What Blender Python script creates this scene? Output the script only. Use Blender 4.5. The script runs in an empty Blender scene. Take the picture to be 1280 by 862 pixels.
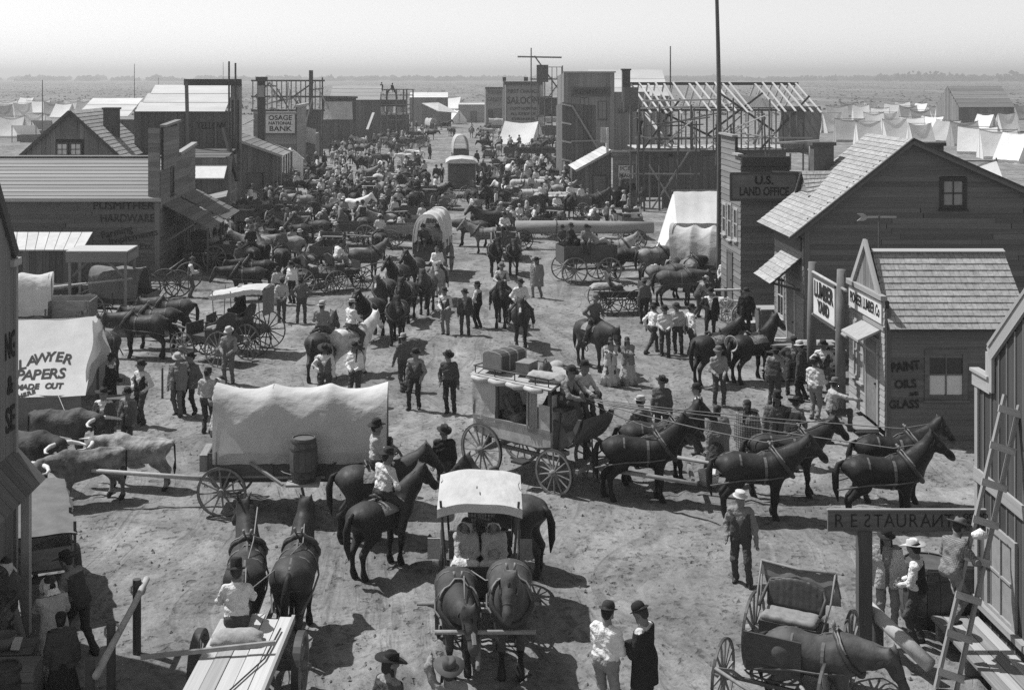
import bpy, math, random
import numpy as np
from mathutils import Vector, Matrix, Euler
random.seed(7)
rng = np.random.default_rng(11)
SC = bpy.context.scene
COL = SC.collection
R = math.radians
# camera, sky, sun, exposure
CAM_H, FPX, VX, HY = 9.4, 1600.0, 560.0, 95.0          # pixels of the 1280 x 862 photograph
cam = bpy.data.cameras.new('camera')
cam.sensor_width = 36.0
cam.lens = 36.0 * FPX / 1280.0
cam.shift_x = (640.0 - VX) / 1280.0
cam.shift_y = (HY - 431.0) / 1280.0
cam.clip_start = 0.5
cam.clip_end = 40000
camo = bpy.data.objects.new('camera', cam)
COL.objects.link(camo)
camo.location = (0, 0, CAM_H)
camo.rotation_euler = (R(90), 0, 0)
SC.camera = camo
SUN_EL, SUN_AZ = 58.0, -62.0        # azimuth from +Y, negative = to the left
wd = bpy.data.worlds.new('World')
SC.world = wd
wd.use_nodes = True
nt = wd.node_tree
nt.nodes.clear()
sky = nt.nodes.new('ShaderNodeTexSky')
sky.sky_type = 'NISHITA'
sky.sun_disc = False
sky.sun_elevation = R(SUN_EL)
sky.sun_rotation = R(SUN_AZ)
sky.air_density = 1.0
sky.dust_density = 0.3
sky.ozone_density = 1.0
bw = nt.nodes.new('ShaderNodeRGBToBW')
bg = nt.nodes.new('ShaderNodeBackground')
bg.inputs['Strength'].default_value = 0.118
wo = nt.nodes.new('ShaderNodeOutputWorld')
nt.links.new(sky.outputs[0], bw.inputs[0])
nt.links.new(bw.outputs[0], bg.inputs['Color'])
nt.links.new(bg.outputs[0], wo.inputs['Surface'])
sl = bpy.data.lights.new('sun', 'SUN')
sl.energy = 4.2
sl.angle = R(0.6)
sl.color = (1, 1, 1)
so = bpy.data.objects.new('sun', sl)
COL.objects.link(so)
_sd = Vector((math.sin(R(SUN_AZ)) * math.cos(R(SUN_EL)), math.cos(R(SUN_AZ)) * math.cos(R(SUN_EL)), math.sin(R(SUN_EL))))
so.rotation_euler = _sd.to_track_quat('Z', 'Y').to_euler()
so.location = _sd * 100
SC.view_settings.view_transform = 'Standard'
SC.view_settings.look = 'None'
SC.view_settings.gamma = 1.0
SC.view_settings.exposure = 0.30
SC.view_settings.use_curve_mapping = False
SC.cycles.use_denoising = False
SC.cycles.max_bounces = 5
SC.cycles.diffuse_bounces = 3
SC.cycles.glossy_bounces = 2
SC.cycles.transmission_bounces = 3
SC.cycles.transparent_max_bounces = 4
SC.cycles.volume_bounces = 0
SC.cycles.caustics_reflective = False
SC.cycles.caustics_refractive = False
# pixel <-> place
def S(py):                       # pixels per metre at a ground row
  return (py - HY) / CAM_H
def G(px, py, z=0.0):            # ground point (at height z) under a pixel
  y = FPX * (CAM_H - z) / (py - HY)
  return Vector(((px - VX) * y / FPX, y, z))
def AT(px, py, y):               # point on the pixel's ray at distance y
  return Vector(((px - VX) * y / FPX, y, CAM_H - (py - HY) * y / FPX))
# noise for terrain
_perm = np.random.default_rng(3).random((256, 256)).astype(np.float32)
def vnoise(x, y):
  x = np.asarray(x, dtype=np.float64); y = np.asarray(y, dtype=np.float64)
  xi = np.floor(x).astype(int); yi = np.floor(y).astype(int)
  fx = x - xi; fy = y - yi
  fx = fx * fx * (3 - 2 * fx); fy = fy * fy * (3 - 2 * fy)
  a = _perm[xi & 255, yi & 255]; b = _perm[(xi + 1) & 255, yi & 255]
  c = _perm[xi & 255, (yi + 1) & 255]; d = _perm[(xi + 1) & 255, (yi + 1) & 255]
  return (a * (1 - fx) + b * fx) * (1 - fy) + (c * (1 - fx) + d * fx) * fy - 0.5
def gz(x, y):
  n = 0.10 * vnoise(x * 0.30, y * 0.30) + 0.05 * vnoise(x * 0.9 + 7, y * 0.9) + 0.03 * vnoise(x * 2.3, y * 2.3 + 5)
  return n * np.clip((160 - np.asarray(y, dtype=np.float64)) / 60, 0.0, 1.0)
def gzf(x, y):
  return float(gz(np.array([x]), np.array([y]))[0])
# materials (all greys: the photograph is black and white)
MATS = {}
def M(name, v, rough=0.85, var=0.18, scale=5.0, bump=0.25, stretch=(1, 1, 1), objvar=0.10, spec=0.25, bscale=None, dist=0.01, var2=0.0, world=False, trans=0.0, metal=0.0, rvar=0.0):
  if name in MATS:
    return MATS[name]
  m = bpy.data.materials.new(name)
  m.use_nodes = True
  n = m.node_tree.nodes; L = m.node_tree.links
  b = n['Principled BSDF']
  tc = n.new('ShaderNodeTexCoord'); oi = n.new('ShaderNodeObjectInfo')
  off = n.new('ShaderNodeVectorMath'); off.operation = 'MULTIPLY_ADD'
  geo = n.new('ShaderNodeNewGeometry')
  comb = n.new('ShaderNodeCombineXYZ')
  for i, k in enumerate((37.0, 53.0, 71.0)):
    mm = n.new('ShaderNodeMath'); mm.operation = 'MULTIPLY'; mm.inputs[1].default_value = k
    L.new(oi.outputs['Random'], mm.inputs[0]); L.new(mm.outputs[0], comb.inputs[i])
  off.inputs[1].default_value = stretch
  L.new(geo.outputs['Position'] if world else tc.outputs['Object'], off.inputs[0])
  if not world:
    L.new(comb.outputs[0], off.inputs[2])
  n1 = n.new('ShaderNodeTexNoise'); n1.inputs['Scale'].default_value = scale; n1.inputs['Detail'].default_value = 5; n1.inputs['Roughness'].default_value = 0.62
  L.new(off.outputs[0], n1.inputs['Vector'])
  a1 = n.new('ShaderNodeMapRange'); a1.inputs['From Min'].default_value = 0.25; a1.inputs['From Max'].default_value = 0.75
  a1.inputs['To Min'].default_value = 1 - var; a1.inputs['To Max'].default_value = 1 + var; a1.clamp = False
  L.new(n1.outputs['Fac'], a1.inputs['Value'])
  a2 = n.new('ShaderNodeMapRange'); a2.inputs['To Min'].default_value = v * (1 - objvar); a2.inputs['To Max'].default_value = v * (1 + objvar)
  L.new(oi.outputs['Random'], a2.inputs['Value'])
  mu = n.new('ShaderNodeMath'); mu.operation = 'MULTIPLY'
  L.new(a1.outputs[0], mu.inputs[0]); L.new(a2.outputs[0], mu.inputs[1])
  out = mu
  if var2 > 0:      # broad weathering stains
    n3 = n.new('ShaderNodeTexNoise'); n3.inputs['Scale'].default_value = scale * 0.17; n3.inputs['Detail'].default_value = 3
    L.new(off.outputs[0], n3.inputs['Vector'])
    a3 = n.new('ShaderNodeMapRange'); a3.inputs['From Min'].default_value = 0.3; a3.inputs['From Max'].default_value = 0.7
    a3.inputs['To Min'].default_value = 1 - var2; a3.inputs['To Max'].default_value = 1 + var2
    L.new(n3.outputs['Fac'], a3.inputs['Value'])
    m3 = n.new('ShaderNodeMath'); m3.operation = 'MULTIPLY'
    L.new(mu.outputs[0], m3.inputs[0]); L.new(a3.outputs[0], m3.inputs[1]); out = m3
  mc = n.new('ShaderNodeMath'); mc.operation = 'MINIMUM'; mc.inputs[1].default_value = 0.85
  L.new(out.outputs[0], mc.inputs[0])
  L.new(mc.outputs[0], b.inputs['Base Color'])
  b.inputs['Roughness'].default_value = rough
  if rvar > 0:
    rm = n.new('ShaderNodeMapRange'); rm.inputs['From Min'].default_value = 0.3; rm.inputs['From Max'].default_value = 0.7; rm.inputs['To Min'].default_value = rough - rvar; rm.inputs['To Max'].default_value = rough + rvar
    L.new(n1.outputs['Fac'], rm.inputs['Value']); L.new(rm.outputs[0], b.inputs['Roughness'])
  b.inputs['Specular IOR Level'].default_value = spec
  b.inputs['Metallic'].default_value = metal
  if bump > 0:
    bn = n.new('ShaderNodeTexNoise'); bn.inputs['Scale'].default_value = bscale or scale * 2; bn.inputs['Detail'].default_value = 4
    L.new(off.outputs[0], bn.inputs['Vector'])
    bp = n.new('ShaderNodeBump'); bp.inputs['Strength'].default_value = bump; bp.inputs['Distance'].default_value = dist
    L.new(bn.outputs['Fac'], bp.inputs['Height']); L.new(bp.outputs[0], b.inputs['Normal'])
  if trans > 0:     # thin sunlit canvas lets light through
    tr = n.new('ShaderNodeBsdfTranslucent'); tr.inputs['Color'].default_value = (0.75, 0.75, 0.75, 1)
    ms = n.new('ShaderNodeMixShader'); ms.inputs[0].default_value = trans
    L.new(b.outputs[0], ms.inputs[1]); L.new(tr.outputs[0], ms.inputs[2])
    L.new(ms.outputs[0], n['Material Output'].inputs['Surface'])
  MATS[name] = m
  return m
WG = (1, 1, 14)
M('weathered_boards', 0.20, scale=4.5, stretch=(0.5, 2, 2), var=0.28, objvar=0.24, bump=0.2, var2=0.12)
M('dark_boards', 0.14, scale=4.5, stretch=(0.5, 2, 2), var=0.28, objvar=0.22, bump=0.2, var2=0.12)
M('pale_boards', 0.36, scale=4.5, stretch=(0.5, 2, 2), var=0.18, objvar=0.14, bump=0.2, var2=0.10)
M('new_lumber', 0.50, scale=4.5, stretch=(0.5, 2, 2), var=0.14, objvar=0.14, bump=0.15)
M('tarred_boards', 0.065, scale=4.5, stretch=(0.5, 2, 2), var=0.25, objvar=0.2, bump=0.25, var2=0.2)
M('roof_boards', 0.27, scale=4.0, stretch=(0.6, 2, 2), var=0.28, objvar=0.12, bump=0.25, var2=0.15)
M('shingles', 0.34, scale=9.0, var=0.34, objvar=0.10, bump=0.4, var2=0.12)
M('dark_shingles', 0.15, scale=9.0, var=0.34, objvar=0.10, bump=0.4, var2=0.12)
M('backing', 0.05, var=0.1, objvar=0.0, bump=0)
M('trim_wood', 0.30, scale=5, stretch=(0.5, 2, 2), objvar=0.12)
M('dark_trim', 0.09, scale=5, objvar=0.15)
M('log_wood', 0.16, scale=7, stretch=(1, 1, 0.3), var=0.3, bump=0.5)
M('peeled_log', 0.42, scale=7, stretch=(1, 1, 0.3), var=0.2, bump=0.3)
M('pole_wood', 0.11, scale=7, stretch=(1, 1, 0.3), var=0.3, bump=0.4)
M('wagon_wood', 0.10, scale=6, var=0.3, objvar=0.25, bump=0.3, rough=0.7)
M('wagon_pale', 0.26, scale=6, var=0.3, objvar=0.2, bump=0.3)
M('wheel_wood', 0.22, scale=7, var=0.35, objvar=0.2, bump=0.3)
M('wheel_dark', 0.07, scale=7, var=0.3, objvar=0.2, bump=0.2, rough=0.6)
M('iron', 0.05, rough=0.5, var=0.2, objvar=0.1, spec=0.5)
M('tin_roof', 0.55, rough=0.8, var=0.12, scale=3, bump=0.1, var2=0.1)
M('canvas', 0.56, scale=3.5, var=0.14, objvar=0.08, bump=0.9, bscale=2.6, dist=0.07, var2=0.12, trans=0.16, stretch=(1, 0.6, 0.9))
M('canvas_grey', 0.42, scale=3.5, var=0.14, objvar=0.10, bump=0.5, bscale=3.0, dist=0.03, var2=0.12, trans=0.15)
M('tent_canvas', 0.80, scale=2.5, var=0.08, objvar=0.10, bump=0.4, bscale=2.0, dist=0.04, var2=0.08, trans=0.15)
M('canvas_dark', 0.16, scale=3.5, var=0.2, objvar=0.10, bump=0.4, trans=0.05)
M('leather', 0.045, rough=0.5, var=0.25, scale=12, bump=0.2, spec=0.4)
M('leather_pale', 0.22, rough=0.6, var=0.25, scale=12, bump=0.2)
M('harness_strap', 0.12, rough=0.6, var=0.3, scale=12, bump=0.1)
M('rope', 0.40, scale=40, var=0.2)
M('paint_black', 0.03, var=0.25, scale=9, bump=0.1, objvar=0)
M('paint_dull', 0.055, var=0.35, scale=9, bump=0.1, objvar=0)
M('sign_white', 0.62, var=0.12, scale=5, objvar=0.03, bump=0.1)
M('sign_grey', 0.17, var=0.2, scale=5, objvar=0.03, bump=0.1)
M('glass_dark', 0.03, rough=0.15, var=0.2, bump=0, spec=0.6)
M('blind_white', 0.7, var=0.08, bump=0)
M('curtain', 0.30, var=0.15, bump=0.1)
M('brick', 0.10, var=0.3, scale=8, bump=0.3)
M('hay', 0.40, scale=30, var=0.35, bump=0.8, bscale=40, dist=0.02)
M('sack', 0.34, scale=20, var=0.2, bump=0.4)
M('tan_sack', 0.22, scale=20, var=0.2, bump=0.4)
M('trunk_leather', 0.07, rough=0.5, var=0.3, scale=10)
M('quilt', 0.28, scale=14, var=0.45, bump=0.3)
M('plaid', 0.20, scale=18, var=0.6, bump=0.3)
M('skin', 0.20, rough=0.6, var=0.12, scale=8, objvar=0.12, bump=0.05)
M('skin_dark', 0.13, rough=0.6, var=0.12, scale=8, objvar=0.12, bump=0.05)
M('hair', 0.03, rough=0.6, var=0.4, scale=25, bump=0.5, objvar=0.4)
M('hair_white', 0.5, rough=0.7, var=0.2, scale=25, bump=0.5)
for nm, v in (('white', 0.66), ('pale', 0.44), ('grey', 0.24), ('mid', 0.13), ('dark', 0.075), ('black', 0.038)):
  M('cloth_' + nm, v, rough=0.95, var=0.16, scale=7, objvar=0.12, bump=0.9, bscale=11.0, dist=0.07, spec=0.1)
M('cloth_check', 0.22, rough=0.95, var=0.25, scale=12, objvar=0.1, bump=0.6, bscale=9.0, dist=0.05, spec=0.1)
def weave(name, lo, hi, sc):
  m = MATS[name]; n = m.node_tree.nodes; L = m.node_tree.links; b = n['Principled BSDF']; tc = n.new('ShaderNodeTexCoord'); src = b.inputs['Base Color'].links[0].from_socket
  fs = []
  for d in ('X', 'Z'):
    w = n.new('ShaderNodeTexWave'); w.bands_direction = d; w.inputs['Scale'].default_value = sc; w.inputs['Distortion'].default_value = 0.6; L.new(tc.outputs['Object'], w.inputs['Vector']); r = n.new('ShaderNodeMapRange'); r.inputs['From Min'].default_value = 0.35; r.inputs['From Max'].default_value = 0.65; r.inputs['To Min'].default_value = lo; r.inputs['To Max'].default_value = hi; L.new(w.outputs['Fac'], r.inputs['Value']); fs.append(r.outputs[0])
  a = n.new('ShaderNodeMath'); a.operation = 'MULTIPLY'; L.new(fs[0], a.inputs[0]); L.new(fs[1], a.inputs[1]); c = n.new('ShaderNodeMath'); c.operation = 'MULTIPLY'; L.new(a.outputs[0], c.inputs[0]); L.new(src, c.inputs[1]); L.new(c.outputs[0], b.inputs['Base Color'])
weave('cloth_check', 0.72, 1.22, 13.0); weave('plaid', 0.62, 1.3, 5.0)
M('felt_black', 0.03, rough=0.9, var=0.2, objvar=0.3, bump=0.1)
M('felt_grey', 0.13, rough=0.9, var=0.2, objvar=0.3, bump=0.1)
M('felt_pale', 0.42, rough=0.9, var=0.15, objvar=0.2, bump=0.1)
M('straw', 0.55, rough=0.9, var=0.2, scale=30, objvar=0.15, bump=0.3)
M('boots', 0.03, rough=0.5, var=0.3, objvar=0.4, bump=0.1, spec=0.4)
for nm, v, ro in (('black', 0.020, 0.58), ('bay', 0.036, 0.60), ('brown', 0.062, 0.64), ('dun', 0.16, 0.6), ('grey', 0.26, 0.6), ('white', 0.60, 0.7)):
  M('coat_' + nm, v, rough=ro, var=0.38, scale=5.0, objvar=0.25, bump=0.35, bscale=14, dist=0.02, spec=0.26, var2=0.35, rvar=0.12)
M('hoof', 0.03, rough=0.6)
M('mane_dark', 0.02, rough=0.6, var=0.4, scale=30, bump=0.6, bscale=40)
M('mane_pale', 0.5, rough=0.7, var=0.3, scale=30, bump=0.6, bscale=40)
M('blaze', 0.6, var=0.1)
M('ox_hide', 0.17, rough=0.8, var=0.75, scale=3.6, objvar=0.35, bump=0.7, bscale=9, dist=0.04, spec=0.2, var2=0.5)
M('ox_dark', 0.065, rough=0.75, var=0.6, scale=3.6, objvar=0.3, bump=0.7, bscale=9, dist=0.04, spec=0.25, var2=0.5)
M('coach_paint', 0.40, scale=6, var=0.3, objvar=0.08, bump=0.2, var2=0.25)
M('cart_canvas', 0.17, scale=3.5, var=0.25, objvar=0.10, bump=0.5, bscale=4, dist=0.03)
M('horn', 0.62, rough=0.5, var=0.2)
# mesh builder
class MB:
  def __init__(s): s.v = []; s.f = []; s.m = []
  def add(s, vs, fs, m=0):
    o = len(s.v); s.v += [tuple(p) for p in vs]; s.f += [tuple(o + i for i in f) for f in fs]; s.m += [m] * len(fs); return s
  def box(s, c, d, rz=0.0, m=0, mat=None):
    h = [x / 2 for x in d]
    vs = [Vector((sx * h[0], sy * h[1], sz * h[2])) for sx in (-1, 1) for sy in (-1, 1) for sz in (-1, 1)]
    if mat is None: mat = Matrix.Rotation(rz, 3, 'Z')
    vs = [mat @ p + Vector(c) for p in vs]
    return s.add(vs, [(0, 1, 3, 2), (4, 6, 7, 5), (0, 4, 5, 1), (2, 3, 7, 6), (0, 2, 6, 4), (1, 5, 7, 3)], m)
  def beam(s, p, q, w, h, m=0, up=(0, 0, 1)):
    p = Vector(p); q = Vector(q); d = q - p
    if d.length < 1e-6: return s
    d.normalize(); u = Vector(up)
    if abs(d.dot(u)) > 0.98: u = Vector((0, 1, 0)) if abs(d.y) < 0.9 else Vector((1, 0, 0))
    a = d.cross(u).normalized(); b = a.cross(d).normalized()
    mt = Matrix((d, a, b)).transposed()
    return s.box((p + q) / 2, ((q - p).length, w, h), m=m, mat=mt)
  def tube(s, pts, r, n=8, m=0, cap=True, closed=False, flat=1.0):
    pts = [Vector(p) for p in pts]; k = len(pts)
    rs = r if isinstance(r, (list, tuple)) else [r] * k
    o = len(s.v); ref = None; rings = []
    for i in range(k):
      if closed: d = pts[(i + 1) % k] - pts[i - 1]
      else: d = pts[min(i + 1, k - 1)] - pts[max(i - 1, 0)]
      d = d.normalized() if d.length > 1e-9 else Vector((0, 0, 1))
      if ref is None:
        ref = Vector((0, 0, 1)) if abs(d.z) < 0.9 else Vector((0, 1, 0))
      a = d.cross(ref)
      if a.length < 1e-4: a = d.cross(Vector((1, 0, 0.3)))
      a.normalize(); b = a.cross(d).normalized(); ref = b
      for j in range(n):
        t = 2 * math.pi * j / n
        s.v.append(tuple(pts[i] + a * (math.cos(t) * rs[i]) + b * (math.sin(t) * rs[i] * flat)))
    lim = k if closed else k - 1
    for i in range(lim):
      i2 = (i + 1) % k
      for j in range(n):
        s.f.append((o + i * n + j, o + i * n + (j + 1) % n, o + i2 * n + (j + 1) % n, o + i2 * n + j)); s.m.append(m)
    if cap and not closed:
      s.f.append(tuple(o + j for j in reversed(range(n)))); s.m.append(m)
      s.f.append(tuple(o + (k - 1) * n + j for j in range(n))); s.m.append(m)
    return s
  def lathe(s, prof, n=16, c=(0, 0, 0), sx=1, sy=1, m=0, fn=None, mat=None):
    o = len(s.v); k = len(prof)
    for (r, z) in prof:
      for j in range(n):
        t = 2 * math.pi * j / n
        p = Vector((r * math.cos(t) * sx, r * math.sin(t) * sy, z))
        if fn: p = fn(p, t, r, z)
        if mat is not None: p = mat @ p
        s.v.append((p[0] + c[0], p[1] + c[1], p[2] + c[2]))
    for i in range(k - 1):
      for j in range(n):
        s.f.append((o + i * n + j, o + i * n + (j + 1) % n, o + (i + 1) * n + (j + 1) % n, o + (i + 1) * n + j)); s.m.append(m)
    if prof[0][0] > 1e-4: s.f.append(tuple(o + j for j in reversed(range(n)))); s.m.append(m)
    if prof[-1][0] > 1e-4: s.f.append(tuple(o + (k - 1) * n + j for j in range(n))); s.m.append(m)
    return s
  def prism(s, poly, a, b, axis='x', m=0):        # polygon in the other two axes, extruded from a to b
    def P(u, v, w): return {'x': (w, u, v), 'y': (u, w, v), 'z': (u, v, w)}[axis]
    n = len(poly); vs = [P(u, v, a) for u, v in poly] + [P(u, v, b) for u, v in poly]
    fs = [tuple(range(n)), tuple(range(2 * n - 1, n - 1, -1))] + [(i, i + n, (i + 1) % n + n, (i + 1) % n) for i in range(n)]
    return s.add(vs, fs, m)
  def grid(s, nu, nv, fn, m=0, thick=0.0):
    o = len(s.v)
    P = [[Vector(fn(i / nu, j / nv)) for j in range(nv + 1)] for i in range(nu + 1)]
    for row in P:
      for p in row: s.v.append(tuple(p))
    for i in range(nu):
      for j in range(nv):
        a = o + i * (nv + 1) + j
        s.f.append((a, a + nv + 1, a + nv + 2, a + 1)); s.m.append(m)
    return s
  def mesh(s, name, mats, smooth=False):
    me = bpy.data.meshes.new(name)
    me.from_pydata(s.v, [], s.f)
    for mt in (mats if isinstance(mats, (list, tuple)) else [mats]):
      me.materials.append(MATS[mt] if isinstance(mt, str) else mt)
    if any(s.m): me.polygons.foreach_set('material_index', s.m)
    if smooth: me.polygons.foreach_set('use_smooth', [True] * len(s.f))
    import bmesh
    b = bmesh.new(); b.from_mesh(me); bmesh.ops.recalc_face_normals(b, faces=b.faces); b.to_mesh(me); b.free()
    me.update()
    return me
  def build(s, name, mats, parent=None, smooth=False, loc=None, rot=None):
    return obj(name, s.mesh(name, mats, smooth), parent, loc, rot)
def obj(name, data, parent=None, loc=None, rot=None, scale=None):
  o = bpy.data.objects.new(name, data)
  COL.objects.link(o)
  if parent is not None: o.parent = parent
  if loc is not None: o.location = loc
  if rot is not None: o.rotation_euler = rot
  if scale is not None: o.scale = scale
  return o
GROUPED = {}
def tag(o, label=None, cat=None, group=None, kind=None):
  if label: o['label'] = label
  if cat: o['category'] = cat
  if group: o['group'] = group
  if kind: o['kind'] = kind
  return o
def thing(name, label, cat, loc=(0, 0, 0), rz=0.0, group=None, scale=None):
  o = obj(name, None, None, loc, (0, 0, rz), scale)
  o.empty_display_size = 0.2
  return tag(o, label, cat, group)
def copy_parts(src, dst):
  for ch in src.children:
    c = ch.copy(); COL.objects.link(c); c.parent = dst
    for g in ch.children:
      d = g.copy(); COL.objects.link(d); d.parent = c
_UC = {}
_jr = random.Random(99)
def ucube(mat):
  if mat not in _UC:
    _UC[mat] = MB().box((0, 0, 0), (1, 1, 1)).mesh('piece_' + mat, mat)
  return _UC[mat]
def plank(parent, name, p, q, w, t, mat, up=(0, 0, 1)):
  """one board from p to q, w across (perpendicular to up), t thick along up"""
  p = Vector(p); q = Vector(q); d = (q - p); ln = d.length; d.normalize(); u = Vector(up)
  if abs(d.dot(u)) > 0.98: u = Vector((0, 1, 0)) if abs(d.y) < 0.9 else Vector((1, 0, 0))
  a = u.cross(d).normalized(); b = d.cross(a).normalized()
  o = bpy.data.objects.new(name, ucube(mat)); COL.objects.link(o); o.parent = parent
  o.location = (p + q) / 2
  if name in ('board', 'roof_board', 'plank') and ln > 0.4:
    j = _jr.uniform(-1, 1) * 0.006 / max(ln * .5, .3); a = (a + d * j * .0).normalized(); d = (d + a * j).normalized(); a = b.cross(d).normalized(); w *= _jr.uniform(.965, 1.0); ln *= 1 - .01 * _jr.random()
  o.rotation_euler = Matrix((d, a, b)).transposed().to_euler()
  o.scale = (ln, w, t)
  return o
def bx(parent, name, c, d, mat, rz=0.0):
  o = bpy.data.objects.new(name, ucube(mat)); COL.objects.link(o); o.parent = parent
  o.location = c; o.rotation_euler = (0, 0, rz); o.scale = d
  return o
def text(parent, s, size, mat, loc, rot, name='lettering', width=None, bold=0.0, sx=1.0, depth=0.004):
  c = bpy.data.curves.new('t', 'FONT'); c.body = s; c.size = size; c.align_x = 'CENTER'; c.align_y = 'CENTER'
  c.extrude = depth; c.offset = bold; c.resolution_u = 3
  t = bpy.data.objects.new('t', c); COL.objects.link(t)
  bpy.context.view_layer.update()
  me = bpy.data.meshes.new_from_object(t)
  bpy.data.objects.remove(t)
  me.materials.clear(); me.materials.append(MATS[mat])
  q = size * 0.011; ph = len(s) * 1.7      # hand brushed, never quite even
  for v in me.vertices:
    x, y = v.co.x / size, v.co.y / size; v.co.x += q * math.sin(5.1 * y + 2.3 * x + ph); v.co.y += q * math.sin(4.3 * x + ph) + q * 0.6 * math.sin(9.7 * x + 3 * y)
  if width:
    xs = [v.co.x for v in me.vertices]; w = max(xs) - min(xs); sx = width / w
  o = obj(name, me, parent, loc, rot, (sx, 1, 1))
  return o
# smooth bodies: rounded cones blended on a grid, skinned with surface nets
def prim(a, b, ra, rb, tag=0):
  return (np.array(a, dtype=np.float32), np.array(b, dtype=np.float32), ra, rb, tag)
def pdist(P, pr):
  a, b, ra, rb, _ = pr
  ab = b - a; L2 = float(ab @ ab)
  pa = P - a
  h = np.clip((pa @ ab) / L2, 0, 1) if L2 > 1e-9 else np.zeros(P.shape[:-1], dtype=np.float32)
  q = pa - h[..., None] * ab
  return np.sqrt((q * q).sum(-1)) - (ra + (rb - ra) * h)
def sdf_mesh(prims, cell=0.025, k=0.02, wob=0.0, inflate=0.0):
  lo = np.min([np.minimum(p[0] - p[2], p[1] - p[3]) for p in prims], axis=0) - 4 * k - 2 * cell - inflate
  hi = np.max([np.maximum(p[0] + p[2], p[1] + p[3]) for p in prims], axis=0) + 4 * k + 2 * cell + inflate
  n = np.ceil((hi - lo) / cell).astype(int) + 1
  E = np.zeros(n, dtype=np.float32)
  ax = [lo[i] + cell * np.arange(n[i], dtype=np.float32) for i in range(3)]
  for p in prims:
    m = max(p[2], p[3]) + 6 * k + inflate
    a = np.minimum(p[0], p[1]) - m; b = np.maximum(p[0], p[1]) + m
    i0 = np.clip(np.floor((a - lo) / cell).astype(int), 0, n); i1 = np.clip(np.ceil((b - lo) / cell).astype(int) + 1, 0, n)
    gx, gy, gz_ = np.meshgrid(ax[0][i0[0]:i1[0]], ax[1][i0[1]:i1[1]], ax[2][i0[2]:i1[2]], indexing='ij')
    d = pdist(np.stack((gx, gy, gz_), -1).astype(np.float32), p)
    E[i0[0]:i1[0], i0[1]:i1[1], i0[2]:i1[2]] += np.exp(np.clip(-d / k, -40, 60))
  F = -k * np.log(E + 1e-20) - inflate
  if wob > 0:
    X, Y, Z = np.meshgrid(*ax, indexing='ij')
    F = F + wob * (np.sin(X * 31 + Z * 9 + 2) * np.sin(Z * 27 + Y * 17) + 0.6 * np.sin(Z * 53 + X * 23 + Y * 11))
  ins = F < 0
  c = [ins[:-1, :-1, :-1], ins[1:, :-1, :-1], ins[:-1, 1:, :-1], ins[1:, 1:, :-1], ins[:-1, :-1, 1:], ins[1:, :-1, 1:], ins[:-1, 1:, 1:], ins[1:, 1:, 1:]]
  cnt = sum(x.astype(np.int8) for x in c)
  mix = (cnt > 0) & (cnt < 8)
  idx = -np.ones(mix.shape, dtype=np.int64)
  I = np.argwhere(mix); idx[mix] = np.arange(len(I))
  off = np.array([[x & 1, (x >> 1) & 1, (x >> 2) & 1] for x in range(8)])
  vals = np.stack([F[I[:, 0] + o[0], I[:, 1] + o[1], I[:, 2] + o[2]] for o in off], 1)
  acc = np.zeros((len(I), 3)); num = np.zeros(len(I))
  for e0 in range(8):
    for bit in (1, 2, 4):
      if e0 & bit: continue
      e1 = e0 | bit
      f0 = vals[:, e0]; f1 = vals[:, e1]; s = (f0 < 0) != (f1 < 0)
      t = np.where(s, f0 / np.where(np.abs(f0 - f1) < 1e-12, 1, f0 - f1), 0)
      p = off[e0] + t[:, None] * (off[e1] - off[e0])
      acc += p * s[:, None]; num += s
  V = lo + cell * (I + acc / num[:, None])
  Q = []
  for axis in range(3):
    sl0 = [slice(1, -1)] * 3; sl1 = [slice(1, -1)] * 3
    sl0[axis] = slice(0, -1); sl1[axis] = slice(1, None)
    a = ins[tuple(sl0)]; b = ins[tuple(sl1)]
    for flip, sel in ((False, a & ~b), (True, ~a & b)):
      J = np.argwhere(sel)
      if not len(J): continue
      J = J.copy()
      for q in range(3):
        if q != axis: J[:, q] += 1
      u, w = [(1, 2), (2, 0), (0, 1)][axis]
      def at(du, dw):
        K = J.copy(); K[:, u] -= du; K[:, w] -= dw
        return idx[K[:, 0], K[:, 1], K[:, 2]]
      q4 = np.stack((at(1, 1), at(0, 1), at(0, 0), at(1, 0)), 1)
      Q.append(q4[:, ::-1] if flip else q4)
  Q = np.concatenate(Q)
  cen = V[Q].mean(1).astype(np.float32)
  D = np.stack([pdist(cen, p) for p in prims], 1)
  tags = np.array([p[4] for p in prims])[D.argmin(1)]
  return V.astype(np.float32), Q, tags
def npmesh(name, V, Q, tags, mats, extra=None, smooth=True):
  """mesh object data from arrays of quads plus an optional MB joined on"""
  nv, nq = len(V), len(Q)
  me = bpy.data.meshes.new(name)
  ev = extra.v if extra else []; ef = extra.f if extra else []; em = extra.m if extra else []
  allv = np.concatenate((V, np.array(ev, dtype=np.float32).reshape(-1, 3))) if ev else V
  me.vertices.add(len(allv)); me.vertices.foreach_set('co', allv.astype(np.float32).ravel())
  loops = Q.ravel().tolist(); starts = list(range(0, 4 * nq, 4)); mi = list(tags)
  pos = 4 * nq
  for f, m in zip(ef, em):
    loops += [nv + i for i in f]; starts.append(pos); pos += len(f); mi.append(m)
  me.loops.add(len(loops)); me.loops.foreach_set('vertex_index', loops)
  me.polygons.add(len(starts)); me.polygons.foreach_set('loop_start', starts)
  me.update(calc_edges=True)
  me.polygons.foreach_set('use_smooth', [smooth] * len(starts))
  for mt in mats: me.materials.append(MATS[mt])
  me.polygons.foreach_set('material_index', [int(x) for x in mi])
  me.validate(); me.update()
  return me
def set_mats(o, mats):
  for i, m in enumerate(mats):
    if m is None: continue
    o.material_slots[i].link = 'OBJECT'; o.material_slots[i].material = MATS[m]
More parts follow.
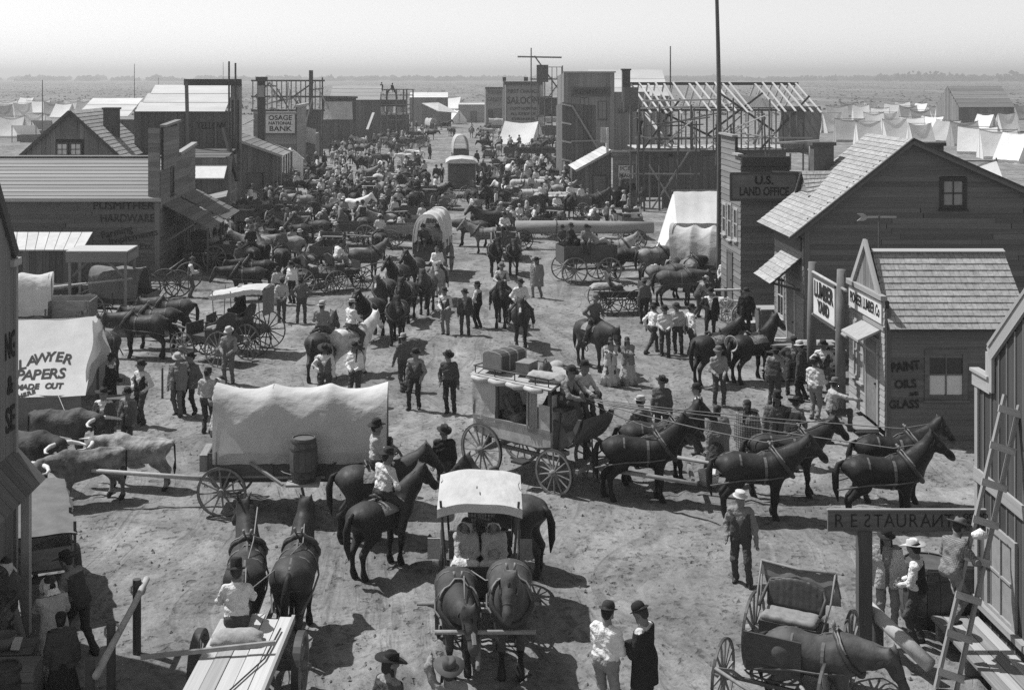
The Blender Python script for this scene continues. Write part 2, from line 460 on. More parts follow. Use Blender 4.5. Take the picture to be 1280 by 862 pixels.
# people
def V3(*a): return Vector(a)
def ik(a, t, l1, l2, hint):
  a = Vector(a); t = Vector(t); d = t - a; L = max(min(d.length, l1 + l2 - 0.004), abs(l1 - l2) + 0.02); d.normalize()
  pr = (l1 * l1 - l2 * l2 + L * L) / (2 * L); h = math.sqrt(max(l1 * l1 - pr * pr, 1e-6))
  hp = Vector(hint) - d * Vector(hint).dot(d)
  hp = hp.normalized() if hp.length > 1e-5 else Vector((0, 1, 0))
  return a + d * pr + hp * h, a + d * L
HANG = ((-0.30, 0.05, 0.80), (0.30, 0.05, 0.80))
def PZ(**k):
  d = dict(pz=0.93, lean=2, side=0, twist=0, feet=((-0.11, 0.03, 0), (0.11, -0.02, 0)), hands=HANG, el=((-0.5, -1, 0), (0.5, -1, 0)), kn=((-0.1, 1, 0), (0.1, 1, 0)), hy=0, hp=8, toe=12, seat=0)
  d.update(k); return d
POSES = {
 'stand': PZ(),
 'stand2': PZ(feet=((-0.15, 0.10, 0), (0.10, -0.05, 0)), side=2, hands=((-0.28, 0.08, 0.80), (0.24, 0.12, 0.86)), hy=-18),
 'stand3': PZ(feet=((-0.10, -0.06, 0), (0.16, 0.10, 0)), side=-2, hands=((-0.25, 0.14, 0.90), (0.28, 0.03, 0.80)), hy=22),
 'wide': PZ(pz=0.90, feet=((-0.22, 0.06, 0), (0.20, -0.04, 0)), hands=((-0.29, 0.06, 0.82), (0.27, 0.10, 0.84))),
 'hips': PZ(feet=((-0.15, 0.06, 0), (0.12, -0.03, 0)), hands=((-0.20, 0.06, 1.00), (0.20, 0.06, 1.00)), el=((-1, -0.6, 0), (1, -0.6, 0))),
 'hip1': PZ(feet=((-0.12, 0.03, 0), (0.15, 0.07, 0)), hands=((-0.28, 0.05, 0.80), (0.20, 0.06, 1.00)), el=((-0.5, -1, 0), (1, -0.6, 0)), hy=15),
 'hold': PZ(hands=((-0.07, 0.30, 1.10), (0.07, 0.30, 1.10)), hp=22, el=((-0.7, -0.6, -0.6), (0.7, -0.6, -0.6))),
 'hold_low': PZ(hands=((-0.08, 0.26, 0.98), (0.10, 0.28, 1.00)), hp=10, el=((-0.7, -0.6, -0.6), (0.7, -0.6, -0.6))),
 'crossed': PZ(hands=((0.12, 0.22, 1.20), (-0.12, 0.24, 1.16)), el=((-1, 0.2, -0.8), (1, 0.2, -0.8)), feet=((-0.13, 0.0, 0), (0.13, 0.05, 0))),
 'behind': PZ(hands=((-0.08, -0.20, 0.95), (0.08, -0.20, 0.95)), el=((-1, -0.2, 0), (1, -0.2, 0))),
 'stride': PZ(pz=0.90, lean=6, feet=((-0.09, 0.34, 0), (0.09, -0.30, 0.03)), hands=((-0.27, -0.14, 0.84), (0.27, 0.24, 0.88))),
 'walk': PZ(pz=0.92, lean=4, feet=((-0.09, -0.22, 0.02), (0.09, 0.24, 0)), hands=((-0.27, 0.18, 0.84), (0.27, -0.10, 0.82))),
 'point': PZ(hands=((-0.27, 0.05, 0.80), (0.42, 0.50, 1.30)), hy=-20, feet=((-0.12, 0.0, 0), (0.14, 0.10, 0))),
 'reach': PZ(lean=14, hands=((-0.12, 0.52, 1.18), (0.12, 0.50, 1.12)), feet=((-0.10, 0.10, 0), (0.12, -0.10, 0))),
 'reach_up': PZ(lean=6, hands=((-0.15, 0.42, 1.65), (0.24, 0.20, 1.0)), feet=((-0.10, 0.10, 0), (0.12, -0.10, 0)), hp=-12),
 'lean_in': PZ(lean=26, pz=0.90, hands=((-0.24, 0.48, 0.98), (0.20, 0.52, 0.96)), feet=((-0.12, 0.12, 0), (0.12, -0.18, 0)), hp=22),
 'foot_up': PZ(pz=0.92, lean=6, feet=((-0.14, -0.05, 0), (0.16, 0.42, 0.42)), hands=((-0.22, 0.12, 0.98), (0.30, 0.62, 1.28)), hy=-40, side=-3),
 'sit': PZ(pz=0.11, lean=6, feet=((-0.14, 0.46, -0.40), (0.14, 0.48, -0.40)), hands=((-0.09, 0.36, 0.14), (0.10, 0.38, 0.14)), el=((-1, -0.6, -0.3), (1, -0.6, -0.3)), seat=1),
 'drive': PZ(pz=0.11, lean=12, feet=((-0.15, 0.62, -0.30), (0.16, 0.58, -0.34)), hands=((-0.10, 0.46, 0.30), (0.10, 0.48, 0.26)), el=((-1, -0.6, -0.3), (1, -0.6, -0.3)), seat=1, hp=10),
 'recline': PZ(pz=0.11, lean=-30, feet=((-0.16, 0.80, 0.0), (0.10, 0.72, -0.08)), hands=((-0.34, -0.12, 0.08), (0.14, 0.26, 0.20)), seat=1, hp=14),
 'perch': PZ(pz=0.11, lean=4, feet=((-0.16, 0.42, -0.44), (0.12, 0.58, -0.36)), hands=((-0.26, 0.20, 0.12), (0.12, 0.34, 0.20)), seat=1, hp=6),
 'ride': PZ(pz=0.10, lean=3, feet=((-0.42, 0.12, -0.66), (0.42, 0.12, -0.66)), kn=((-0.9, 1, 0), (0.9, 1, 0)), hands=((-0.08, 0.32, 0.30), (0.08, 0.34, 0.26)), el=((-1, -0.8, -0.3), (1, -0.8, -0.3)), seat=1, toe=8),
 'ride2': PZ(pz=0.10, lean=8, side=4, feet=((-0.44, 0.18, -0.64), (0.42, 0.06, -0.66)), kn=((-0.9, 1, 0), (0.9, 1, 0)), hands=((-0.10, 0.38, 0.26), (0.24, 0.16, 0.16)), el=((-1, -0.8, -0.3), (1, -0.8, -0.3)), seat=1, toe=8, hy=20),
 'climb': PZ(pz=0.88, lean=16, feet=((-0.10, 0.26, 0.36), (0.10, 0.02, 0.0)), kn=((-0.8, 1, 0), (0.6, 1, 0)), hands=((-0.20, 0.42, 1.20), (0.26, 0.46, 0.95)), hp=30, el=((-0.8, -0.4, -0.8), (0.8, -0.4, -0.8))),
 'lift': PZ(pz=0.90, lean=8, hands=((-0.12, 0.30, 1.62), (0.16, 0.34, 1.50)), el=((-1, 0.2, -0.5), (1, 0.2, -0.5)), feet=((-0.16, 0.1, 0), (0.14, -0.1, 0)), hp=-15),
 'rope': PZ(pz=0.89, lean=-10, hands=((-0.10, 0.50, 1.08), (0.12, 0.36, 0.98)), feet=((-0.14, 0.28, 0), (0.14, -0.10, 0))),
 'child_stand': PZ(hands=((-0.25, 0.08, 0.84), (0.2, 0.22, 0.95))),
}
_RIG = {}
def rig(pose, sx=1.0, jit=0):
  key = (pose, round(sx, 2), jit)
  if key in _RIG: return _RIG[key]
  P = POSES[pose]; rr = random.Random(hash(pose) % 1000 + jit * 77 if False else sum(map(ord, pose)) + jit * 77)
  j = (lambda a: (rr.random() - 0.5) * 2 * a) if jit else (lambda a: 0.0)
  pel = V3(0, 0, P['pz'])
  lean = R(P['lean'] + j(3)); side = R(P['side'] + j(3))
  sp = V3(math.sin(side), math.sin(lean), math.cos(lean) * math.cos(side)).normalized()
  tw = R(P['twist'] + j(8))
  rt = V3(math.cos(tw), math.sin(tw), 0); rt = (rt - sp * rt.dot(sp)).normalized()
  fw = sp.cross(rt); fw = -fw if fw.y < 0 else fw
  at = lambda x, y, z: pel + rt * x + fw * y + sp * z
  w = sx
  body = []; torso = []; arms = []; legs = []
  def T(a, b, ra, rb, t, grp):
    p = prim(a, b, ra, rb, t); grp.append(p)
  hx = V3(0.075 * w, 0, 0)
  T(pel - hx, pel + hx, 0.118 * w, 0.118 * w, 2, torso)
  T(pel - hx + V3(0, -0.03, 0.0), pel + hx + V3(0, -0.03, 0.0), 0.112 * w, 0.112 * w, 2, torso)
  T(at(-0.072 * w, 0, 0.13), at(0.072 * w, 0, 0.13), 0.122 * w, 0.122 * w, 1, torso)
  T(at(-0.085 * w, 0.01, 0.30), at(0.085 * w, 0.01, 0.30), 0.120 * w, 0.120 * w, 1, torso)
  T(at(-0.11 * w, -0.005, 0.41), at(0.11 * w, -0.005, 0.41), 0.095 * w, 0.095 * w, 1, torso)
  T(at(-0.165 * w, -0.01, 0.475), at(0.165 * w, -0.01, 0.475), 0.062, 0.062, 1, torso)
  T(at(0, -0.01, 0.44), at(0, 0, 0.53), 0.085, 0.06, 1, torso)
  hy = R(P['hy'] + j(25)); hp = R(P['hp'] + j(8))
  H = at(0, 0.025, 0.695)
  fdir = V3(math.sin(hy) * math.cos(hp), math.cos(hy) * math.cos(hp), -math.sin(hp))
  rdir = fdir.cross(V3(0, 0, 1)).normalized(); udir = rdir.cross(fdir)
  hm = Matrix((rdir, fdir, udir)).transposed()
  hd = lambda x, y, z: H + hm @ V3(x, y, z)
  head = []
  T(at(0, 0, 0.49), hd(0, -0.02, -0.09), 0.056, 0.055, 0, head)
  T(hd(0, -0.025, 0.035), hd(0, 0.02, 0.045), 0.088, 0.080, 0, head)
  T(hd(0, 0.03, 0.0), hd(0, 0.035, -0.06), 0.066, 0.050, 0, head)
  T(hd(-0.02, 0.055, -0.10), hd(0.02, 0.055, -0.10), 0.026, 0.026, 0, head)
  T(hd(0, 0.095, 0.0), hd(0, 0.112, -0.035), 0.010, 0.016, 0, head)
  T(hd(-0.03, 0.075, 0.018), hd(0.03, 0.075, 0.018), 0.016, 0.016, 0, head)
  T(hd(-0.082, -0.01, 0.0), hd(-0.086, -0.015, -0.035), 0.016, 0.012, 0, head)
  T(hd(0.082, -0.01, 0.0), hd(0.086, -0.015, -0.035), 0.016, 0.012, 0, head)
  hands = []
  for i, s in ((0, -1), (1, 1)):
    sh = at(s * 0.185 * w, -0.01, 0.455)
    t = V3(*P['hands'][i]) + V3(j(0.03), j(0.04), j(0.04))
    if not P['seat'] and P['lean'] < 10 and False: pass
    e, wr = ik(sh, t, 0.30, 0.27, P['el'][i])
    T(sh, e, 0.064 * (0.6 + 0.4 * w), 0.056, 1, arms)
    T(e, wr - (wr - e).normalized() * 0.02, 0.056, 0.043, 1, arms)
    hdv = (wr - e).normalized()
    T(wr + hdv * 0.005, wr + hdv * 0.075, 0.026, 0.034, 0, head)
    hands.append((wr, hdv, s))
  for i, s in ((0, -1), (1, 1)):
    hip = pel + V3(s * 0.095 * w, 0, -0.02)
    f = V3(*P['feet'][i]) + (V3(j(0.03), j(0.05), 0) if not P['seat'] else V3(j(.02), j(.04), j(.02)))
    an = f + V3(0, -0.04, 0.09)
    k, an = ik(hip, an, 0.435, 0.425, P['kn'][i])
    T(hip, k, 0.102 * w, 0.072, 2, legs)
    T(k, an, 0.070, 0.058, 2, legs)
    to = R(P['toe']) * s
    td = V3(math.sin(to), math.cos(to), 0)
    dz = 0.055 if not P['seat'] else 0.05
    T(an + V3(0, 0, 0.03), an - V3(0, 0, dz - 0.015), 0.052, 0.048, 3, legs)
    T(an - V3(0, 0, dz) - td * 0.03, an + td * 0.13 - V3(0, 0, dz + 0.005), 0.042, 0.036, 3, legs)
  r = dict(torso=torso, arms=arms, legs=legs, head=head, H=H, hm=hm, hands=hands, pel=pel, sp=sp, rt=rt, fw=fw, seat=P['seat'], pose=P)
  _RIG[key] = r
  return r
def fingers(mb, wr, d, s, m=0):
  ref = V3(0, 0, 1) if abs(d.z) < 0.8 else V3(0, 1, 0)
  a = d.cross(ref).normalized(); b = a.cross(d).normalized()
  if abs(d.z) > 0.8: a, b = b, a
  base = wr + d * 0.085
  for i, (ln, o) in enumerate(((0.066, -0.027), (0.076, -0.009), (0.071, 0.009), (0.056, 0.027))):
    p = base + b * o
    mb.tube([p, p + d * ln * 0.5 + a * 0.004 * s, p + d * ln * 0.85 + a * 0.026 * s], [0.010, 0.009, 0.007], 5, m)
  p = wr + d * 0.035 + b * 0.028
  mb.tube([p, p + b * 0.028 + d * 0.026, p + b * 0.030 + d * 0.058], [0.012, 0.010, 0.007], 5, m)
_BODY = {}
CELL = {'n': 0.021, 'm': 0.033, 'f': 0.052}
def body_mesh(pose, lod, w=1.0, jit=0):
  key = (pose, lod, round(w, 2), jit)
  if key in _BODY: return _BODY[key]
  r = rig(pose, w, jit)
  V, Q, t = sdf_mesh(r['torso'] + r['arms'] + r['legs'] + r['head'], CELL[lod], 0.018, wob=0.008 if lod == 'n' else 0.004)
  ex = MB()
  if lod != 'f':
    for (wr, d, s) in r['hands']: fingers(ex, wr, d, s)
    for sx in (-1, 1):
      c = r['H'] + r['hm'] @ V3(sx * 0.030, 0.082, 0.0)
      ex.lathe([(0.0, -0.008), (0.011, 0), (0.0, 0.008)], 6, c, m=3)
    c = r['H'] + r['hm'] @ V3(0, 0.088, -0.068)
    ex.tube([r['H'] + r['hm'] @ V3(-0.024, 0.080, -0.068), c, r['H'] + r['hm'] @ V3(0.024, 0.080, -0.068)], [0.004, 0.006, 0.004], 5, 3)
  me = npmesh('body', V, Q, t, ['skin', 'cloth_white', 'cloth_dark', 'boots'], ex)
  _BODY[key] = me
  return me
_GEAR = {}
def gear(kind, pose, lod, w, jit, mat):
  """clothing over the body: vest, coat, blanket, skirt"""
  key = (kind, pose, lod, round(w, 2), jit)
  if key not in _GEAR:
    r = rig(pose, w, jit); cell = max(CELL[lod], 0.024)
    pel, sp, rt, fw = r['pel'], r['sp'], r['rt'], r['fw']
    at = lambda x, y, z: pel + rt * x + fw * y + sp * z
    if kind == 'vest':
      V, Q, t = sdf_mesh(r['torso'][1:6] + [prim(at(-0.07 * w, 0, 0.06), at(0.07 * w, 0, 0.06), 0.118 * w, 0.118 * w)], cell, 0.018, inflate=0.013)
      lim = 0.445
    elif kind in ('coat', 'short_coat'):
      hem = -0.34 if kind == 'coat' else -0.16
      pr = r['torso'] + r['arms']
      if r['seat']:
        pr = pr + [prim(at(-0.09, 0.02, -0.02), at(0.09, 0.02, -0.02), 0.13, 0.13)]
      else:
        for s in (-1, 1):
          pr = pr + [prim(at(s * 0.08, -0.02, 0.05), pel + V3(s * 0.11, -0.03, hem), 0.12, 0.125), prim(at(s * 0.06, 0.03, 0.05), pel + V3(s * 0.11, 0.05, hem), 0.115, 0.115)]
      V, Q, t = sdf_mesh(pr, cell, 0.018, inflate=0.018)
      lim = 0.50
    elif kind == 'blanket':
      hem = -0.42
      pr = list(r['torso']) + [r['arms'][0], r['arms'][2], r['arms'][1], r['arms'][3]]
      for s in (-1, 1):
        pr = pr + [prim(at(s * 0.14, 0, 0.40), pel + V3(s * 0.19, 0.0, hem), 0.11, 0.13), prim(at(s * 0.05, 0.06, 0.25), pel + V3(s * 0.07, 0.09, hem), 0.12, 0.13)]
      V, Q, t = sdf_mesh(pr, cell, 0.05, inflate=0.0)
      lim = 0.53
    elif kind == 'skirt_sit':
      pr = []
      for L in (r['legs'][0], r['legs'][1], r['legs'][4], r['legs'][5]):
        pr.append(prim(L[0], L[1], max(L[2], 0.11), 0.13 if L is not r['legs'][0] else 0.12))
      pr.append(prim(r['legs'][0][1], r['legs'][4][1], 0.10, 0.10)); pr.append(prim(r['legs'][1][1], r['legs'][5][1], 0.14, 0.14))
      pr += [prim(at(-0.08, 0, 0.04), at(0.08, 0, 0.04), 0.13, 0.13)]
      V, Q, t = sdf_mesh(pr, cell, 0.045, wob=0.006)
      lim = 9
    C = V[Q].mean(1); rel = C - np.array(pel); z = rel @ np.array(sp); x = rel @ np.array(rt); y = rel @ np.array(fw)
    keep = z < lim
    if kind == 'vest': keep &= (z > 0.0) & (np.abs(x) < 0.20 * w) & ~((y > 0.03) & (np.abs(x) < 0.012 + 0.11 * np.clip((z - 0.20) / 0.22, 0, 1)))
    if kind in ('coat', 'short_coat'):
      keep &= ~((y > 0.03) & (np.abs(x) < 0.03 + 0.07 * np.clip((z - 0.15) / 0.3, 0, 1)))
      keep &= (C[:, 2] > pel.z + hem) if not r['seat'] else True
    if kind == 'blanket': keep &= (C[:, 2] > pel.z + hem) & ~((y > 0.02) & (np.abs(x) < 0.07 * np.clip((z - 0.25) / 0.25, 0, 1)))
    me = npmesh(kind, V, Q[keep], t[keep] * 0, ['cloth_dark'])
    _GEAR[key] = me
  return _GEAR[key]
def skirt_mesh(mb, r, hem=0.04, rad=0.36, m=0, n=36):
  pel = r['pel']; top = pel.z + 0.14
  def fn(p, t, rr, z):
    a = (top - z) / (top - hem)
    f = 1 + 0.07 * a * math.sin(t * 9 + 1) + 0.03 * a * math.sin(t * 17)
    return Vector((p.x * f, p.y * f * 0.85 - 0.02 * a, p.z))
  mb.lathe([(0.125, top), (0.15, top - 0.10), (0.20, top - 0.24), (0.25, top - 0.45), (rad * 0.84, top - 0.70), (rad, hem), (rad - 0.02, hem + 0.01)], n, m=m, fn=fn)
_HAT = {}
def hat_mesh(kind):
  if kind in _HAT: return _HAT[kind]
  mb = MB(); n = 20
  if kind == 'bowler':
    def fn(p, t, r, z):
      if r > 0.125: p.z += 0.022 * abs(math.cos(t)) ** 2 - 0.004
      return Vector((p.x * 0.92, p.y * 1.06, p.z))
    mb.lathe([(0.15, 0.008), (0.155, 0.0), (0.098, -0.004), (0.104, 0.012), (0.106, 0.055), (0.09, 0.10), (0.055, 0.125), (0.0, 0.132)], n, fn=fn)
  elif kind in ('cowboy', 'wide', 'straw_wide'):
    br = {'cowboy': 0.185, 'wide': 0.225, 'straw_wide': 0.21}[kind]; hgt = {'cowboy': 0.135, 'wide': 0.12, 'straw_wide': 0.11}[kind]
    def fn(p, t, r, z):
      if r > 0.115: p.z += 0.030 * (r / br) ** 2 * (abs(math.cos(t)) ** 2) - 0.012 * (r / br) * abs(math.sin(t))
      if z > hgt * 0.8: p.z -= 0.028 * math.exp(-(p.x / 0.03) ** 2)
      return Vector((p.x * 0.93, p.y * 1.07, p.z))
    mb.lathe([(br, 0.006), (br, -0.003), (0.15, -0.004), (0.101, -0.004), (0.104, 0.012), (0.101, hgt * 0.5), (0.092, hgt * 0.85), (0.072, hgt), (0.03, hgt * 1.0), (0.0, hgt * 0.97)], n, fn=fn)
  elif kind == 'slouch':
    def fn(p, t, r, z):
      if r > 0.12: p.z -= 0.022 * (0.5 + 0.5 * math.sin(t * 2 + 0.7)) + 0.010
      return Vector((p.x * 0.93, p.y * 1.06, p.z))
    mb.lathe([(0.168, 0.004), (0.168, -0.004), (0.102, -0.002), (0.105, 0.012), (0.104, 0.06), (0.094, 0.095), (0.06, 0.112), (0.0, 0.102)], n, fn=fn)
  elif kind == 'flat':
    mb.lathe([(0.150, 0.004), (0.150, -0.003), (0.102, -0.002), (0.103, 0.012), (0.101, 0.085), (0.096, 0.092), (0.0, 0.094)], n, sx=0.93, sy=1.05)
  elif kind == 'cap':
    mb.lathe([(0.104, -0.015), (0.118, 0.03), (0.11, 0.06), (0.07, 0.082), (0.0, 0.085)], n, sx=0.95, sy=1.05)
    mb.grid(6, 3, lambda u, v: ((u - 0.5) * 0.16, 0.09 + 0.06 * v * (1 - (2 * u - 1) ** 2 * 0.7), 0.0 - 0.012 * v))
  elif kind == 'tall':
    mb.lathe([(0.160, 0.004), (0.160, -0.003), (0.102, -0.002), (0.103, 0.012), (0.100, 0.15), (0.088, 0.17), (0.0, 0.16)], n, sx=0.93, sy=1.05)
  elif kind == 'bonnet':
    def fn(u, v):
      t = math.pi * (-0.16 + 1.32 * u); y = 0.15 - 0.27 * v
      rr = 0.118 * (1 - max(0, v - 0.55) ** 2 * 2.6) + 0.02 * (1 - v)
      return (rr * math.cos(t), y, -0.055 + rr * 1.18 * math.sin(t))
    mb.grid(18, 8, fn)
    mb.grid(14, 3, lambda u, v: ((0.10 + 0.05 * v) * math.cos(math.pi * (1 + u)), -0.05 + (0.09 + 0.03 * v) * math.sin(math.pi * (1 + u)), -0.09 - 0.10 * v + 0.008 * math.sin(u * 40)))
  elif kind == 'scarf':
    mb.lathe([(0.07, -0.15), (0.085, -0.08), (0.104, 0.0), (0.106, 0.05), (0.08, 0.10), (0.0, 0.125)], n, c=(0, -0.02, 0.03), sy=1.05)
  me = mb.mesh(kind + '_hat', 'felt_black', True)
  _HAT[kind] = me
  return me
def hair_mesh(kind):
  k = 'hair_' + kind
  if k in _HAT: return _HAT[k]
  if kind == 'short':
    pr = [prim((0, -0.03, 0.045), (0, 0.012, 0.055), 0.094, 0.086), prim((0, -0.055, -0.02), (0, -0.05, 0.03), 0.068, 0.08)]
    cut = lambda C: ~((C[:, 1] > 0.045) & (C[:, 2] < 0.075))
  elif kind == 'beard':
    pr = [prim((0, 0.05, -0.10), (0, 0.055, -0.19), 0.055, 0.035), prim((-0.04, 0.05, -0.07), (0.04, 0.05, -0.07), 0.04, 0.04)]
    cut = lambda C: C[:, 1] > 0.0
  else:          # long braids
    pr = [prim((0, -0.03, 0.045), (0, 0.012, 0.055), 0.094, 0.086), prim((0, -0.055, -0.06), (0, -0.05, 0.03), 0.07, 0.08),
        prim((-0.085, 0.0, -0.06), (-0.10, 0.09, -0.40), 0.026, 0.018), prim((0.085, 0.0, -0.06), (0.10, 0.09, -0.40), 0.026, 0.018)]
    cut = lambda C: ~((C[:, 1] > 0.055) & (C[:, 2] < 0.07) & (C[:, 2] > -0.07))
  V, Q, t = sdf_mesh(pr, 0.018, 0.012)
  C = V[Q].mean(1); kp = cut(C)
  me = npmesh(kind + '_hair', V, Q[kp], t[kp], ['hair'])
  _HAT[k] = me
  return me
HATM = {'k': 'felt_black', 'g': 'felt_grey', 'p': 'felt_pale', 's': 'straw'}
CL = {'w': 'cloth_white', 'p': 'cloth_pale', 'g': 'cloth_grey', 'm': 'cloth_mid', 'd': 'cloth_dark', 'k': 'cloth_black', 'c': 'cloth_check', 'q': 'plaid'}
_pc = [0]
def person(label, loc, yaw, pose='stand', shirt='w', pants='d', hat='cowboy', hc='k', over=None, oc='k', lod='n', h=1.75, skin='skin', hair='short', w=1.0, jit=None, group=None, female=False, skirt='p', apron=False, beard=None, z=None):
  """yaw in degrees: 0 looks away from the camera, 180 towards it, 90 to the left, -90 to the right"""
  _pc[0] += 1
  if jit is None: jit = _pc[0] % 9 + 1 if lod == 'n' else _pc[0] % 4
  loc = Vector(loc)
  if z is not None: loc.z = z
  elif not POSES[pose]['seat'] and abs(loc.z) < 1e-6: loc.z = gzf(loc.x, loc.y) - 0.005
  t = thing('person', label, 'person', loc, R(yaw), group, [h / 1.80] * 3)
  r = rig(pose, w, jit)
  b = obj('body', body_mesh(pose, lod, w, jit), t)
  set_mats(b, [skin, CL[shirt], CL[pants], 'boots'])
  hl = r['H']; hrot = r['hm'].to_euler()
  if hair:
    ho = obj('hair', hair_mesh(hair), t, hl, hrot)
    if beard == 'white': set_mats(ho, ['hair_white'])
  if beard:
    bo = obj('beard', hair_mesh('beard'), t, hl, hrot)
    if beard == 'white': set_mats(bo, ['hair_white'])
  if hat:
    zz = 0.062 if hat not in ('bonnet', 'scarf') else 0.0
    tilt = Matrix.Rotation(R(random.Random(_pc[0]).uniform(-6, 4)), 3, 'X')
    ha = obj('bonnet' if hat == 'bonnet' else 'headscarf' if hat == 'scarf' else 'hat', hat_mesh(hat), t, hl + r['hm'] @ V3(0, -0.005, zz), (r['hm'] @ tilt).to_euler())
    set_mats(ha, [HATM.get(hc) or CL[hc]])
  if over:
    g = obj({'short_coat': 'coat'}.get(over, over), gear(over, pose, lod, w, jit, None), t); set_mats(g, [CL[oc]])
  if female:
    if r['seat']:
      g = obj('skirt', gear('skirt_sit', pose, lod, w, jit, None), t)
    else:
      k = ('skirt', pose, w)
      if k not in _GEAR:
        mb = MB(); skirt_mesh(mb, r); _GEAR[k] = mb.mesh('skirt', 'cloth_pale', True)
      g = obj('skirt', _GEAR[k], t)
    set_mats(g, [CL[skirt]])
    if apron and not r['seat']:
      pz = r['pel'].z
      mb = MB(); mb.grid(8, 8, lambda u, v: ((u - 0.5) * (0.24 + 0.26 * v), (0.155 + 0.20 * v) * (0.86 + 0.14 * math.cos((u - .5) * 2.2)) + 0.012 + 0.006 * math.sin(u * 20), pz + 0.12 - 0.80 * v))
      a = mb.build('apron', 'cloth_white', t, True)
  return t
# far figures: one joined mesh each
_FAR = {}
def far_person(label, loc, yaw, pose='stand', shirt='w', pants='d', hat='slouch', hc='k', h=1.75, group=None, female=False, z=None):
  key = (pose, hat, female)
  if key not in _FAR:
    r = rig(pose, 1.0, 0)
    V, Q, t = sdf_mesh(r['torso'] + r['arms'] + r['legs'] + r['head'], 0.05, 0.018)
    ex = MB()
    hm = hat_mesh(hat); o = r['H'] + r['hm'] @ V3(0, 0, 0.06)
    ex.add([r['hm'] @ v.co + o for v in hm.vertices], [tuple(p.vertices) for p in hm.polygons], 4)
    if female and not r['seat']: skirt_mesh(ex, r, m=2, n=18)
    _FAR[key] = npmesh('distant_person', V, Q, t, ['skin', 'cloth_white', 'cloth_dark', 'boots', 'felt_black'], ex)
  loc = Vector(loc)
  if z is not None: loc.z = z
  elif not POSES[pose]['seat'] and abs(loc.z) < 1e-6: loc.z = gzf(loc.x, loc.y)
  o = obj('person', _FAR[key], None, loc, (0, 0, R(yaw)), [h / 1.80] * 3)
  set_mats(o, ['skin', CL[shirt], CL[pants], 'boots', HATM[hc]])
  return tag(o, label, 'person', group)
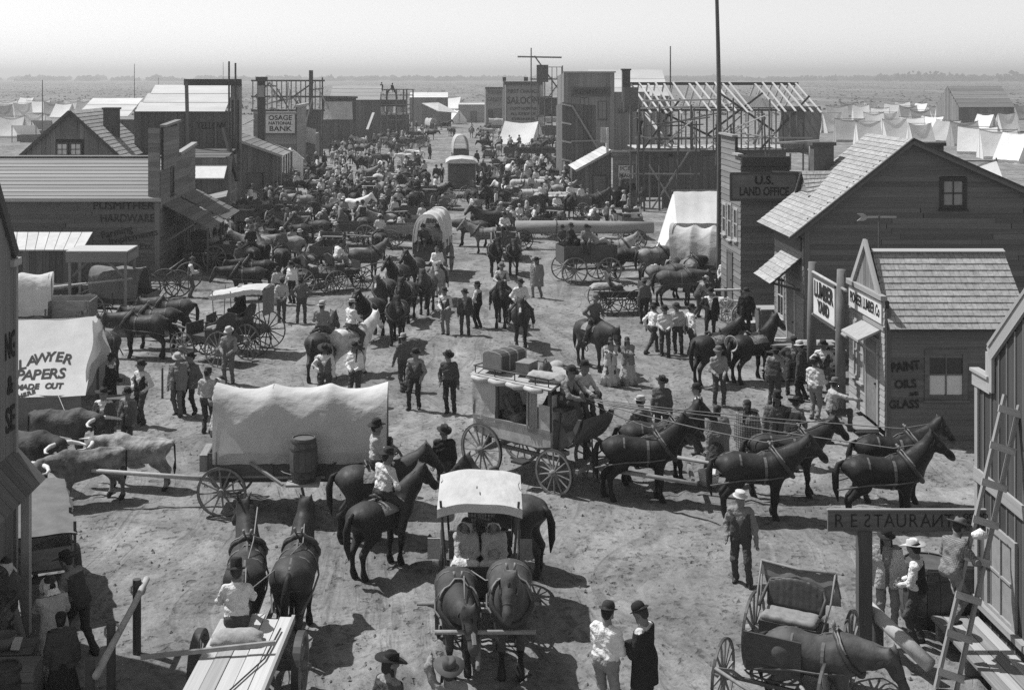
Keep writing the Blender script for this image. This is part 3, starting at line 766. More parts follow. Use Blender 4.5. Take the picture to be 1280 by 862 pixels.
# horses, mules, oxen
def horse_prims(neck='mid', turn=0, st=0, mule=False, head=None):
  rr = random.Random(st * 13 + 5)
  tr = []; nk = []; lg = []
  A = lambda g, a, b, ra, rb, t=0: g.append(prim(a, b, ra, rb, t))
  for s in (-1, 1):
    A(tr, (s * 0.055, -0.42, 1.16), (s * 0.06, 0.22, 1.12), 0.265, 0.275)      # barrel
    A(tr, (s * 0.10, -0.62, 1.20), (s * 0.10, -0.45, 1.22), 0.225, 0.225)      # croup
    A(tr, (s * 0.10, 0.42, 1.14), (s * 0.08, 0.34, 1.24), 0.215, 0.20)         # shoulder
  A(tr, (0, -0.80, 1.22), (0, -0.55, 1.32), 0.14, 0.15)
  A(tr, (0, 0.56, 1.10), (0, 0.50, 1.26), 0.19, 0.20)                            # breast
  A(tr, (0, 0.34, 1.44), (0, 0.10, 1.38), 0.10, 0.10)                            # withers
  A(tr, (0, -0.20, 1.00), (0, 0.20, 0.98), 0.22, 0.22)                           # belly
  el = {'up': 58, 'mid': 42, 'low': 8, 'graze': -38}[neck]; hd = {'up': -42, 'mid': -48, 'low': -62, 'graze': -78}[neck] if head is None else head
  tn = R(turn)
  nd = lambda e, t: V3(-math.sin(t) * math.cos(R(e)), math.cos(t) * math.cos(R(e)), math.sin(R(e)))
  B = V3(0, 0.52, 1.30); n1 = nd(el - 8, tn * 0.5); m1 = B + n1 * 0.35; n2 = nd(el + 4, tn); poll = m1 + n2 * 0.33
  A(nk, B, m1, 0.235, 0.175); A(nk, m1, poll, 0.175, 0.122)
  A(nk, B + V3(0, 0.04, -0.10), m1 + V3(0, 0, -0.07), 0.20, 0.15); A(nk, B + V3(0, -0.12, 0.12), m1 + V3(0, -0.05, 0.08), 0.12, 0.11)
  h = nd(hd, tn * 1.15); side = h.cross(V3(0, 0, 1)).normalized(); up = side.cross(h)
  A(nk, poll + h * 0.02, poll + h * 0.22, 0.108, 0.095); A(nk, poll + h * 0.08 - up * 0.075, poll + h * 0.28 - up * 0.06, 0.090, 0.072)
  A(nk, poll + h * 0.20, poll + h * 0.50, 0.088, 0.070); A(nk, poll + h * 0.50 - up * 0.012, poll + h * 0.58 - up * 0.02, 0.068, 0.058, 2)
  eh = 0.30 if mule else 0.19
  for s in (-1, 1):
    e0 = poll + side * s * 0.055 + up * 0.05
    A(nk, e0, e0 + (V3(0, 0, 1) * 0.75 - h * 0.35 + side * s * 0.35).normalized() * eh, 0.044, 0.012)
  hoofs = []
  for s in (-1, 1):
    f = rr.uniform(-0.10, 0.12) if st else 0.0
    lift = 0.0
    A(lg, (s * 0.135, 0.40, 1.05), (s * 0.15, 0.36 + f * 0.2, 0.80), 0.15, 0.095)
    A(lg, (s * 0.15, 0.36 + f * 0.2, 0.82), (s * 0.145, 0.40 + f * 0.6, 0.47), 0.088, 0.054)
    A(lg, (s * 0.145, 0.40 + f * 0.6, 0.47), (s * 0.145, 0.39 + f * 0.9, 0.15), 0.050, 0.038, 1)
    A(lg, (s * 0.145, 0.39 + f * 0.9, 0.15), (s * 0.145, 0.43 + f, 0.07), 0.042, 0.045, 1)
    A(lg, (s * 0.145, 0.43 + f, 0.07), (s * 0.145, 0.45 + f, 0.025), 0.050, 0.060, 3)
    b = rr.uniform(-0.14, 0.14) if st else 0.0
    A(lg, (s * 0.15, -0.60, 1.14), (s * 0.165, -0.48 + b * 0.3, 0.86), 0.215, 0.15)
    A(lg, (s * 0.165, -0.46 + b * 0.3, 0.88), (s * 0.15, -0.76 + b * 0.7, 0.54), 0.125, 0.062)
    A(lg, (s * 0.15, -0.76 + b * 0.7, 0.54), (s * 0.15, -0.74 + b, 0.16), 0.056, 0.042, 1)
    A(lg, (s * 0.15, -0.74 + b, 0.16), (s * 0.15, -0.70 + b, 0.07), 0.044, 0.046, 1)
    A(lg, (s * 0.15, -0.70 + b, 0.07), (s * 0.15, -0.68 + b, 0.025), 0.052, 0.062, 3)
  return dict(trunk=tr, neck=nk, legs=lg, poll=poll, h=h, side=side, up=up, B=B, m1=m1)
_HC = {}
def ring(prims, c, u, v, off, n=20, a0=0, a1=360):
  pts = []
  for i in range(n):
    t = R(a0 + (a1 - a0) * i / (n if a1 - a0 == 360 else n - 1))
    d = u * math.cos(t) + v * math.sin(t); q = 0.9
    for _ in range(24):
      P = np.array(c + d * q, dtype=np.float32)[None]
      ds = min(float(pdist(P, p)[0]) for p in prims)
      q -= max(ds, 0.0) * 0.95
      if ds < 0.004 or q < 0.02: break
    pts.append((c + d * (q + off), d))
  return pts
def band(mb, pts, ax, w, th=0.012, closed=True, m=0):
  o = len(mb.v); n = len(pts)
  for p, d in pts:
    for (a, b) in ((-w / 2, 0), (w / 2, 0), (w / 2, th), (-w / 2, th)):
      mb.v.append(tuple(p + ax * a + d * b))
  for i in range(n if closed else n - 1):
    j = (i + 1) % n
    for k in range(4):
      mb.f.append((o + 4 * i + k, o + 4 * i + (k + 1) % 4, o + 4 * j + (k + 1) % 4, o + 4 * j + k)); mb.m.append(m)
X_, Y_, Z_ = V3(1, 0, 0), V3(0, 1, 0), V3(0, 0, 1)
def horse_meshes(neck, turn, st, mule, lod, kind='horse'):
  key = (neck, turn, st, mule, lod, kind)
  if key in _HC: return _HC[key]
  h = horse_prims(neck, turn, st, mule) if kind == 'horse' else ox_prims(neck, turn, st)
  cell = {'n': 0.032, 'm': 0.045, 'f': 0.07}[lod]
  V, Q, t = sdf_mesh(h['trunk'] + h['neck'] + h['legs'], cell, 0.028 if kind == 'horse' else 0.030)
  ex = MB()
  for s in (-1, 1):
    ex.lathe([(0, -0.018), (0.018, 0), (0, 0.018)], 6, h['poll'] + h['h'] * 0.17 + h['side'] * s * (0.083 if kind == 'horse' else 0.10) + h['up'] * 0.015, m=3)
  d = {'body': npmesh(kind + '_body', V, Q, t, ['coat_bay', 'coat_bay', 'coat_bay', 'hoof'], ex), 'rig': h}
  mb = MB()
  if kind == 'horse':
    sw = (st % 3 - 1) * 0.05
    mb.tube([(0, -0.86, 1.34), (0, -0.98, 1.28), (sw * .4, -1.04, 1.05), (sw, -1.03, 0.75), (sw * 1.5, -0.98, 0.48)], [0.035, 0.05, 0.075, 0.065, 0.012], 8)
  else:
    mb.tube([(0, -0.98, 1.24), (0, -1.06, 1.15), (0.03, -1.07, 0.75), (0.04, -1.05, 0.55), (0.05, -1.04, 0.36)], [0.03, 0.028, 0.02, 0.045, 0.01], 8)
  d['tail'] = mb.mesh('tail', 'mane_dark', True)
  if kind == 'horse':
    mb = MB(); B, m1, po = h['B'], h['m1'], h['poll']
    top = []
    for i in range(9):
      u = i / 8
      p = (B + V3(0, -0.16, 0.20)) * (1 - u) ** 2 + (m1 + V3(0, -0.10, 0.13)) * 2 * u * (1 - u) + (po + V3(0, 0.02, 0.10)) * u * u
      top.append(p)
    def fn(u, v):
      f = u * 8; i = min(int(f), 7); p = top[i].lerp(top[i + 1], f - i)
      return p + V3(0.02 + 0.14 * v ** 0.6, 0.0, 0.035 - (0.27 if not mule else 0.05) * v * (1 - 0.35 * abs(2 * u - 1)) - 0.05 * math.sin(u * 71) * math.sin(u * 23) * v)
    mb.grid(24, 3, fn)
    mb.grid(24, 2, lambda u, v: fn(u, 0) + V3(-0.05 * v, 0, -0.03 * v))
    mb.tube([po + h['up'] * 0.09, po + h['h'] * 0.10 + h['up'] * 0.10, po + h['h'] * 0.20 + h['up'] * 0.085], [0.03, 0.035, 0.01], 6)
    d['mane'] = mb.mesh('mane', 'mane_dark', True)
    nk = h['neck']
    mb = MB()
    c = po + h['h'] * 0.36; band(mb, ring(nk, c, h['side'], h['up'], 0.003, 14), h['h'], 0.025, 0.008)
    c = po + h['h'] * 0.10 - h['up'] * 0.02; band(mb, ring(nk[:-2], c, h['side'], h['up'], 0.004, 14), h['h'], 0.028, 0.008)
    for s in (-1, 1):
      mb.beam(po + h['h'] * 0.10 + h['side'] * s * 0.105, po + h['h'] * 0.36 + h['side'] * s * 0.080, 0.02, 0.012)
      mb.box(po + h['h'] * 0.17 + h['side'] * s * 0.118 + h['up'] * 0.01, (0.012, 0.10, 0.09), mat=Matrix((h['side'], h['h'], h['up'])).transposed())
    d['bridle'] = mb.mesh('bridle', 'leather')
    T = h['trunk']; TN = T + nk[:3]
    if lod != 'f':
      mb = MB(); ax = V3(0, 0.80, 0.60).normalized(); cv = V3(0, -0.60, 0.80).normalized()
      rp = ring(TN, V3(0, 0.50, 1.24), X_, cv, 0.03, 22)
      mb.tube([p for p, _ in rp], 0.052, 7, closed=True)
      d['collar'] = mb.mesh('collar', 'leather', True)
      mb = MB()
      mb.tube([p + dd * 0.03 + ax * 0.05 for p, dd in rp[1:11]], 0.018, 5);
      for s in (-1, 1): mb.tube([V3(s * 0.05, 0.26, 1.60), V3(s * 0.07, 0.22, 1.70)], [0.02, 0.024], 5)
      d['hames'] = mb.mesh('hames', 'leather_pale', True)
      mb = MB()
      band(mb, ring(T, V3(0, 0.10, 1.15), X_, Z_, 0.004, 22), Y_, 0.055)
      band(mb, ring(T, V3(0, -0.42, 1.15), X_, Z_, 0.004, 12, 8, 172), Y_, 0.04, closed=False)
      rb = ring(T, V3(0, -0.45, 1.08), X_, Y_, 0.006, 15, 180, 360); band(mb, rb, Z_, 0.055, closed=False)
      tops = [(ring(T + nk[:2], V3(0, y, 1.1), X_, Z_, 0.005, 2, 90, 91)[0]) for y in np.linspace(0.20, -0.80, 9)]
      band(mb, tops, X_, 0.035, closed=False)
      for s in (-1, 1):      # trace chains along the flank
        mb.tube([V3(s * 0.30, 0.46, 1.02), V3(s * 0.37, 0.10, 0.98), V3(s * 0.36, -0.45, 0.95), V3(s * 0.24, -1.05, 0.80)], 0.018, 5)
      d['harness'] = mb.mesh('harness', 'harness_strap')
      mb = MB()
      for yc, ww in ((-0.02, 0.62),):
        pts = ring(T, V3(0, yc, 1.15), X_, Z_, 0.008, 13, 12, 168); band(mb, pts, Y_, ww, 0.02, closed=False)
      d['saddle_blanket'] = mb.mesh('saddle_blanket', 'cloth_grey', True)
      tz = float(ring(T, V3(0, -0.02, 1.15), X_, Z_, 0.0, 2, 90, 91)[0][0].z)
      pr = [prim((0, -0.18, tz + 0.04), (0, 0.16, tz + 0.04), 0.055, 0.05)]
      for s in (-1, 1):
        pr += [prim((s * 0.10, -0.16, tz + 0.0), (s * 0.09, 0.12, tz + 0.0), 0.045, 0.04), prim((s * 0.15, -0.24, tz + 0.10), (0, -0.27, tz + 0.15), 0.03, 0.03), prim((s * 0.10, 0.17, tz + 0.03), (0, 0.20, tz + 0.11), 0.03, 0.03),
             prim((s * 0.22, 0.0, tz - 0.10), (s * 0.37, 0.06, tz - 0.42), 0.035, 0.03)]
      pr += [prim((0, 0.20, tz + 0.12), (0, 0.24, tz + 0.19), 0.018, 0.026)]
      V2, Q2, t2 = sdf_mesh(pr, 0.03, 0.02); ex = MB()
      for s in (-1, 1):
        ex.beam((s * 0.385, 0.06, tz - 0.40), (s * 0.42, 0.08, tz - 0.62), 0.05, 0.015)
        ex.tube([(s * 0.42 + 0.06 * math.cos(a) * 0, 0.08 + 0.075 * math.cos(a), tz - 0.70 + 0.085 * math.sin(a)) for a in np.linspace(0, 2 * math.pi, 9)[:-1]], 0.016, 5, closed=True)
      d['saddle'] = npmesh('saddle', V2, Q2, t2 * 0, ['leather'], ex)
      d['saddle_z'] = tz + 0.06
  else:
    d['horns'] = []
    for s in (-1, 1):
      mb = MB(); po, sd, up_, hh = h['poll'], h['side'] * s, h['up'], h['h']
      mb.tube([po + sd * 0.09 + up_ * 0.03, po + sd * 0.28 + up_ * 0.02 + hh * .02, po + sd * 0.44 + up_ * 0.06 + hh * 0.10, po + sd * 0.52 + up_ * 0.16 + hh * 0.20, po + sd * 0.50 + up_ * 0.28 + hh * 0.28], [0.06, 0.055, 0.045, 0.028, 0.006], 8)
      d['horns'].append(mb.mesh('horn', 'horn', True))
  _HC[key] = d
  return d
def ox_prims(neck='low', turn=0, st=0):
  rr = random.Random(st * 17 + 3); tr = []; nk = []; lg = []
  A = lambda g, a, b, ra, rb, t=0: g.append(prim(a, b, ra, rb, t))
  for s in (-1, 1):
    A(tr, (s * 0.08, -0.42, 1.00), (s * 0.08, 0.30, 0.98), 0.25, 0.28)
    A(tr, (s * 0.16, -0.74, 1.10), (s * 0.16, -0.55, 1.10), 0.16, 0.15); A(tr, (s * 0.22, -0.56, 1.20), (s * 0.19, -0.48, 1.18), 0.06, 0.09); A(tr, (s * 0.13, -0.95, 1.20), (s * 0.12, -0.88, 1.16), 0.06, 0.09)
    A(tr, (s * 0.10, 0.50, 1.02), (s * 0.08, 0.42, 1.18), 0.21, 0.18)
  A(tr, (0, -0.98, 1.18), (0, -0.4, 1.27), 0.07, 0.08); A(tr, (0, -0.4, 1.24), (0, 0.30, 1.24), 0.08, 0.09); A(tr, (0, 0.28, 1.26), (0, 0.48, 1.28), 0.12, 0.14)
  A(tr, (0, 0.58, 0.92), (0, 0.62, 1.12), 0.19, 0.19); A(tr, (0, -0.3, 0.86), (0, 0.3, 0.80), 0.22, 0.24)
  tn = R(turn); el = {'low': 4, 'mid': 26}[neck]
  nd = lambda e, t: V3(-math.sin(t) * math.cos(R(e)), math.cos(t) * math.cos(R(e)), math.sin(R(e)))
  B = V3(0, 0.62, 1.14); m1 = B + nd(el, tn * .5) * 0.26; po = m1 + nd(el, tn) * 0.26
  A(nk, B, m1, 0.21, 0.17); A(nk, m1, po, 0.17, 0.12); A(nk, B - V3(0, 0, 0.22), m1 - V3(0, 0, 0.16), 0.10, 0.06)
  h = nd(-52, tn * 1.2); side = h.cross(V3(0, 0, 1)).normalized(); up = side.cross(h)
  A(nk, po, po + h * 0.20, 0.135, 0.115); A(nk, po + h * 0.18, po + h * 0.48, 0.108, 0.085); A(nk, po + h * 0.42, po + h * 0.48, 0.085, 0.075, 2)
  A(nk, po + side * -0.09, po + side * 0.09, 0.075, 0.075)
  for s in (-1, 1):
    e0 = po + side * s * 0.12 - up * 0.03 + h * 0.05; A(nk, e0, e0 + side * s * 0.15 - up * 0.04, 0.04, 0.018)
    f = rr.uniform(-0.08, 0.10)
    A(lg, (s * 0.16, 0.46, 0.92), (s * 0.18, 0.42, 0.68), 0.16, 0.10); A(lg, (s * 0.18, 0.42, 0.70), (s * 0.17, 0.45 + f * .5, 0.40), 0.095, 0.062)
    A(lg, (s * 0.17, 0.45 + f * .5, 0.40), (s * 0.17, 0.44 + f, 0.12), 0.055, 0.046, 1); A(lg, (s * 0.17, 0.45 + f, 0.10), (s * 0.17, 0.49 + f, 0.035), 0.052, 0.066, 3)
    b = rr.uniform(-0.14, 0.12)
    A(lg, (s * 0.18, -0.68, 1.00), (s * 0.20, -0.55 + b * .3, 0.74), 0.185, 0.12); A(lg, (s * 0.20, -0.55 + b * .3, 0.76), (s * 0.18, -0.82 + b * .7, 0.46), 0.115, 0.062)
    A(lg, (s * 0.18, -0.82 + b * .7, 0.46), (s * 0.18, -0.80 + b, 0.13), 0.056, 0.047, 1); A(lg, (s * 0.18, -0.80 + b, 0.11), (s * 0.18, -0.74 + b, 0.035), 0.052, 0.066, 3)
  return dict(trunk=tr, neck=nk, legs=lg, poll=po, h=h, side=side, up=up, B=B, m1=m1)
_hn = [0]
def horse(label, loc, yaw, coat='bay', neck='mid', turn=0, st=None, mule=False, lod='n', tack=None, sc=1.0, blaze=False, group=None, socks=None, name='horse'):
  """loc = ground under the girth; yaw as for people"""
  _hn[0] += 1
  if st is None: st = _hn[0] % 5 + 1
  if turn == 0: turn = (0, -14, 9, 0, 16, -7, 12, -18)[_hn[0] % 8]
  d = horse_meshes(neck, turn, st, mule, lod)
  loc = Vector(loc)
  if abs(loc.z) < 1e-6: loc.z = gzf(loc.x, loc.y) - 0.01
  rb = random.Random(_hn[0] * 7); sz = sc * rb.uniform(.95, 1.04)
  t = thing('mule' if mule else name, label, 'mule' if mule else 'horse', loc, R(yaw), group, (sc * rb.uniform(.93, 1.10), sc * rb.uniform(.94, 1.05), sz))
  c = 'coat_' + coat; b = obj('body', d['body'], t)
  set_mats(b, [c, ('coat_black' if coat in ('bay', 'brown', 'dun') else c) if not socks else 'coat_white', 'coat_brown' if coat == 'black' else c if coat != 'white' else 'coat_grey', 'hoof'])
  mm = 'mane_pale' if coat == 'white' else 'mane_dark'
  for p in ('mane', 'tail'):
    q = obj(p, d[p], t); set_mats(q, [mm])
  if blaze:
    g = d['rig']; mb = MB(); po = g['poll']; ax = g['h']
    mb.grid(2, 6, lambda u, v: po + ax * (0.10 + 0.36 * v) + g['side'] * (u - 0.5) * 0.07 + g['up'] * (0.105 - 0.030 * v + 0.012 * (1 - abs(2 * u - 1))))
    mb.build('blaze', 'blaze', t, True)
  if tack: obj('bridle', d['bridle'], t)
  if tack == 'harness':
    for p in ('collar', 'hames', 'harness'): obj(p, d[p], t)
  if tack == 'saddle':
    for p in ('saddle_blanket', 'saddle'): obj(p, d[p], t)
  t['saddle_z'] = d.get('saddle_z', 1.5) * sz + loc.z
  return t
def far_horse(label, loc, yaw, coat='bay', neck='mid', turn=0, st=1, sc=1.0, group=None):
  key = ('farh', neck, turn, st)
  if key not in _HC:
    h = horse_prims(neck, turn, st)
    V, Q, t = sdf_mesh(h['trunk'] + h['neck'] + h['legs'] + [prim((0, -0.9, 1.3), (0, -1.03, 1.0), 0.04, 0.07), prim((0, -1.03, 1.0), (0, -1.0, 0.5), 0.07, 0.02)], 0.07, 0.028)
    _HC[key] = npmesh('distant_horse', V, Q, t, ['coat_bay', 'coat_black', 'coat_bay', 'hoof'])
  loc = Vector(loc)
  if abs(loc.z) < 1e-6: loc.z = gzf(loc.x, loc.y)
  o = obj('horse', _HC[key], None, loc, (0, 0, R(yaw)), [sc] * 3)
  set_mats(o, ['coat_' + coat, 'coat_' + coat, 'coat_' + coat, 'hoof'])
  return tag(o, label, 'horse', group)
def ox(label, loc, yaw, neck='low', turn=0, st=1, sc=1.0, group=None, hide='ox_hide'):
  d = horse_meshes(neck, turn, st, False, 'n', 'ox'); loc = Vector(loc); loc.z = gzf(loc.x, loc.y) - 0.01
  t = thing('draught_ox', label, 'ox', loc, R(yaw), group, [sc] * 3)
  b = obj('body', d['body'], t); set_mats(b, [hide, hide, 'coat_brown', 'hoof'])
  obj('tail', d['tail'], t)
  for hm in d['horns']: obj('horn', hm, t)
  return t
def rider(label, hs, pose='ride', **k):
  """a person seated on horse hs"""
  y = math.degrees(hs.rotation_euler.z); f = Matrix.Rotation(hs.rotation_euler.z, 3, 'Z') @ V3(0, -0.04, 0)
  return person(label, (hs.location.x + f.x, hs.location.y + f.y, 0), y, pose, z=hs['saddle_z'] - 0.01, **k)
# wheels and vehicles (local +Y is forward, +X is right)
_WH = {}
def wheel_meshes(r, n, rim=0.055, w=0.06, mat='wheel_wood'):
  k = (round(r, 2), n, rim, w, mat)
  if k in _WH: return _WH[k]
  def ringm(r0, r1, ww, m):
    mb = MB(); N = 32
    for j in range(N):
      a = 2 * math.pi * j / N; c, s_ = math.cos(a), math.sin(a)
      mb.v += [(-ww / 2, r0 * c, r0 * s_), (ww / 2, r0 * c, r0 * s_), (ww / 2, r1 * c, r1 * s_), (-ww / 2, r1 * c, r1 * s_)]
    for j in range(N):
      a = 4 * j; b = 4 * ((j + 1) % N)
      for q in range(4): mb.f.append((a + q, a + (q + 1) % 4, b + (q + 1) % 4, b + q)); mb.m.append(0)
    return mb
  d = {}
  d['rim'] = ringm(r - rim, r - 0.008, w, 0).mesh('rim', mat)
  d['tyre'] = ringm(r - 0.008, r, w + 0.004, 0).mesh('tyre', 'iron')
  my = Matrix.Rotation(R(90), 3, 'Y')
  d['hub'] = MB().lathe([(0.0, -0.15), (0.05, -0.15), (0.06, -0.11), (0.085, -0.06), (0.092, 0.0), (0.085, 0.06), (0.058, 0.12), (0.05, 0.17), (0.0, 0.17)], 12, mat=my, sx=min(1, r * 1.7), sy=min(1, r * 1.7)).mesh('hub', mat)
  sp = MB().tube([(0, 0, 0.07), (0, 0, (r - rim) * 0.5), (0, 0, r - rim + 0.01)], [0.026, 0.021, 0.018], 6)
  d['spoke'] = sp.mesh('spoke', mat)
  al = MB(); base = ringm(r - rim, r, w, 0); al.add(base.v, base.f)
  for j in range(n):
    q = Matrix.Rotation(2 * math.pi * j / n, 3, 'X'); al.add([q @ Vector(v) for v in sp.v], sp.f)
  hm = d['hub']; al.add([v.co for v in hm.vertices], [tuple(p.vertices) for p in hm.polygons])
  d['all'] = al.mesh('wheel', mat)
  _WH[k] = d
  return d
def wheel(parent, c, r, n=12, lod='n', rim=0.055, w=0.06, mat='wheel_wood', steer=0.0):
  d = wheel_meshes(r, n, rim, w, mat); spin = random.uniform(0, 6.28)
  rot = (0, 0, steer)
  if lod == 'n':
    e = obj('wheel', d['rim'], parent, c, rot); obj('tyre', d['tyre'], e); obj('hub', d['hub'], e)
    for j in range(n): obj('spoke', d['spoke'], e, None, (spin + 2 * math.pi * j / n, 0, 0))
    return e
  return obj('wheel', d['all'], parent, c, (spin, 0, steer) if not steer else rot)
def gearing(t, track, yr, yf, rr, rf, lod, tongue=0.0, mat='wagon_wood', wm='wheel_wood', n=12, rim=0.055, w=0.06, steer=0.0, light=False):
  for s in (-1, 1):
    wheel(t, (s * track / 2, yr, rr), rr, n, lod, rim, w, wm); wheel(t, (s * track / 2, yf, rf), rf, n, lod, rim, w, wm, steer)
  q = 0.05 if light else 0.10
  bx(t, 'axle', (0, yr, rr), (track - 0.05, q, q), mat); bx(t, 'axle', (0, yf, rf), (track - 0.05, q, q), mat)
  bx(t, 'reach_pole', (0, (yr + yf) / 2, (rr + rf) / 2 - 0.01), (q * .8, yf - yr, q * .8), mat)
  if tongue:
    MB().tube([(0, yf, rf), (0, yf + tongue * 0.5, rf + 0.05), (0, yf + tongue, rf + 0.12)], [0.05, 0.045, 0.035], 6).build('tongue', 'wagon_pale', t, True)
    MB().box((0, yf + 0.35, rf + 0.06), (1.1, 0.06, 0.07)).build('doubletree', 'wagon_pale', t)
_cv = {}
def cover(mb, L, W, z0, z1, hoops=4, sag=0.08, flare=0.15, seedn=0, n=40, m=64, puck=False):
  """canvas over bows along y from -L/2 to L/2"""
  rr = random.Random(seedn); ph = [rr.uniform(0, 6) for _ in range(6)]
  def fn(u, v):
    y = (u - 0.5) * L; t = v                        # v: 0 right rail .. 1 left rail
    h = u * (hoops - 1); fr = h - math.floor(h)
    sg = sag * math.sin(math.pi * fr) ** 1.0 if 0 < u < 1 else 0.0
    a = math.pi * t
    x = (W / 2) * math.copysign(abs(math.cos(a)) ** 0.75, math.cos(a)); z = z0 + (z1 - z0) * abs(math.sin(a)) ** 0.75
    endf = flare * (abs(2 * u - 1) ** 3)
    cx = 1 - sg / (z1 - z0) * 0.55
    z = z0 + (z - z0) * (1 - sg / (z1 - z0))
    dg = (1 - abs(math.sin(9.5 * u * (hoops - 1) / 3 - 5.5 * abs(t - .5) * 2 + ph[1]))) ** 3 + (1 - abs(math.sin(7 * u * (hoops - 1) / 3 + 6.5 * abs(t - .5) * 2 + ph[2]))) ** 4
    wr = 0.022 * math.sin(14 * u + 9 * t + ph[0]) * math.sin(a) + 0.040 * dg * (0.35 + 0.65 * abs(math.cos(a))) * min(1, 4 * fr * (1 - fr) + .25) + 0.010 * math.sin(37 * u + ph[3]) * abs(math.cos(a))
    return (x * cx * (1 + wr * 0.7), y + math.copysign(endf, y) * math.sin(a) * 0.6, z + wr * 0.8)
  mb.grid(m, n, fn)
def wagon(label, loc, yaw, L=3.2, W=1.1, side=0.42, zf=0.85, rr=0.62, rf=0.54, lod='n', cov=None, ztop=2.6, tongue=3.2, seat=True, boxm='wagon_wood', covm='canvas', group=None, name='farm_wagon', cat='wagon', track=1.45, wb=None, hoops=4, covl=None, wm='wheel_wood', nsp=12, sag=0.08, steer=0.0, flare=0.18, nbands=3):
  loc = Vector(loc); loc.z = gzf(loc.x, loc.y) - 0.015
  t = thing(name, label, cat, loc, R(yaw), group)
  wb = wb or L * 0.66
  gearing(t, track, -wb / 2, wb / 2, rr, rf, lod, tongue, wm=wm, n=nsp, steer=steer)
  bx(t, 'bolster', (0, -wb / 2, zf - 0.09), (track * 0.75, 0.14, 0.16), 'wagon_wood'); bx(t, 'bolster', (0, wb / 2, zf - 0.09), (track * 0.75, 0.14, 0.16), 'wagon_wood')
  bx(t, 'floor', (0, 0, zf), (W, L, 0.05), 'wagon_pale')
  nb = 2 if lod == 'n' else 1
  for s in (-1, 1):
    for k in range(nb):
      hh = side / nb
      bx(t, 'side_board', (s * (W / 2 + 0.012), 0, zf + 0.026 + hh * (k + 0.5)), (0.03, L, hh - 0.008), boxm)
    for y in np.linspace(-L * 0.46, L * 0.46, 4 if lod == 'n' else 3):
      bx(t, 'stake', (s * (W / 2 + 0.045), y, zf + side * 0.5), (0.03, 0.06, side + 0.10), boxm)
  bx(t, 'tailgate', (0, -L / 2 - 0.016, zf + side * 0.5), (W - 0.02, 0.03, side), boxm)
  bx(t, 'front_board', (0, L / 2 + 0.016, zf + side * 0.5), (W - 0.02, 0.03, side), boxm)
  if seat:
    bx(t, 'seat', (0, L * 0.36, zf + side + 0.20), (W * 0.92, 0.36, 0.04), 'wagon_pale'); bx(t, 'seat_back', (0, L * 0.36 - 0.20, zf + side + 0.36), (W * 0.92, 0.03, 0.20), 'wagon_wood')
    for s in (-1, 1): bx(t, 'seat_spring', (s * W * 0.4, L * 0.36, zf + side + 0.09), (0.05, 0.30, 0.16), 'iron')
  cl = covl or L * 0.98
  if cov in ('full', 'hoops', 'round'):
    for k in range(hoops):
      y = (k / (hoops - 1) - 0.5) * cl
      pts = [((W / 2 + 0.01) * math.copysign(abs(math.cos(a)) ** 0.75, math.cos(a)), y, zf + side * 0.6 + (ztop - 0.03 - zf - side * 0.6) * abs(math.sin(a)) ** 0.75) for a in np.linspace(0.0, math.pi, 15)]
      MB().tube(pts, 0.018, 5).build('bow', 'wagon_pale', t, True)
    if cov != 'hoops':
      mb = MB(); cover(mb, cl, W + 0.12, zf + side * 0.55, ztop, hoops, sag, flare, seedn=int(loc.x * 10) + 3)
      mb.build('canvas_cover', covm, t, True)
  return t
def W2(t, x, y, z=0.0):
  return Matrix.Translation(t.location) @ Matrix.Rotation(t.rotation_euler.z, 4, 'Z') @ Vector((x, y, z))
def yaw_of(t): return math.degrees(t.rotation_euler.z)
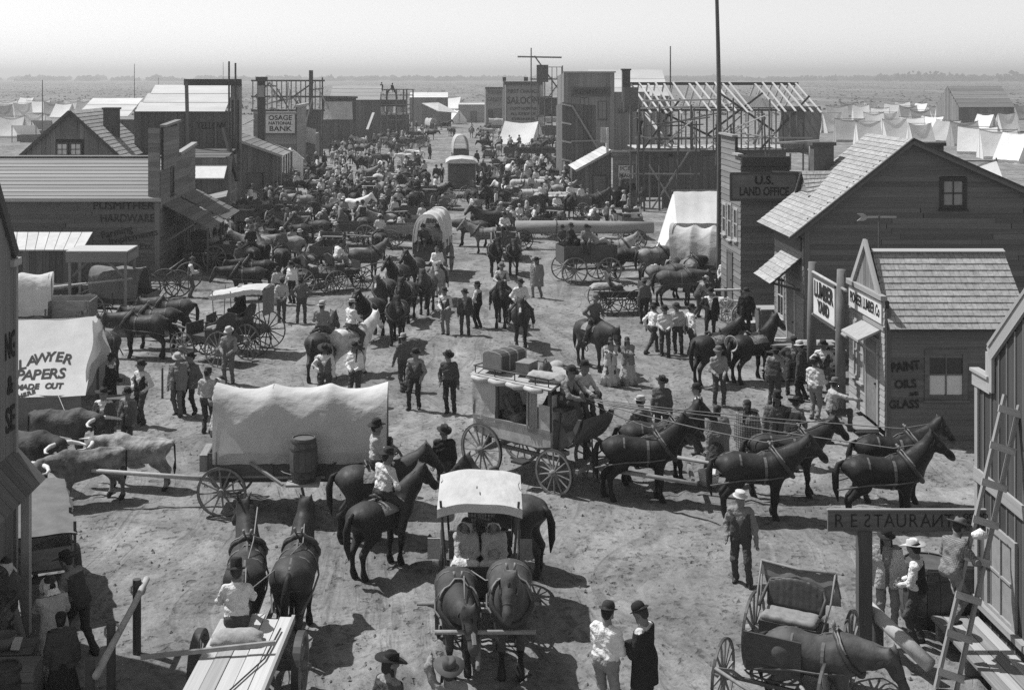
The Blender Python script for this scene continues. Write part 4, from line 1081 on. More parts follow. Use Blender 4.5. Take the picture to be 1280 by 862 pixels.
def buggy(label, loc, yaw, lod='n', top=None, group=None, name='buggy', wm='wheel_dark', seatm='trunk_leather', rr=0.60, rf=0.52, shafts=True, L=1.7, wb=1.55, bodym='wheel_dark', track=1.40, rows=1):
  loc = Vector(loc); loc.z = gzf(loc.x, loc.y) - 0.012
  t = thing(name, label, 'buggy', loc, R(yaw), group)
  gearing(t, track, -wb / 2, wb / 2, rr, rf, lod, 0, 'wheel_dark', wm, n=14, rim=0.036, w=0.036, light=True)
  bx(t, 'body', (0, -0.05, 0.80), (0.80, L, 0.20), bodym)
  bx(t, 'dashboard', (0, L / 2 - 0.02, 1.05), (0.84, 0.03, 0.42), bodym)
  for y in (-wb / 2, wb / 2):
    pts = [(0.42 * math.cos(a), y, 0.66 + 0.075 * math.sin(a)) for a in np.linspace(0, 2 * math.pi, 13)[:-1]]
    MB().tube(pts, 0.018, 5, closed=True).build('spring', 'iron', t, True)
  for q in range(rows):
    ys = -0.20 - q * 0.85 + (0.42 if rows > 1 else 0)
    MB().box((0, ys, 1.02), (0.86, 0.50, 0.22)).build('seat_box', bodym, t)
    pr = [prim((-0.36, ys + 0.05, 1.17), (0.36, ys + 0.05, 1.17), 0.07, 0.07), prim((-0.36, ys - 0.12, 1.17), (0.36, ys - 0.12, 1.17), 0.07, 0.07), prim((-0.36, ys + 0.18, 1.17), (0.36, ys + 0.18, 1.17), 0.06, 0.06)]
    V, Q, tt = sdf_mesh(pr, 0.035, 0.03, wob=0.004); obj('seat_cushion', npmesh('seat_cushion', V, Q, tt, ['leather_pale']), t)
    back = [prim((-0.40 + 0.1 * i, ys - 0.26, 1.22), (-0.40 + 0.1 * i, ys - 0.32, 1.52 + 0.09 * math.sin(math.pi * i / 8)), 0.055, 0.05) for i in range(9)]
    V, Q, tt = sdf_mesh(back, 0.035, 0.016); bk = obj('seat_back', npmesh('seat_back', V, Q, tt, [seatm]), t)
    MB().tube([(-0.46, ys + 0.1, 1.30), (-0.46, ys - 0.25, 1.42), (-0.40, ys - 0.33, 1.56), (0, ys - 0.35, 1.66), (0.40, ys - 0.33, 1.56), (0.46, ys - 0.25, 1.42), (0.46, ys + 0.1, 1.30)], 0.03, 6).build('seat_rail', seatm, t, True)
  if top == 'folded':
    mb = MB()
    def fn(u, v):
      x = (u - 0.5) * 1.14
      return (x, -0.62 - 0.34 * v - 0.04 * math.sin(v * 9) , 1.78 - 0.10 * math.sin(math.pi * u) ** 2 * 0.5 - 0.62 * v ** 1.4 + 0.035 * math.sin(u * 17 + v * 4) * (v < .8))
    mb.grid(24, 8, fn)
    mb.grid(20, 4, lambda u, v: ((u - 0.5) * 1.14, -0.62 + 0.06 * v, 1.78 - 0.05 * math.sin(math.pi * u) ** 2 - 0.20 * v * (0.7 + .3 * math.sin(u * 9)) + 0.02 * math.sin(u * 23)))
    mb.build('folded_hood', 'canvas_dark', t, True)
    mb = MB()
    for s in (-1, 1):
      mb.tube([(s * 0.50, -0.05, 1.05), (s * 0.56, -0.36, 1.42), (s * 0.57, -0.60, 1.80)], 0.016, 5); mb.tube([(s * 0.50, -0.28, 1.15), (s * 0.57, -0.62, 1.62)], 0.014, 5)
      mb.tube([(s * 0.57, -0.60, 1.80), (s * 0.57, -0.95, 1.30)], 0.014, 5)
    mb.tube([(-0.57, -0.60, 1.80), (0, -0.60, 1.76), (0.57, -0.60, 1.80)], 0.02, 6)
    mb.build('hood_irons', 'wheel_wood', t, True)
  elif top == 'canopy':
    y0, y1 = -1.15 - 0.4 * (rows - 1), 0.75
    def fn(u, v):
      x = (u - 0.5) * 1.25; y = y0 + (y1 - y0) * v
      return (x, y, 2.32 - 0.10 * (2 * u - 1) ** 2 + 0.05 * math.sin(v * 5) + 0.015 * math.sin(u * 13 + v * 9) - 0.22 * v)
    mb = MB(); mb.grid(12, 20, fn)
    for sd in (0, 1):
      mb.grid(20, 3, lambda u, v: Vector(fn(sd, u)) + V3(0, 0, -0.16 * v + 0.012 * math.sin(u * 40)))
    mb.build('canopy', 'canvas', t, True)
    for s in (-1, 1):
      for y in (y0 + 0.15, 0.0, y1 - 0.1): MB().tube([(s * 0.44, y, 0.9), (s * 0.60, y, 2.15)], 0.016, 5).build('canopy_post', 'wheel_dark', t)
    mb = MB(); mb.grid(10, 8, lambda u, v: ((u - 0.5) * 1.15, y0 + 0.02 * math.sin(u * 9), 2.22 - 0.9 * v)); mb.build('rear_curtain', 'canvas_dark', t, True)
  if shafts:
    for s in (-1, 1): MB().tube([(s * 0.42, wb / 2, 0.55), (s * 0.46, wb / 2 + 0.4, 0.80), (s * 0.40, wb / 2 + 1.3, 0.98), (s * 0.36, wb / 2 + 2.3, 1.05)], [0.025, 0.025, 0.025, 0.018], 6).build('shaft', wm, t, True)
    MB().tube([(-0.45, wb / 2 + 0.30, 0.76), (0.45, wb / 2 + 0.30, 0.76)], 0.025, 6).build('crossbar', wm, t, True)
  return t
def sackm(L, w, h, seed=0):
  rr = random.Random(seed)
  pr = [prim((-L / 2 + w * .5, 0, h * .5), (L / 2 - w * .5, 0, h * .5), w * .46, w * .46), prim((-L / 2 + .05, w * .3, h * .35), (L / 2 - .05, w * .3, h * .35), h * .30, h * .30), prim((-L / 2 + .05, -w * .3, h * .35), (L / 2 - .05, -w * .3, h * .35), h * .30, h * .30)]
  V, Q, t = sdf_mesh(pr, 0.04, 0.03, wob=0.008); V = V.copy(); V[:, 2] = V[:, 2] * h / max(1e-3, V[:, 2].max())
  return npmesh('sack', V, Q, t, ['sack'])
def barrel(label, loc, rz=0, r=0.29, h=0.86, group=None, cat='barrel', name='barrel', sc=1.0):
  loc = Vector(loc); t = thing(name, label, cat, loc, rz, group, [sc] * 3)
  def rad(z): return r * (1 - 0.16 * ((2 * z / h - 1) ** 2))
  n = 14
  for j in range(n):
    a0 = 2 * math.pi * j / n; a1 = 2 * math.pi * (j + 1) / n - 0.02; mb = MB()
    if j == 0:
      zs = np.linspace(0, h, 7)
      for z in zs: mb.v += [(rad(z) * math.cos(a0), rad(z) * math.sin(a0), z), (rad(z) * math.cos(a1), rad(z) * math.sin(a1), z), ((rad(z) - .025) * math.cos(a1), (rad(z) - .025) * math.sin(a1), z), ((rad(z) - .025) * math.cos(a0), (rad(z) - .025) * math.sin(a0), z)]
      for i in range(6):
        for q in range(4): mb.f.append((4 * i + q, 4 * i + (q + 1) % 4, 4 * i + 4 + (q + 1) % 4, 4 * i + 4 + q)); mb.m.append(0)
      mb.f += [(0, 1, 2, 3), (24, 25, 26, 27)]; mb.m += [0, 0]
      me = mb.mesh('stave', 'wagon_wood')
    obj('stave', me, t, None, (0, 0, 2 * math.pi * j / n))
  for z in (0.06, 0.22, h - 0.22, h - 0.06):
    MB().lathe([(rad(z - 0.02) + 0.002, z - 0.022), (rad(z - 0.02) + 0.007, z - 0.022), (rad(z + 0.02) + 0.007, z + 0.022), (rad(z + 0.02) + 0.002, z + 0.022)], 28).build('hoop', 'iron', t)
  MB().lathe([(0.0, h - 0.05), (rad(h) - 0.02, h - 0.05), (rad(h) - 0.02, h - 0.03), (0, h - 0.03)], 20).build('lid', 'wagon_wood', t)
  return t
def crate(label, loc, d, rz=0, mat='pale_boards', group=None, name='crate', cat='crate', slats=3):
  t = thing(name, label, cat, loc, rz, group)
  w, l, h = d
  bx(t, 'base', (0, 0, 0.015), (w - 0.02, l - 0.02, 0.03), mat)
  for s in (-1, 1):
    for k in range(slats):
      z = 0.02 + (h - 0.02) * (k + 0.5) / slats; hh = (h - 0.02) / slats - 0.012
      bx(t, 'slat', (0, s * (l / 2 - 0.008), z), (w, 0.016, hh), mat); bx(t, 'slat', (s * (w / 2 - 0.008), 0, z), (0.016, l - 0.034, hh), mat)
  bx(t, 'lid', (0, 0, h + 0.008), (w, l, 0.016), mat)
  return t
def line(label, pts, r=0.012, mat='leather', name='rein', cat='rein', group=None):
  o = MB().tube(pts, r, 4).build(name, mat, None, True)
  return tag(o, label, cat, group)
# ground and far country
def ground_mat():
  m = bpy.data.materials.new('street_dirt'); m.use_nodes = True; n = m.node_tree.nodes; L = m.node_tree.links; b = n['Principled BSDF']
  g = n.new('ShaderNodeNewGeometry')
  def noise(scale, stretch=(1, 1, 1), det=6, rough=0.6):
    v = n.new('ShaderNodeVectorMath'); v.operation = 'MULTIPLY'; v.inputs[1].default_value = stretch
    L.new(g.outputs['Position'], v.inputs[0])
    t = n.new('ShaderNodeTexNoise'); t.inputs['Scale'].default_value = scale; t.inputs['Detail'].default_value = det; t.inputs['Roughness'].default_value = rough
    L.new(v.outputs[0], t.inputs['Vector']); return t.outputs['Fac']
  def rng_(x, a, b_, c, d, clamp=True):
    q = n.new('ShaderNodeMapRange'); q.clamp = clamp
    for k, w in zip(('From Min', 'From Max', 'To Min', 'To Max'), (a, b_, c, d)): q.inputs[k].default_value = w
    L.new(x, q.inputs['Value']); return q.outputs[0]
  def mul(a, b_):
    q = n.new('ShaderNodeMath'); q.operation = 'MULTIPLY'; L.new(a, q.inputs[0]); L.new(b_, q.inputs[1]); return q.outputs[0]
  wv = n.new('ShaderNodeTexNoise'); wv.inputs['Scale'].default_value = 0.06; wv.inputs['Detail'].default_value = 2; L.new(g.outputs['Position'], wv.inputs['Vector'])
  wa = n.new('ShaderNodeVectorMath'); wa.operation = 'MULTIPLY_ADD'; wa.inputs[1].default_value = (16, 16, 0); L.new(wv.outputs['Color'], wa.inputs[0]); L.new(g.outputs['Position'], wa.inputs[2])
  def wnoise(scale, stretch, rot):
    mp = n.new('ShaderNodeMapping'); mp.inputs['Rotation'].default_value = (0, 0, rot); mp.inputs['Scale'].default_value = stretch; L.new(wa.outputs[0], mp.inputs['Vector'])
    t = n.new('ShaderNodeTexNoise'); t.inputs['Scale'].default_value = scale; t.inputs['Detail'].default_value = 3; t.inputs['Roughness'].default_value = 0.5; L.new(mp.outputs[0], t.inputs['Vector']); return t.outputs['Fac']
  big = noise(0.22, det=4); mid = noise(1.3, (1, 0.6, 1), 6, 0.7); fine = noise(9.0, det=6, rough=0.75); rut = wnoise(1.2, (1.0, 0.12, 1), -0.3); grain = noise(45.0, det=3)
  v = mul(rng_(big, 0.35, 0.65, 0.185, 0.30), rng_(mid, 0.28, 0.72, 0.76, 1.18))
  v = mul(v, rng_(fine, 0.25, 0.75, 0.72, 1.22)); v = mul(v, rng_(rut, 0.35, 0.65, 0.84, 1.10)); v = mul(v, rng_(grain, 0.2, 0.8, 0.85, 1.15))
  drop = noise(3.1, det=5, rough=0.8); v = mul(v, rng_(drop, 0.30, 0.44, 0.50, 1.0)); hoof = noise(5.5, det=2, rough=0.5); pm = rng_(mid, 0.42, 0.60, 0.0, 1.0); hm_ = n.new('ShaderNodeMix'); hm_.data_type = 'FLOAT'; L.new(pm, hm_.inputs[0]); L.new(rng_(hoof, 0.33, 0.47, 0.60, 1.0), hm_.inputs[2]); hm_.inputs[3].default_value = 1.0; v = mul(v, hm_.outputs[0]); r2 = wnoise(2.4, (1.0, 0.05, 1), 0.1); v = mul(v, rng_(r2, 0.36, 0.43, 0.84, 1.0)); r3 = wnoise(2.0, (0.06, 1.0, 1), 0.5); v = mul(v, rng_(r3, 0.32, 0.39, 0.88, 1.0)); scuff = noise(0.8, (1, 0.5, 1), 8, 0.85); v = mul(v, rng_(scuff, 0.3, 0.7, 0.68, 1.28))     # trampled dung and damp clods
  sx = n.new('ShaderNodeSeparateXYZ'); L.new(g.outputs['Position'], sx.inputs[0])
  far = rng_(sx.outputs['Y'], 260, 420, 0, 1)
  sc1 = noise(0.05, (1, 0.25, 1), 6, 0.75); sc2 = noise(0.008, (1, 0.2, 1), 4)
  fv = mul(rng_(sc1, 0.35, 0.65, 0.10, 0.24), rng_(sc2, 0.3, 0.7, 0.75, 1.2))
  mx = n.new('ShaderNodeMix'); mx.data_type = 'FLOAT'; L.new(far, mx.inputs[0]); L.new(v, mx.inputs[2]); L.new(fv, mx.inputs[3])
  L.new(mx.outputs[0], b.inputs['Base Color']); b.inputs['Roughness'].default_value = 0.97; b.inputs['Specular IOR Level'].default_value = 0.08
  ad = n.new('ShaderNodeMath'); ad.operation = 'ADD'; L.new(rng_(fine, 0, 1, 0, 0.5), ad.inputs[0]); L.new(mul(rng_(hm_.outputs[0], 0.6, 1.0, 0, 0.8), rng_(r2, 0.38, 0.46, 0.5, 1.0)), ad.inputs[1])
  ad2 = n.new('ShaderNodeMath'); ad2.operation = 'ADD'; L.new(ad.outputs[0], ad2.inputs[0]); L.new(rng_(grain, 0, 1, 0, 0.12), ad2.inputs[1])
  bp = n.new('ShaderNodeBump'); bp.inputs['Strength'].default_value = 1.0; bp.inputs['Distance'].default_value = 0.05
  L.new(ad2.outputs[0], bp.inputs['Height']); L.new(bp.outputs[0], b.inputs['Normal'])
  MATS['street_dirt'] = m
ground_mat()
def make_ground():
  xs = np.concatenate(([-6000, -3000, -1500, -700, -350, -180, -100, -60], np.arange(-38, -9, 0.3), np.arange(-9, 12, 0.11), np.arange(12, 40, 0.3), [60, 100, 180, 350, 700, 1500, 3000, 6000]))
  ys = [-300, -60, -10, 6, 12]; y = 16.0
  while y < 175: ys.append(y); y += 0.14 + 0.0075 * (y - 16)
  ys = np.array(ys + [200, 240, 300, 400, 600, 900, 1500, 2500, 4000, 6000])
  Xg, Yg = np.meshgrid(xs, ys, indexing='ij')
  Z = gz(Xg, Yg) * np.clip((60 - np.abs(Xg)) / 20, 0, 1)
  near = np.clip((70 - Yg) / 40, 0, 1) * (np.abs(Xg) < 40)
  Z += near * (0.022 * vnoise(Xg * 5.1, Yg * 5.1) + 0.03 * (np.abs(vnoise(Xg * 3.3 + 9, Yg * 0.35 + 3)) - .2))
  r = random.Random(23); rz = np.zeros_like(Xg)
  for k in range(15):                       # wheel ruts, most along the street, some crossing it
    al = k < 10; c0 = r.uniform(-7, 9) if al else r.uniform(20, 60); am = r.uniform(.3, 1.6); wl = r.uniform(9, 22); ph = r.uniform(0, 6); sl = r.uniform(-.12, .12) if al else r.uniform(-.6, .6)
    for off in (-.72, .72):
      d = (Xg - (c0 + off + am * np.sin(Yg / wl * 6.28 + ph) + sl * (Yg - 35))) if al else (Yg - (c0 + off * 1.2 + am * np.sin(Xg / wl * 6.28 + ph) + sl * Xg))
      rz += -.040 * np.exp(-(d / .085) ** 2) + .018 * np.exp(-((np.abs(d) - .20) / .07) ** 2)
  Z += np.clip(rz, -.05, .03) * near * (.45 + 1.1 * (vnoise(Xg * .35 + 3, Yg * .22) + .35).clip(0, 1))
  nx, ny = Xg.shape
  V = np.stack((Xg, Yg, Z), -1).reshape(-1, 3)
  I = np.arange(nx * ny).reshape(nx, ny)
  Q = np.stack((I[:-1, :-1], I[1:, :-1], I[1:, 1:], I[:-1, 1:]), -1).reshape(-1, 4)
  o = obj('ground', npmesh('ground', V.astype(np.float32), Q, np.zeros(len(Q), dtype=int), ['street_dirt']))
  tag(o, 'trampled pale dirt street running out to the dry plain', kind='structure')
make_ground()
def make_clods():
  M('clod', 0.17, var=0.3, scale=14, bump=0.4, rough=0.95)
  mb = MB(); r = random.Random(5)
  for i in range(5000):
    y = 18.5 + 34 * r.random() ** 1.3; x = r.uniform(-0.36, 0.47) * y
    if vnoise(np.array([x * 0.5]), np.array([y * 0.5]))[0] < r.uniform(-0.4, 0.25): continue
    q = 0.010 + 0.036 * r.random() ** 3; z = gzf(x, y)
    a = r.random() * 6
    mb.add([(x + q * math.cos(a), y + q * math.sin(a), z), (x + q * 1.2 * math.cos(a + 1.7), y + q * math.sin(a + 1.7), z), (x + q * math.cos(a + 3.3), y + q * 1.3 * math.sin(a + 3.3), z), (x + q * .9 * math.cos(a + 4.8), y + q * math.sin(a + 4.8), z), (x + q * .2, y, z + q * r.uniform(0.7, 1.3))],
         [(0, 1, 4), (1, 2, 4), (2, 3, 4), (3, 0, 4)])
  tag(mb.build('dirt_clods', 'clod'), 'small loose clods of dirt and dung strewn over the street', kind='stuff')
make_clods()
def treeline():
  M('far_foliage', 0.055, var=0.5, scale=0.25, bump=0, rough=1.0, spec=0.0)
  mb = MB(); r = random.Random(9)
  def clump(x, y, w, h):
    for k in range(26):
      a = r.random() * 6.28; q = math.sqrt(r.random()); cx = x + w * q * math.cos(a) * 0.5; cz = h * (0.02 + 0.85 * r.random() * (1 - 0.5 * q)); cy = y + w * q * 0.4 * math.sin(a)
      s = w * r.uniform(0.08, 0.17)
      vs = [(cx + s * r.uniform(.6, 1.3) * math.cos(t), cy + s * math.sin(t) * .5, cz + s * r.uniform(-.5, .7)) for t in np.linspace(0, 6.28, 6)[:-1]]
      vs += [(cx, cy, cz + s * r.uniform(.6, 1.1)), (cx, cy, cz - s * .8)]
      mb.add(vs, [(i, (i + 1) % 5, 5) for i in range(5)] + [((i + 1) % 5, i, 6) for i in range(5)])
  for i in range(330):
    y = r.uniform(2300, 3000); px = r.uniform(-120, 1400); x = (px - 560) * y / 1600
    h = r.uniform(5, 11) * (1.0 if px < 1100 else 1.5)
    clump(x, y, r.uniform(20, 46), h)
  for px, h in ((1130, 20), (1142, 28), (1156, 30), (1170, 24), (1185, 22), (1200, 18), (1255, 24), (1264, 27), (1274, 18), (1105, 14), (1215, 13), (1232, 13)):
    y = r.uniform(2100, 2300); clump((px - 560) * y / 1600, y, 30, h * 0.85)
  tag(mb.build('distant_wood', 'far_foliage'), 'far line of trees along the horizon of the plain', kind='stuff')
  mb = MB(); r = random.Random(19)
  for i in range(5200):
    y = 300 + 1500 * r.random() ** 1.6; px = r.uniform(-60, 1340); x = (px - 560) * y / 1600; s = r.uniform(0.3, 0.9); h = s * r.uniform(.4, .8)
    vs = [(x + s * math.cos(t) * r.uniform(.6, 1.1), y + s * math.sin(t), 0.0 + h * r.uniform(0, .3)) for t in np.linspace(0, 6.28, 6)[:-1]] + [(x + r.uniform(-.3, .3), y, h), (x, y, -.2)]
    mb.add(vs, [(k, (k + 1) % 5, 5) for k in range(5)])
  tag(mb.build('scrub_bushes', 'far_foliage'), 'low scrub scattered over the open plain behind the town', kind='stuff')
treeline()
# building helpers (children hold world coordinates; rebase() moves the empty to the base)
def rebase(t, loc):
  t.location = loc
  mi = Matrix.Translation(-Vector(loc))
  for c in t.children: c.matrix_parent_inverse = mi
def spans(poly, z):
  xs = []
  for i in range(len(poly)):
    (u0, z0), (u1, z1) = poly[i], poly[(i + 1) % len(poly)]
    if (z0 - z) * (z1 - z) < 0: xs.append(u0 + (u1 - u0) * (z - z0) / (z1 - z0))
  xs.sort(); return [(xs[i], xs[i + 1]) for i in range(0, len(xs) - 1, 2)]
def minus(sp, holes):
  for (a, b) in holes:
    out = []
    for (p, q) in sp:
      if b <= p or a >= q: out.append((p, q)); continue
      if a > p: out.append((p, a))
      if b < q: out.append((b, q))
    sp = out
  return [(p, q) for p, q in sp if q - p > 0.03]
class Wall:
  """plane through O with horizontal axis U and outward normal N; polygon in (u, z)"""
  def __init__(s, t, O, U, N): s.t = t; s.O = Vector(O); s.U = Vector(U).normalized(); s.N = Vector(N).normalized()
  def p(s, u, z, n=0.0): return s.O + s.U * u + V3(0, 0, z) + s.N * n
  def core(s, poly, mat='backing', th=0.10, holes=()):
    mb = MB(); n = len(poly)
    mb.add([s.p(u, z, -0.004) for u, z in poly] + [s.p(u, z, -th) for u, z in poly], [tuple(range(n)), tuple(range(2 * n - 1, n - 1, -1))] + [(i, i + n, (i + 1) % n + n, (i + 1) % n) for i in range(n)])
    return mb.build('wall', mat, s.t)
  def boards(s, poly, h, mat, holes=(), name='board', proud=0.012, core=True, cmat='backing'):
    if core: s.core(poly, cmat)
    z0 = min(z for _, z in poly); z1 = max(z for _, z in poly); z = z0; r = random.Random(int(z0 * 10 + z1 * 7))
    while z < z1 - 0.02:
      zt = min(z + h, z1); zm = (z + zt) / 2
      for (a, b) in minus(spans(poly, min(zm + 0.3 * h, z1 - .005) if zm > z1 - h * 3 else zm), [(o[0], o[1]) for o in holes if o[2] < zm < o[3]]):
        cuts = [a]
        while cuts[-1] < b - 4.5: cuts.append(cuts[-1] + r.uniform(2.4, 4.2))
        cuts.append(b)
        for c0, c1 in zip(cuts[:-1], cuts[1:]):
          plank(s.t, name, s.p(c0 + 0.002, zm, proud), s.p(c1 - 0.002, zm, proud), zt - z + 0.012, 0.020, mat, up=s.N + V3(0, 0, 0.09))
      z = zt
  def vboards(s, poly, w, mat, holes=(), name='board', batten=None, core=True, cmat='backing', jit=0.0):
    if core: s.core(poly, cmat)
    tp = [(z, u) for u, z in poly]; u0 = min(u for u, _ in poly); u1 = max(u for u, _ in poly); u = u0
    while u < u1 - 0.02:
      ut = min(u + w, u1); um = (u + ut) / 2
      for (a, b) in minus(spans(tp, um), [(o[2], o[3]) for o in holes if o[0] < um < o[1]]):
        plank(s.t, name, s.p(um, a, 0.012), s.p(um, b, 0.012), ut - u - 0.008, 0.02, mat, up=s.N)
        if batten and ut < u1 - .01: plank(s.t, 'batten', s.p(ut, a, 0.030), s.p(ut, b, 0.030), 0.05, 0.018, batten, up=s.N)
      u = ut
  def strip(s, name, a, b, w, th, mat, n=0.03): return plank(s.t, name, s.p(a[0], a[1], n), s.p(b[0], b[1], n), w, th, mat, up=s.N)
  def window(s, u, z, w, h, frame='dark_trim', pane='glass_dark', nx=2, nz=2, lower=None, sill=True, fw=0.10, n0=0.03):
    mb = MB(); Mx = Matrix((s.U, s.N, V3(0, 0, 1))).transposed()
    B = lambda uu, zz, ww, hh, n, th: mb.box(s.p(uu, zz, n), (ww, th, hh), mat=Mx)
    for q in (-1, 1): B(u + q * (w / 2 + fw / 2), z, fw, h + 2 * fw, n0, 0.05);
    for q in (-1, 1): B(u, z + q * (h / 2 + fw / 2), w, fw, n0, 0.048)
    for i in range(1, nx): B(u - w / 2 + w * i / nx, z, 0.03, h, n0 - .002, 0.03)
    for i in range(1, nz): B(u, z - h / 2 + h * i / nz, w, 0.04, n0 - .003, 0.03)
    f = mb.build('window', frame, s.t)
    for i in range(nx):
      for j in range(nz):
        m = MB(); m.box(s.p(u - w / 2 + w * (i + .5) / nx, z - h / 2 + h * (j + .5) / nz, n0 - 0.018), (w / nx - 0.012, 0.006, h / nz - 0.012), mat=Mx)
        m.build('pane', lower if (lower and j < nz / 2) else pane, f)
    if sill:
      m = MB(); m.box(s.p(u, z - h / 2 - fw - 0.025, n0 + 0.03), (w + 2.6 * fw, 0.13, 0.05), mat=Mx); m.build('sill', frame, f)
    return f
  def door(s, u, z0, w, h, mat='dark_boards', frame='dark_trim'):
    mb = MB(); Mx = Matrix((s.U, s.N, V3(0, 0, 1))).transposed(); mb.box(s.p(u, z0 + h / 2, 0.028), (w, 0.04, h), mat=Mx)
    d = mb.build('door', mat, s.t)
    m = MB()
    for q in (-1, 1): m.box(s.p(u + q * (w / 2 + .05), z0 + h / 2, 0.035), (0.10, 0.06, h), mat=Mx)
    m.box(s.p(u, z0 + h + .05, 0.035), (w + .2, 0.062, 0.10), mat=Mx); m.build('door_frame', frame, d)
    m = MB(); m.box(s.p(u + w * .38, z0 + h * .48, 0.07), (0.05, 0.05, 0.05), mat=Mx); m.build('handle', 'iron', d)
    return d
  def text(s, st, size, mat, u, z, n=0.046, width=None, bold=0.0, roll=0.0, name='lettering'):
    rot = Matrix((s.U, V3(0, 0, 1), s.N)).transposed()
    if s.U.cross(V3(0, 0, 1)).dot(s.N) < 0: rot = Matrix((-s.U, V3(0, 0, 1), s.N)).transposed()
    rot = rot @ Matrix.Rotation(roll, 3, 'Z')
    return text(s.t, st, size, mat, s.p(u, z, n), rot.to_euler(), name, width, bold)
def roof(t, e0, e1, r0, r1, n, mat, name='shingle_course', sw=0.16, lap=1.25, th=0.02, seed=1, bare=False):
  """n lapped courses from the eave e0-e1 up to the ridge r0-r1, each its own piece"""
  e0, e1, r0, r1 = map(Vector, (e0, e1, r0, r1)); rr = random.Random(seed)
  nrm = (e1 - e0).cross(r0 - e0).normalized(); nrm = nrm if nrm.z > 0 else -nrm
  mb = MB(); mb.add([e0, e1, r1, r0, e0 - nrm * .05, e1 - nrm * .05, r1 - nrm * .05, r0 - nrm * .05], [(0, 1, 2, 3), (4, 7, 6, 5), (0, 4, 5, 1), (1, 5, 6, 2), (2, 6, 7, 3), (3, 7, 4, 0)])
  mb.build('roof_deck', 'backing', t)
  for k in range(n):
    a = k / n; b = min((k + lap) / n, 1.0); mb = MB()
    A0, A1, B0, B1 = e0.lerp(r0, a), e1.lerp(r1, a), e0.lerp(r0, b), e1.lerp(r1, b)
    L = (A1 - A0).length; u = 0.0
    while u < L - 0.01:
      w = rr.uniform(0.6, 1.4) * sw if not bare else L
      u2 = min(u + w, L); f0 = u / L; f1 = max((u2 - 0.008) / L, f0 + .001) if not bare else 1.0
      dr = rr.uniform(-0.10, 0.06) * (b - a) if not bare else 0; lift = rr.uniform(0.0, 0.008)
      p = [A0.lerp(A1, f0) + (A0 - B0) * dr, A0.lerp(A1, f1) + (A0 - B0) * dr, B0.lerp(B1, f1), B0.lerp(B1, f0)]
      lo = nrm * (0.010 + th + lift); hi = nrm * 0.006
      v = [p[0] + lo, p[1] + lo, p[2] + hi, p[3] + hi, p[0] + lo - nrm * th, p[1] + lo - nrm * th, p[2] + hi - nrm * .004, p[3] + hi - nrm * .004]
      mb.add(v, [(0, 1, 2, 3), (4, 7, 6, 5), (0, 4, 5, 1), (1, 5, 6, 2), (3, 7, 4, 0)]); u = u2
    mb.build(name, mat, t)
def roof_boards(t, e0, e1, r0, r1, n, mat, name='roof_board', th=0.03, lap=1.12):
  e0, e1, r0, r1 = map(Vector, (e0, e1, r0, r1)); nrm = (e1 - e0).cross(r0 - e0).normalized(); nrm = nrm if nrm.z > 0 else -nrm
  w = (r0 - e0).length / n
  sl = (r0 - e0).normalized()
  for k in range(n):
    f = (k + 0.5) / n; p = e0.lerp(r0, f); q = e1.lerp(r1, f)
    plank(t, name, p + nrm * 0.03, q + nrm * 0.03, w * lap, th, mat, up=nrm + sl * min(0.10, th * 0.9 / w))
def tent(label, loc, yaw, w, l, h, wall=0.6, lod='m', mat='tent_canvas', group=None, open_end=True, seed=0, cat='tent'):
  """wall tent: ridge along local y"""
  loc = Vector(loc)
  if abs(loc.z) < 1e-6: loc.z = gzf(loc.x, loc.y)
  t = thing('tent', label, cat, loc, R(yaw), group); rr = random.Random(seed); ph = rr.uniform(0, 6)
  nu, nv = (16, 8) if lod != 'f' else (6, 4)
  def slope(s):
    def fn(u, v):
      sag = 0.13 * h * math.sin(math.pi * u) * math.sin(math.pi * v) * .6
      return (s * (0.0 + (w / 2 + 0.12) * v), (u - .5) * l, h - (h - wall + 0.02) * v - sag - 0.08 * h * math.sin(math.pi * u) * (1 - v) + 0.012 * math.sin(u * 19 + v * 7 + ph))
    return fn
  for s in (-1, 1): MB().grid(nu, nv, slope(s)).build('canvas_roof', mat, t, True)
  for s in (-1, 1): MB().grid(nu, 3, lambda u, v: (s * (w / 2 + 0.03 * math.sin(u * 23 + ph) * v), (u - .5) * l, wall * (1 - v))).build('side_wall', mat, t, True)
  for s in (-1, 1):
    mb = MB(); op = open_end and s == -1
    if not op: mb.add([(-w / 2, s * l / 2, 0), (w / 2, s * l / 2, 0), (w / 2, s * l / 2, wall), (0, s * l / 2, h - .02), (-w / 2, s * l / 2, wall)], [(0, 1, 2, 3, 4)])
    else:
      for q in (-1, 1): mb.add([(q * w / 2, s * l / 2, 0), (q * w * .16, s * l / 2 + .05 * s, 0), (0, s * l / 2, h - .02), (q * w / 2, s * l / 2, wall)], [(0, 1, 2, 3)])
    mb.build('end_wall', mat, t)
  MB().tube([(0, -l / 2 - .05, h - 0.03), (0, l / 2 + .05, h - 0.03)], 0.035, 5).build('ridge_pole', 'pole_wood', t)
  for s in (-1, 1): MB().tube([(0, s * l / 2, 0), (0, s * l / 2, h + 0.12)], 0.035, 5).build('tent_pole', 'pole_wood', t)
  return t
def pole(label, loc, h, r=0.09, r2=None, mat='pole_wood', name='pole', lean=(0, 0), cat='pole', group=None, bend=0.0, n=8):
  loc = Vector(loc); pts = [loc + V3(lean[0] * u + bend * math.sin(math.pi * u), lean[1] * u, h * u) for u in np.linspace(0, 1, 9)]
  t = MB().tube([p - loc for p in pts], [r + ((r2 or r * .6) - r) * u for u in np.linspace(0, 1, 9)], n).build(name, mat, None, True, loc)
  return tag(t, label, cat, group)
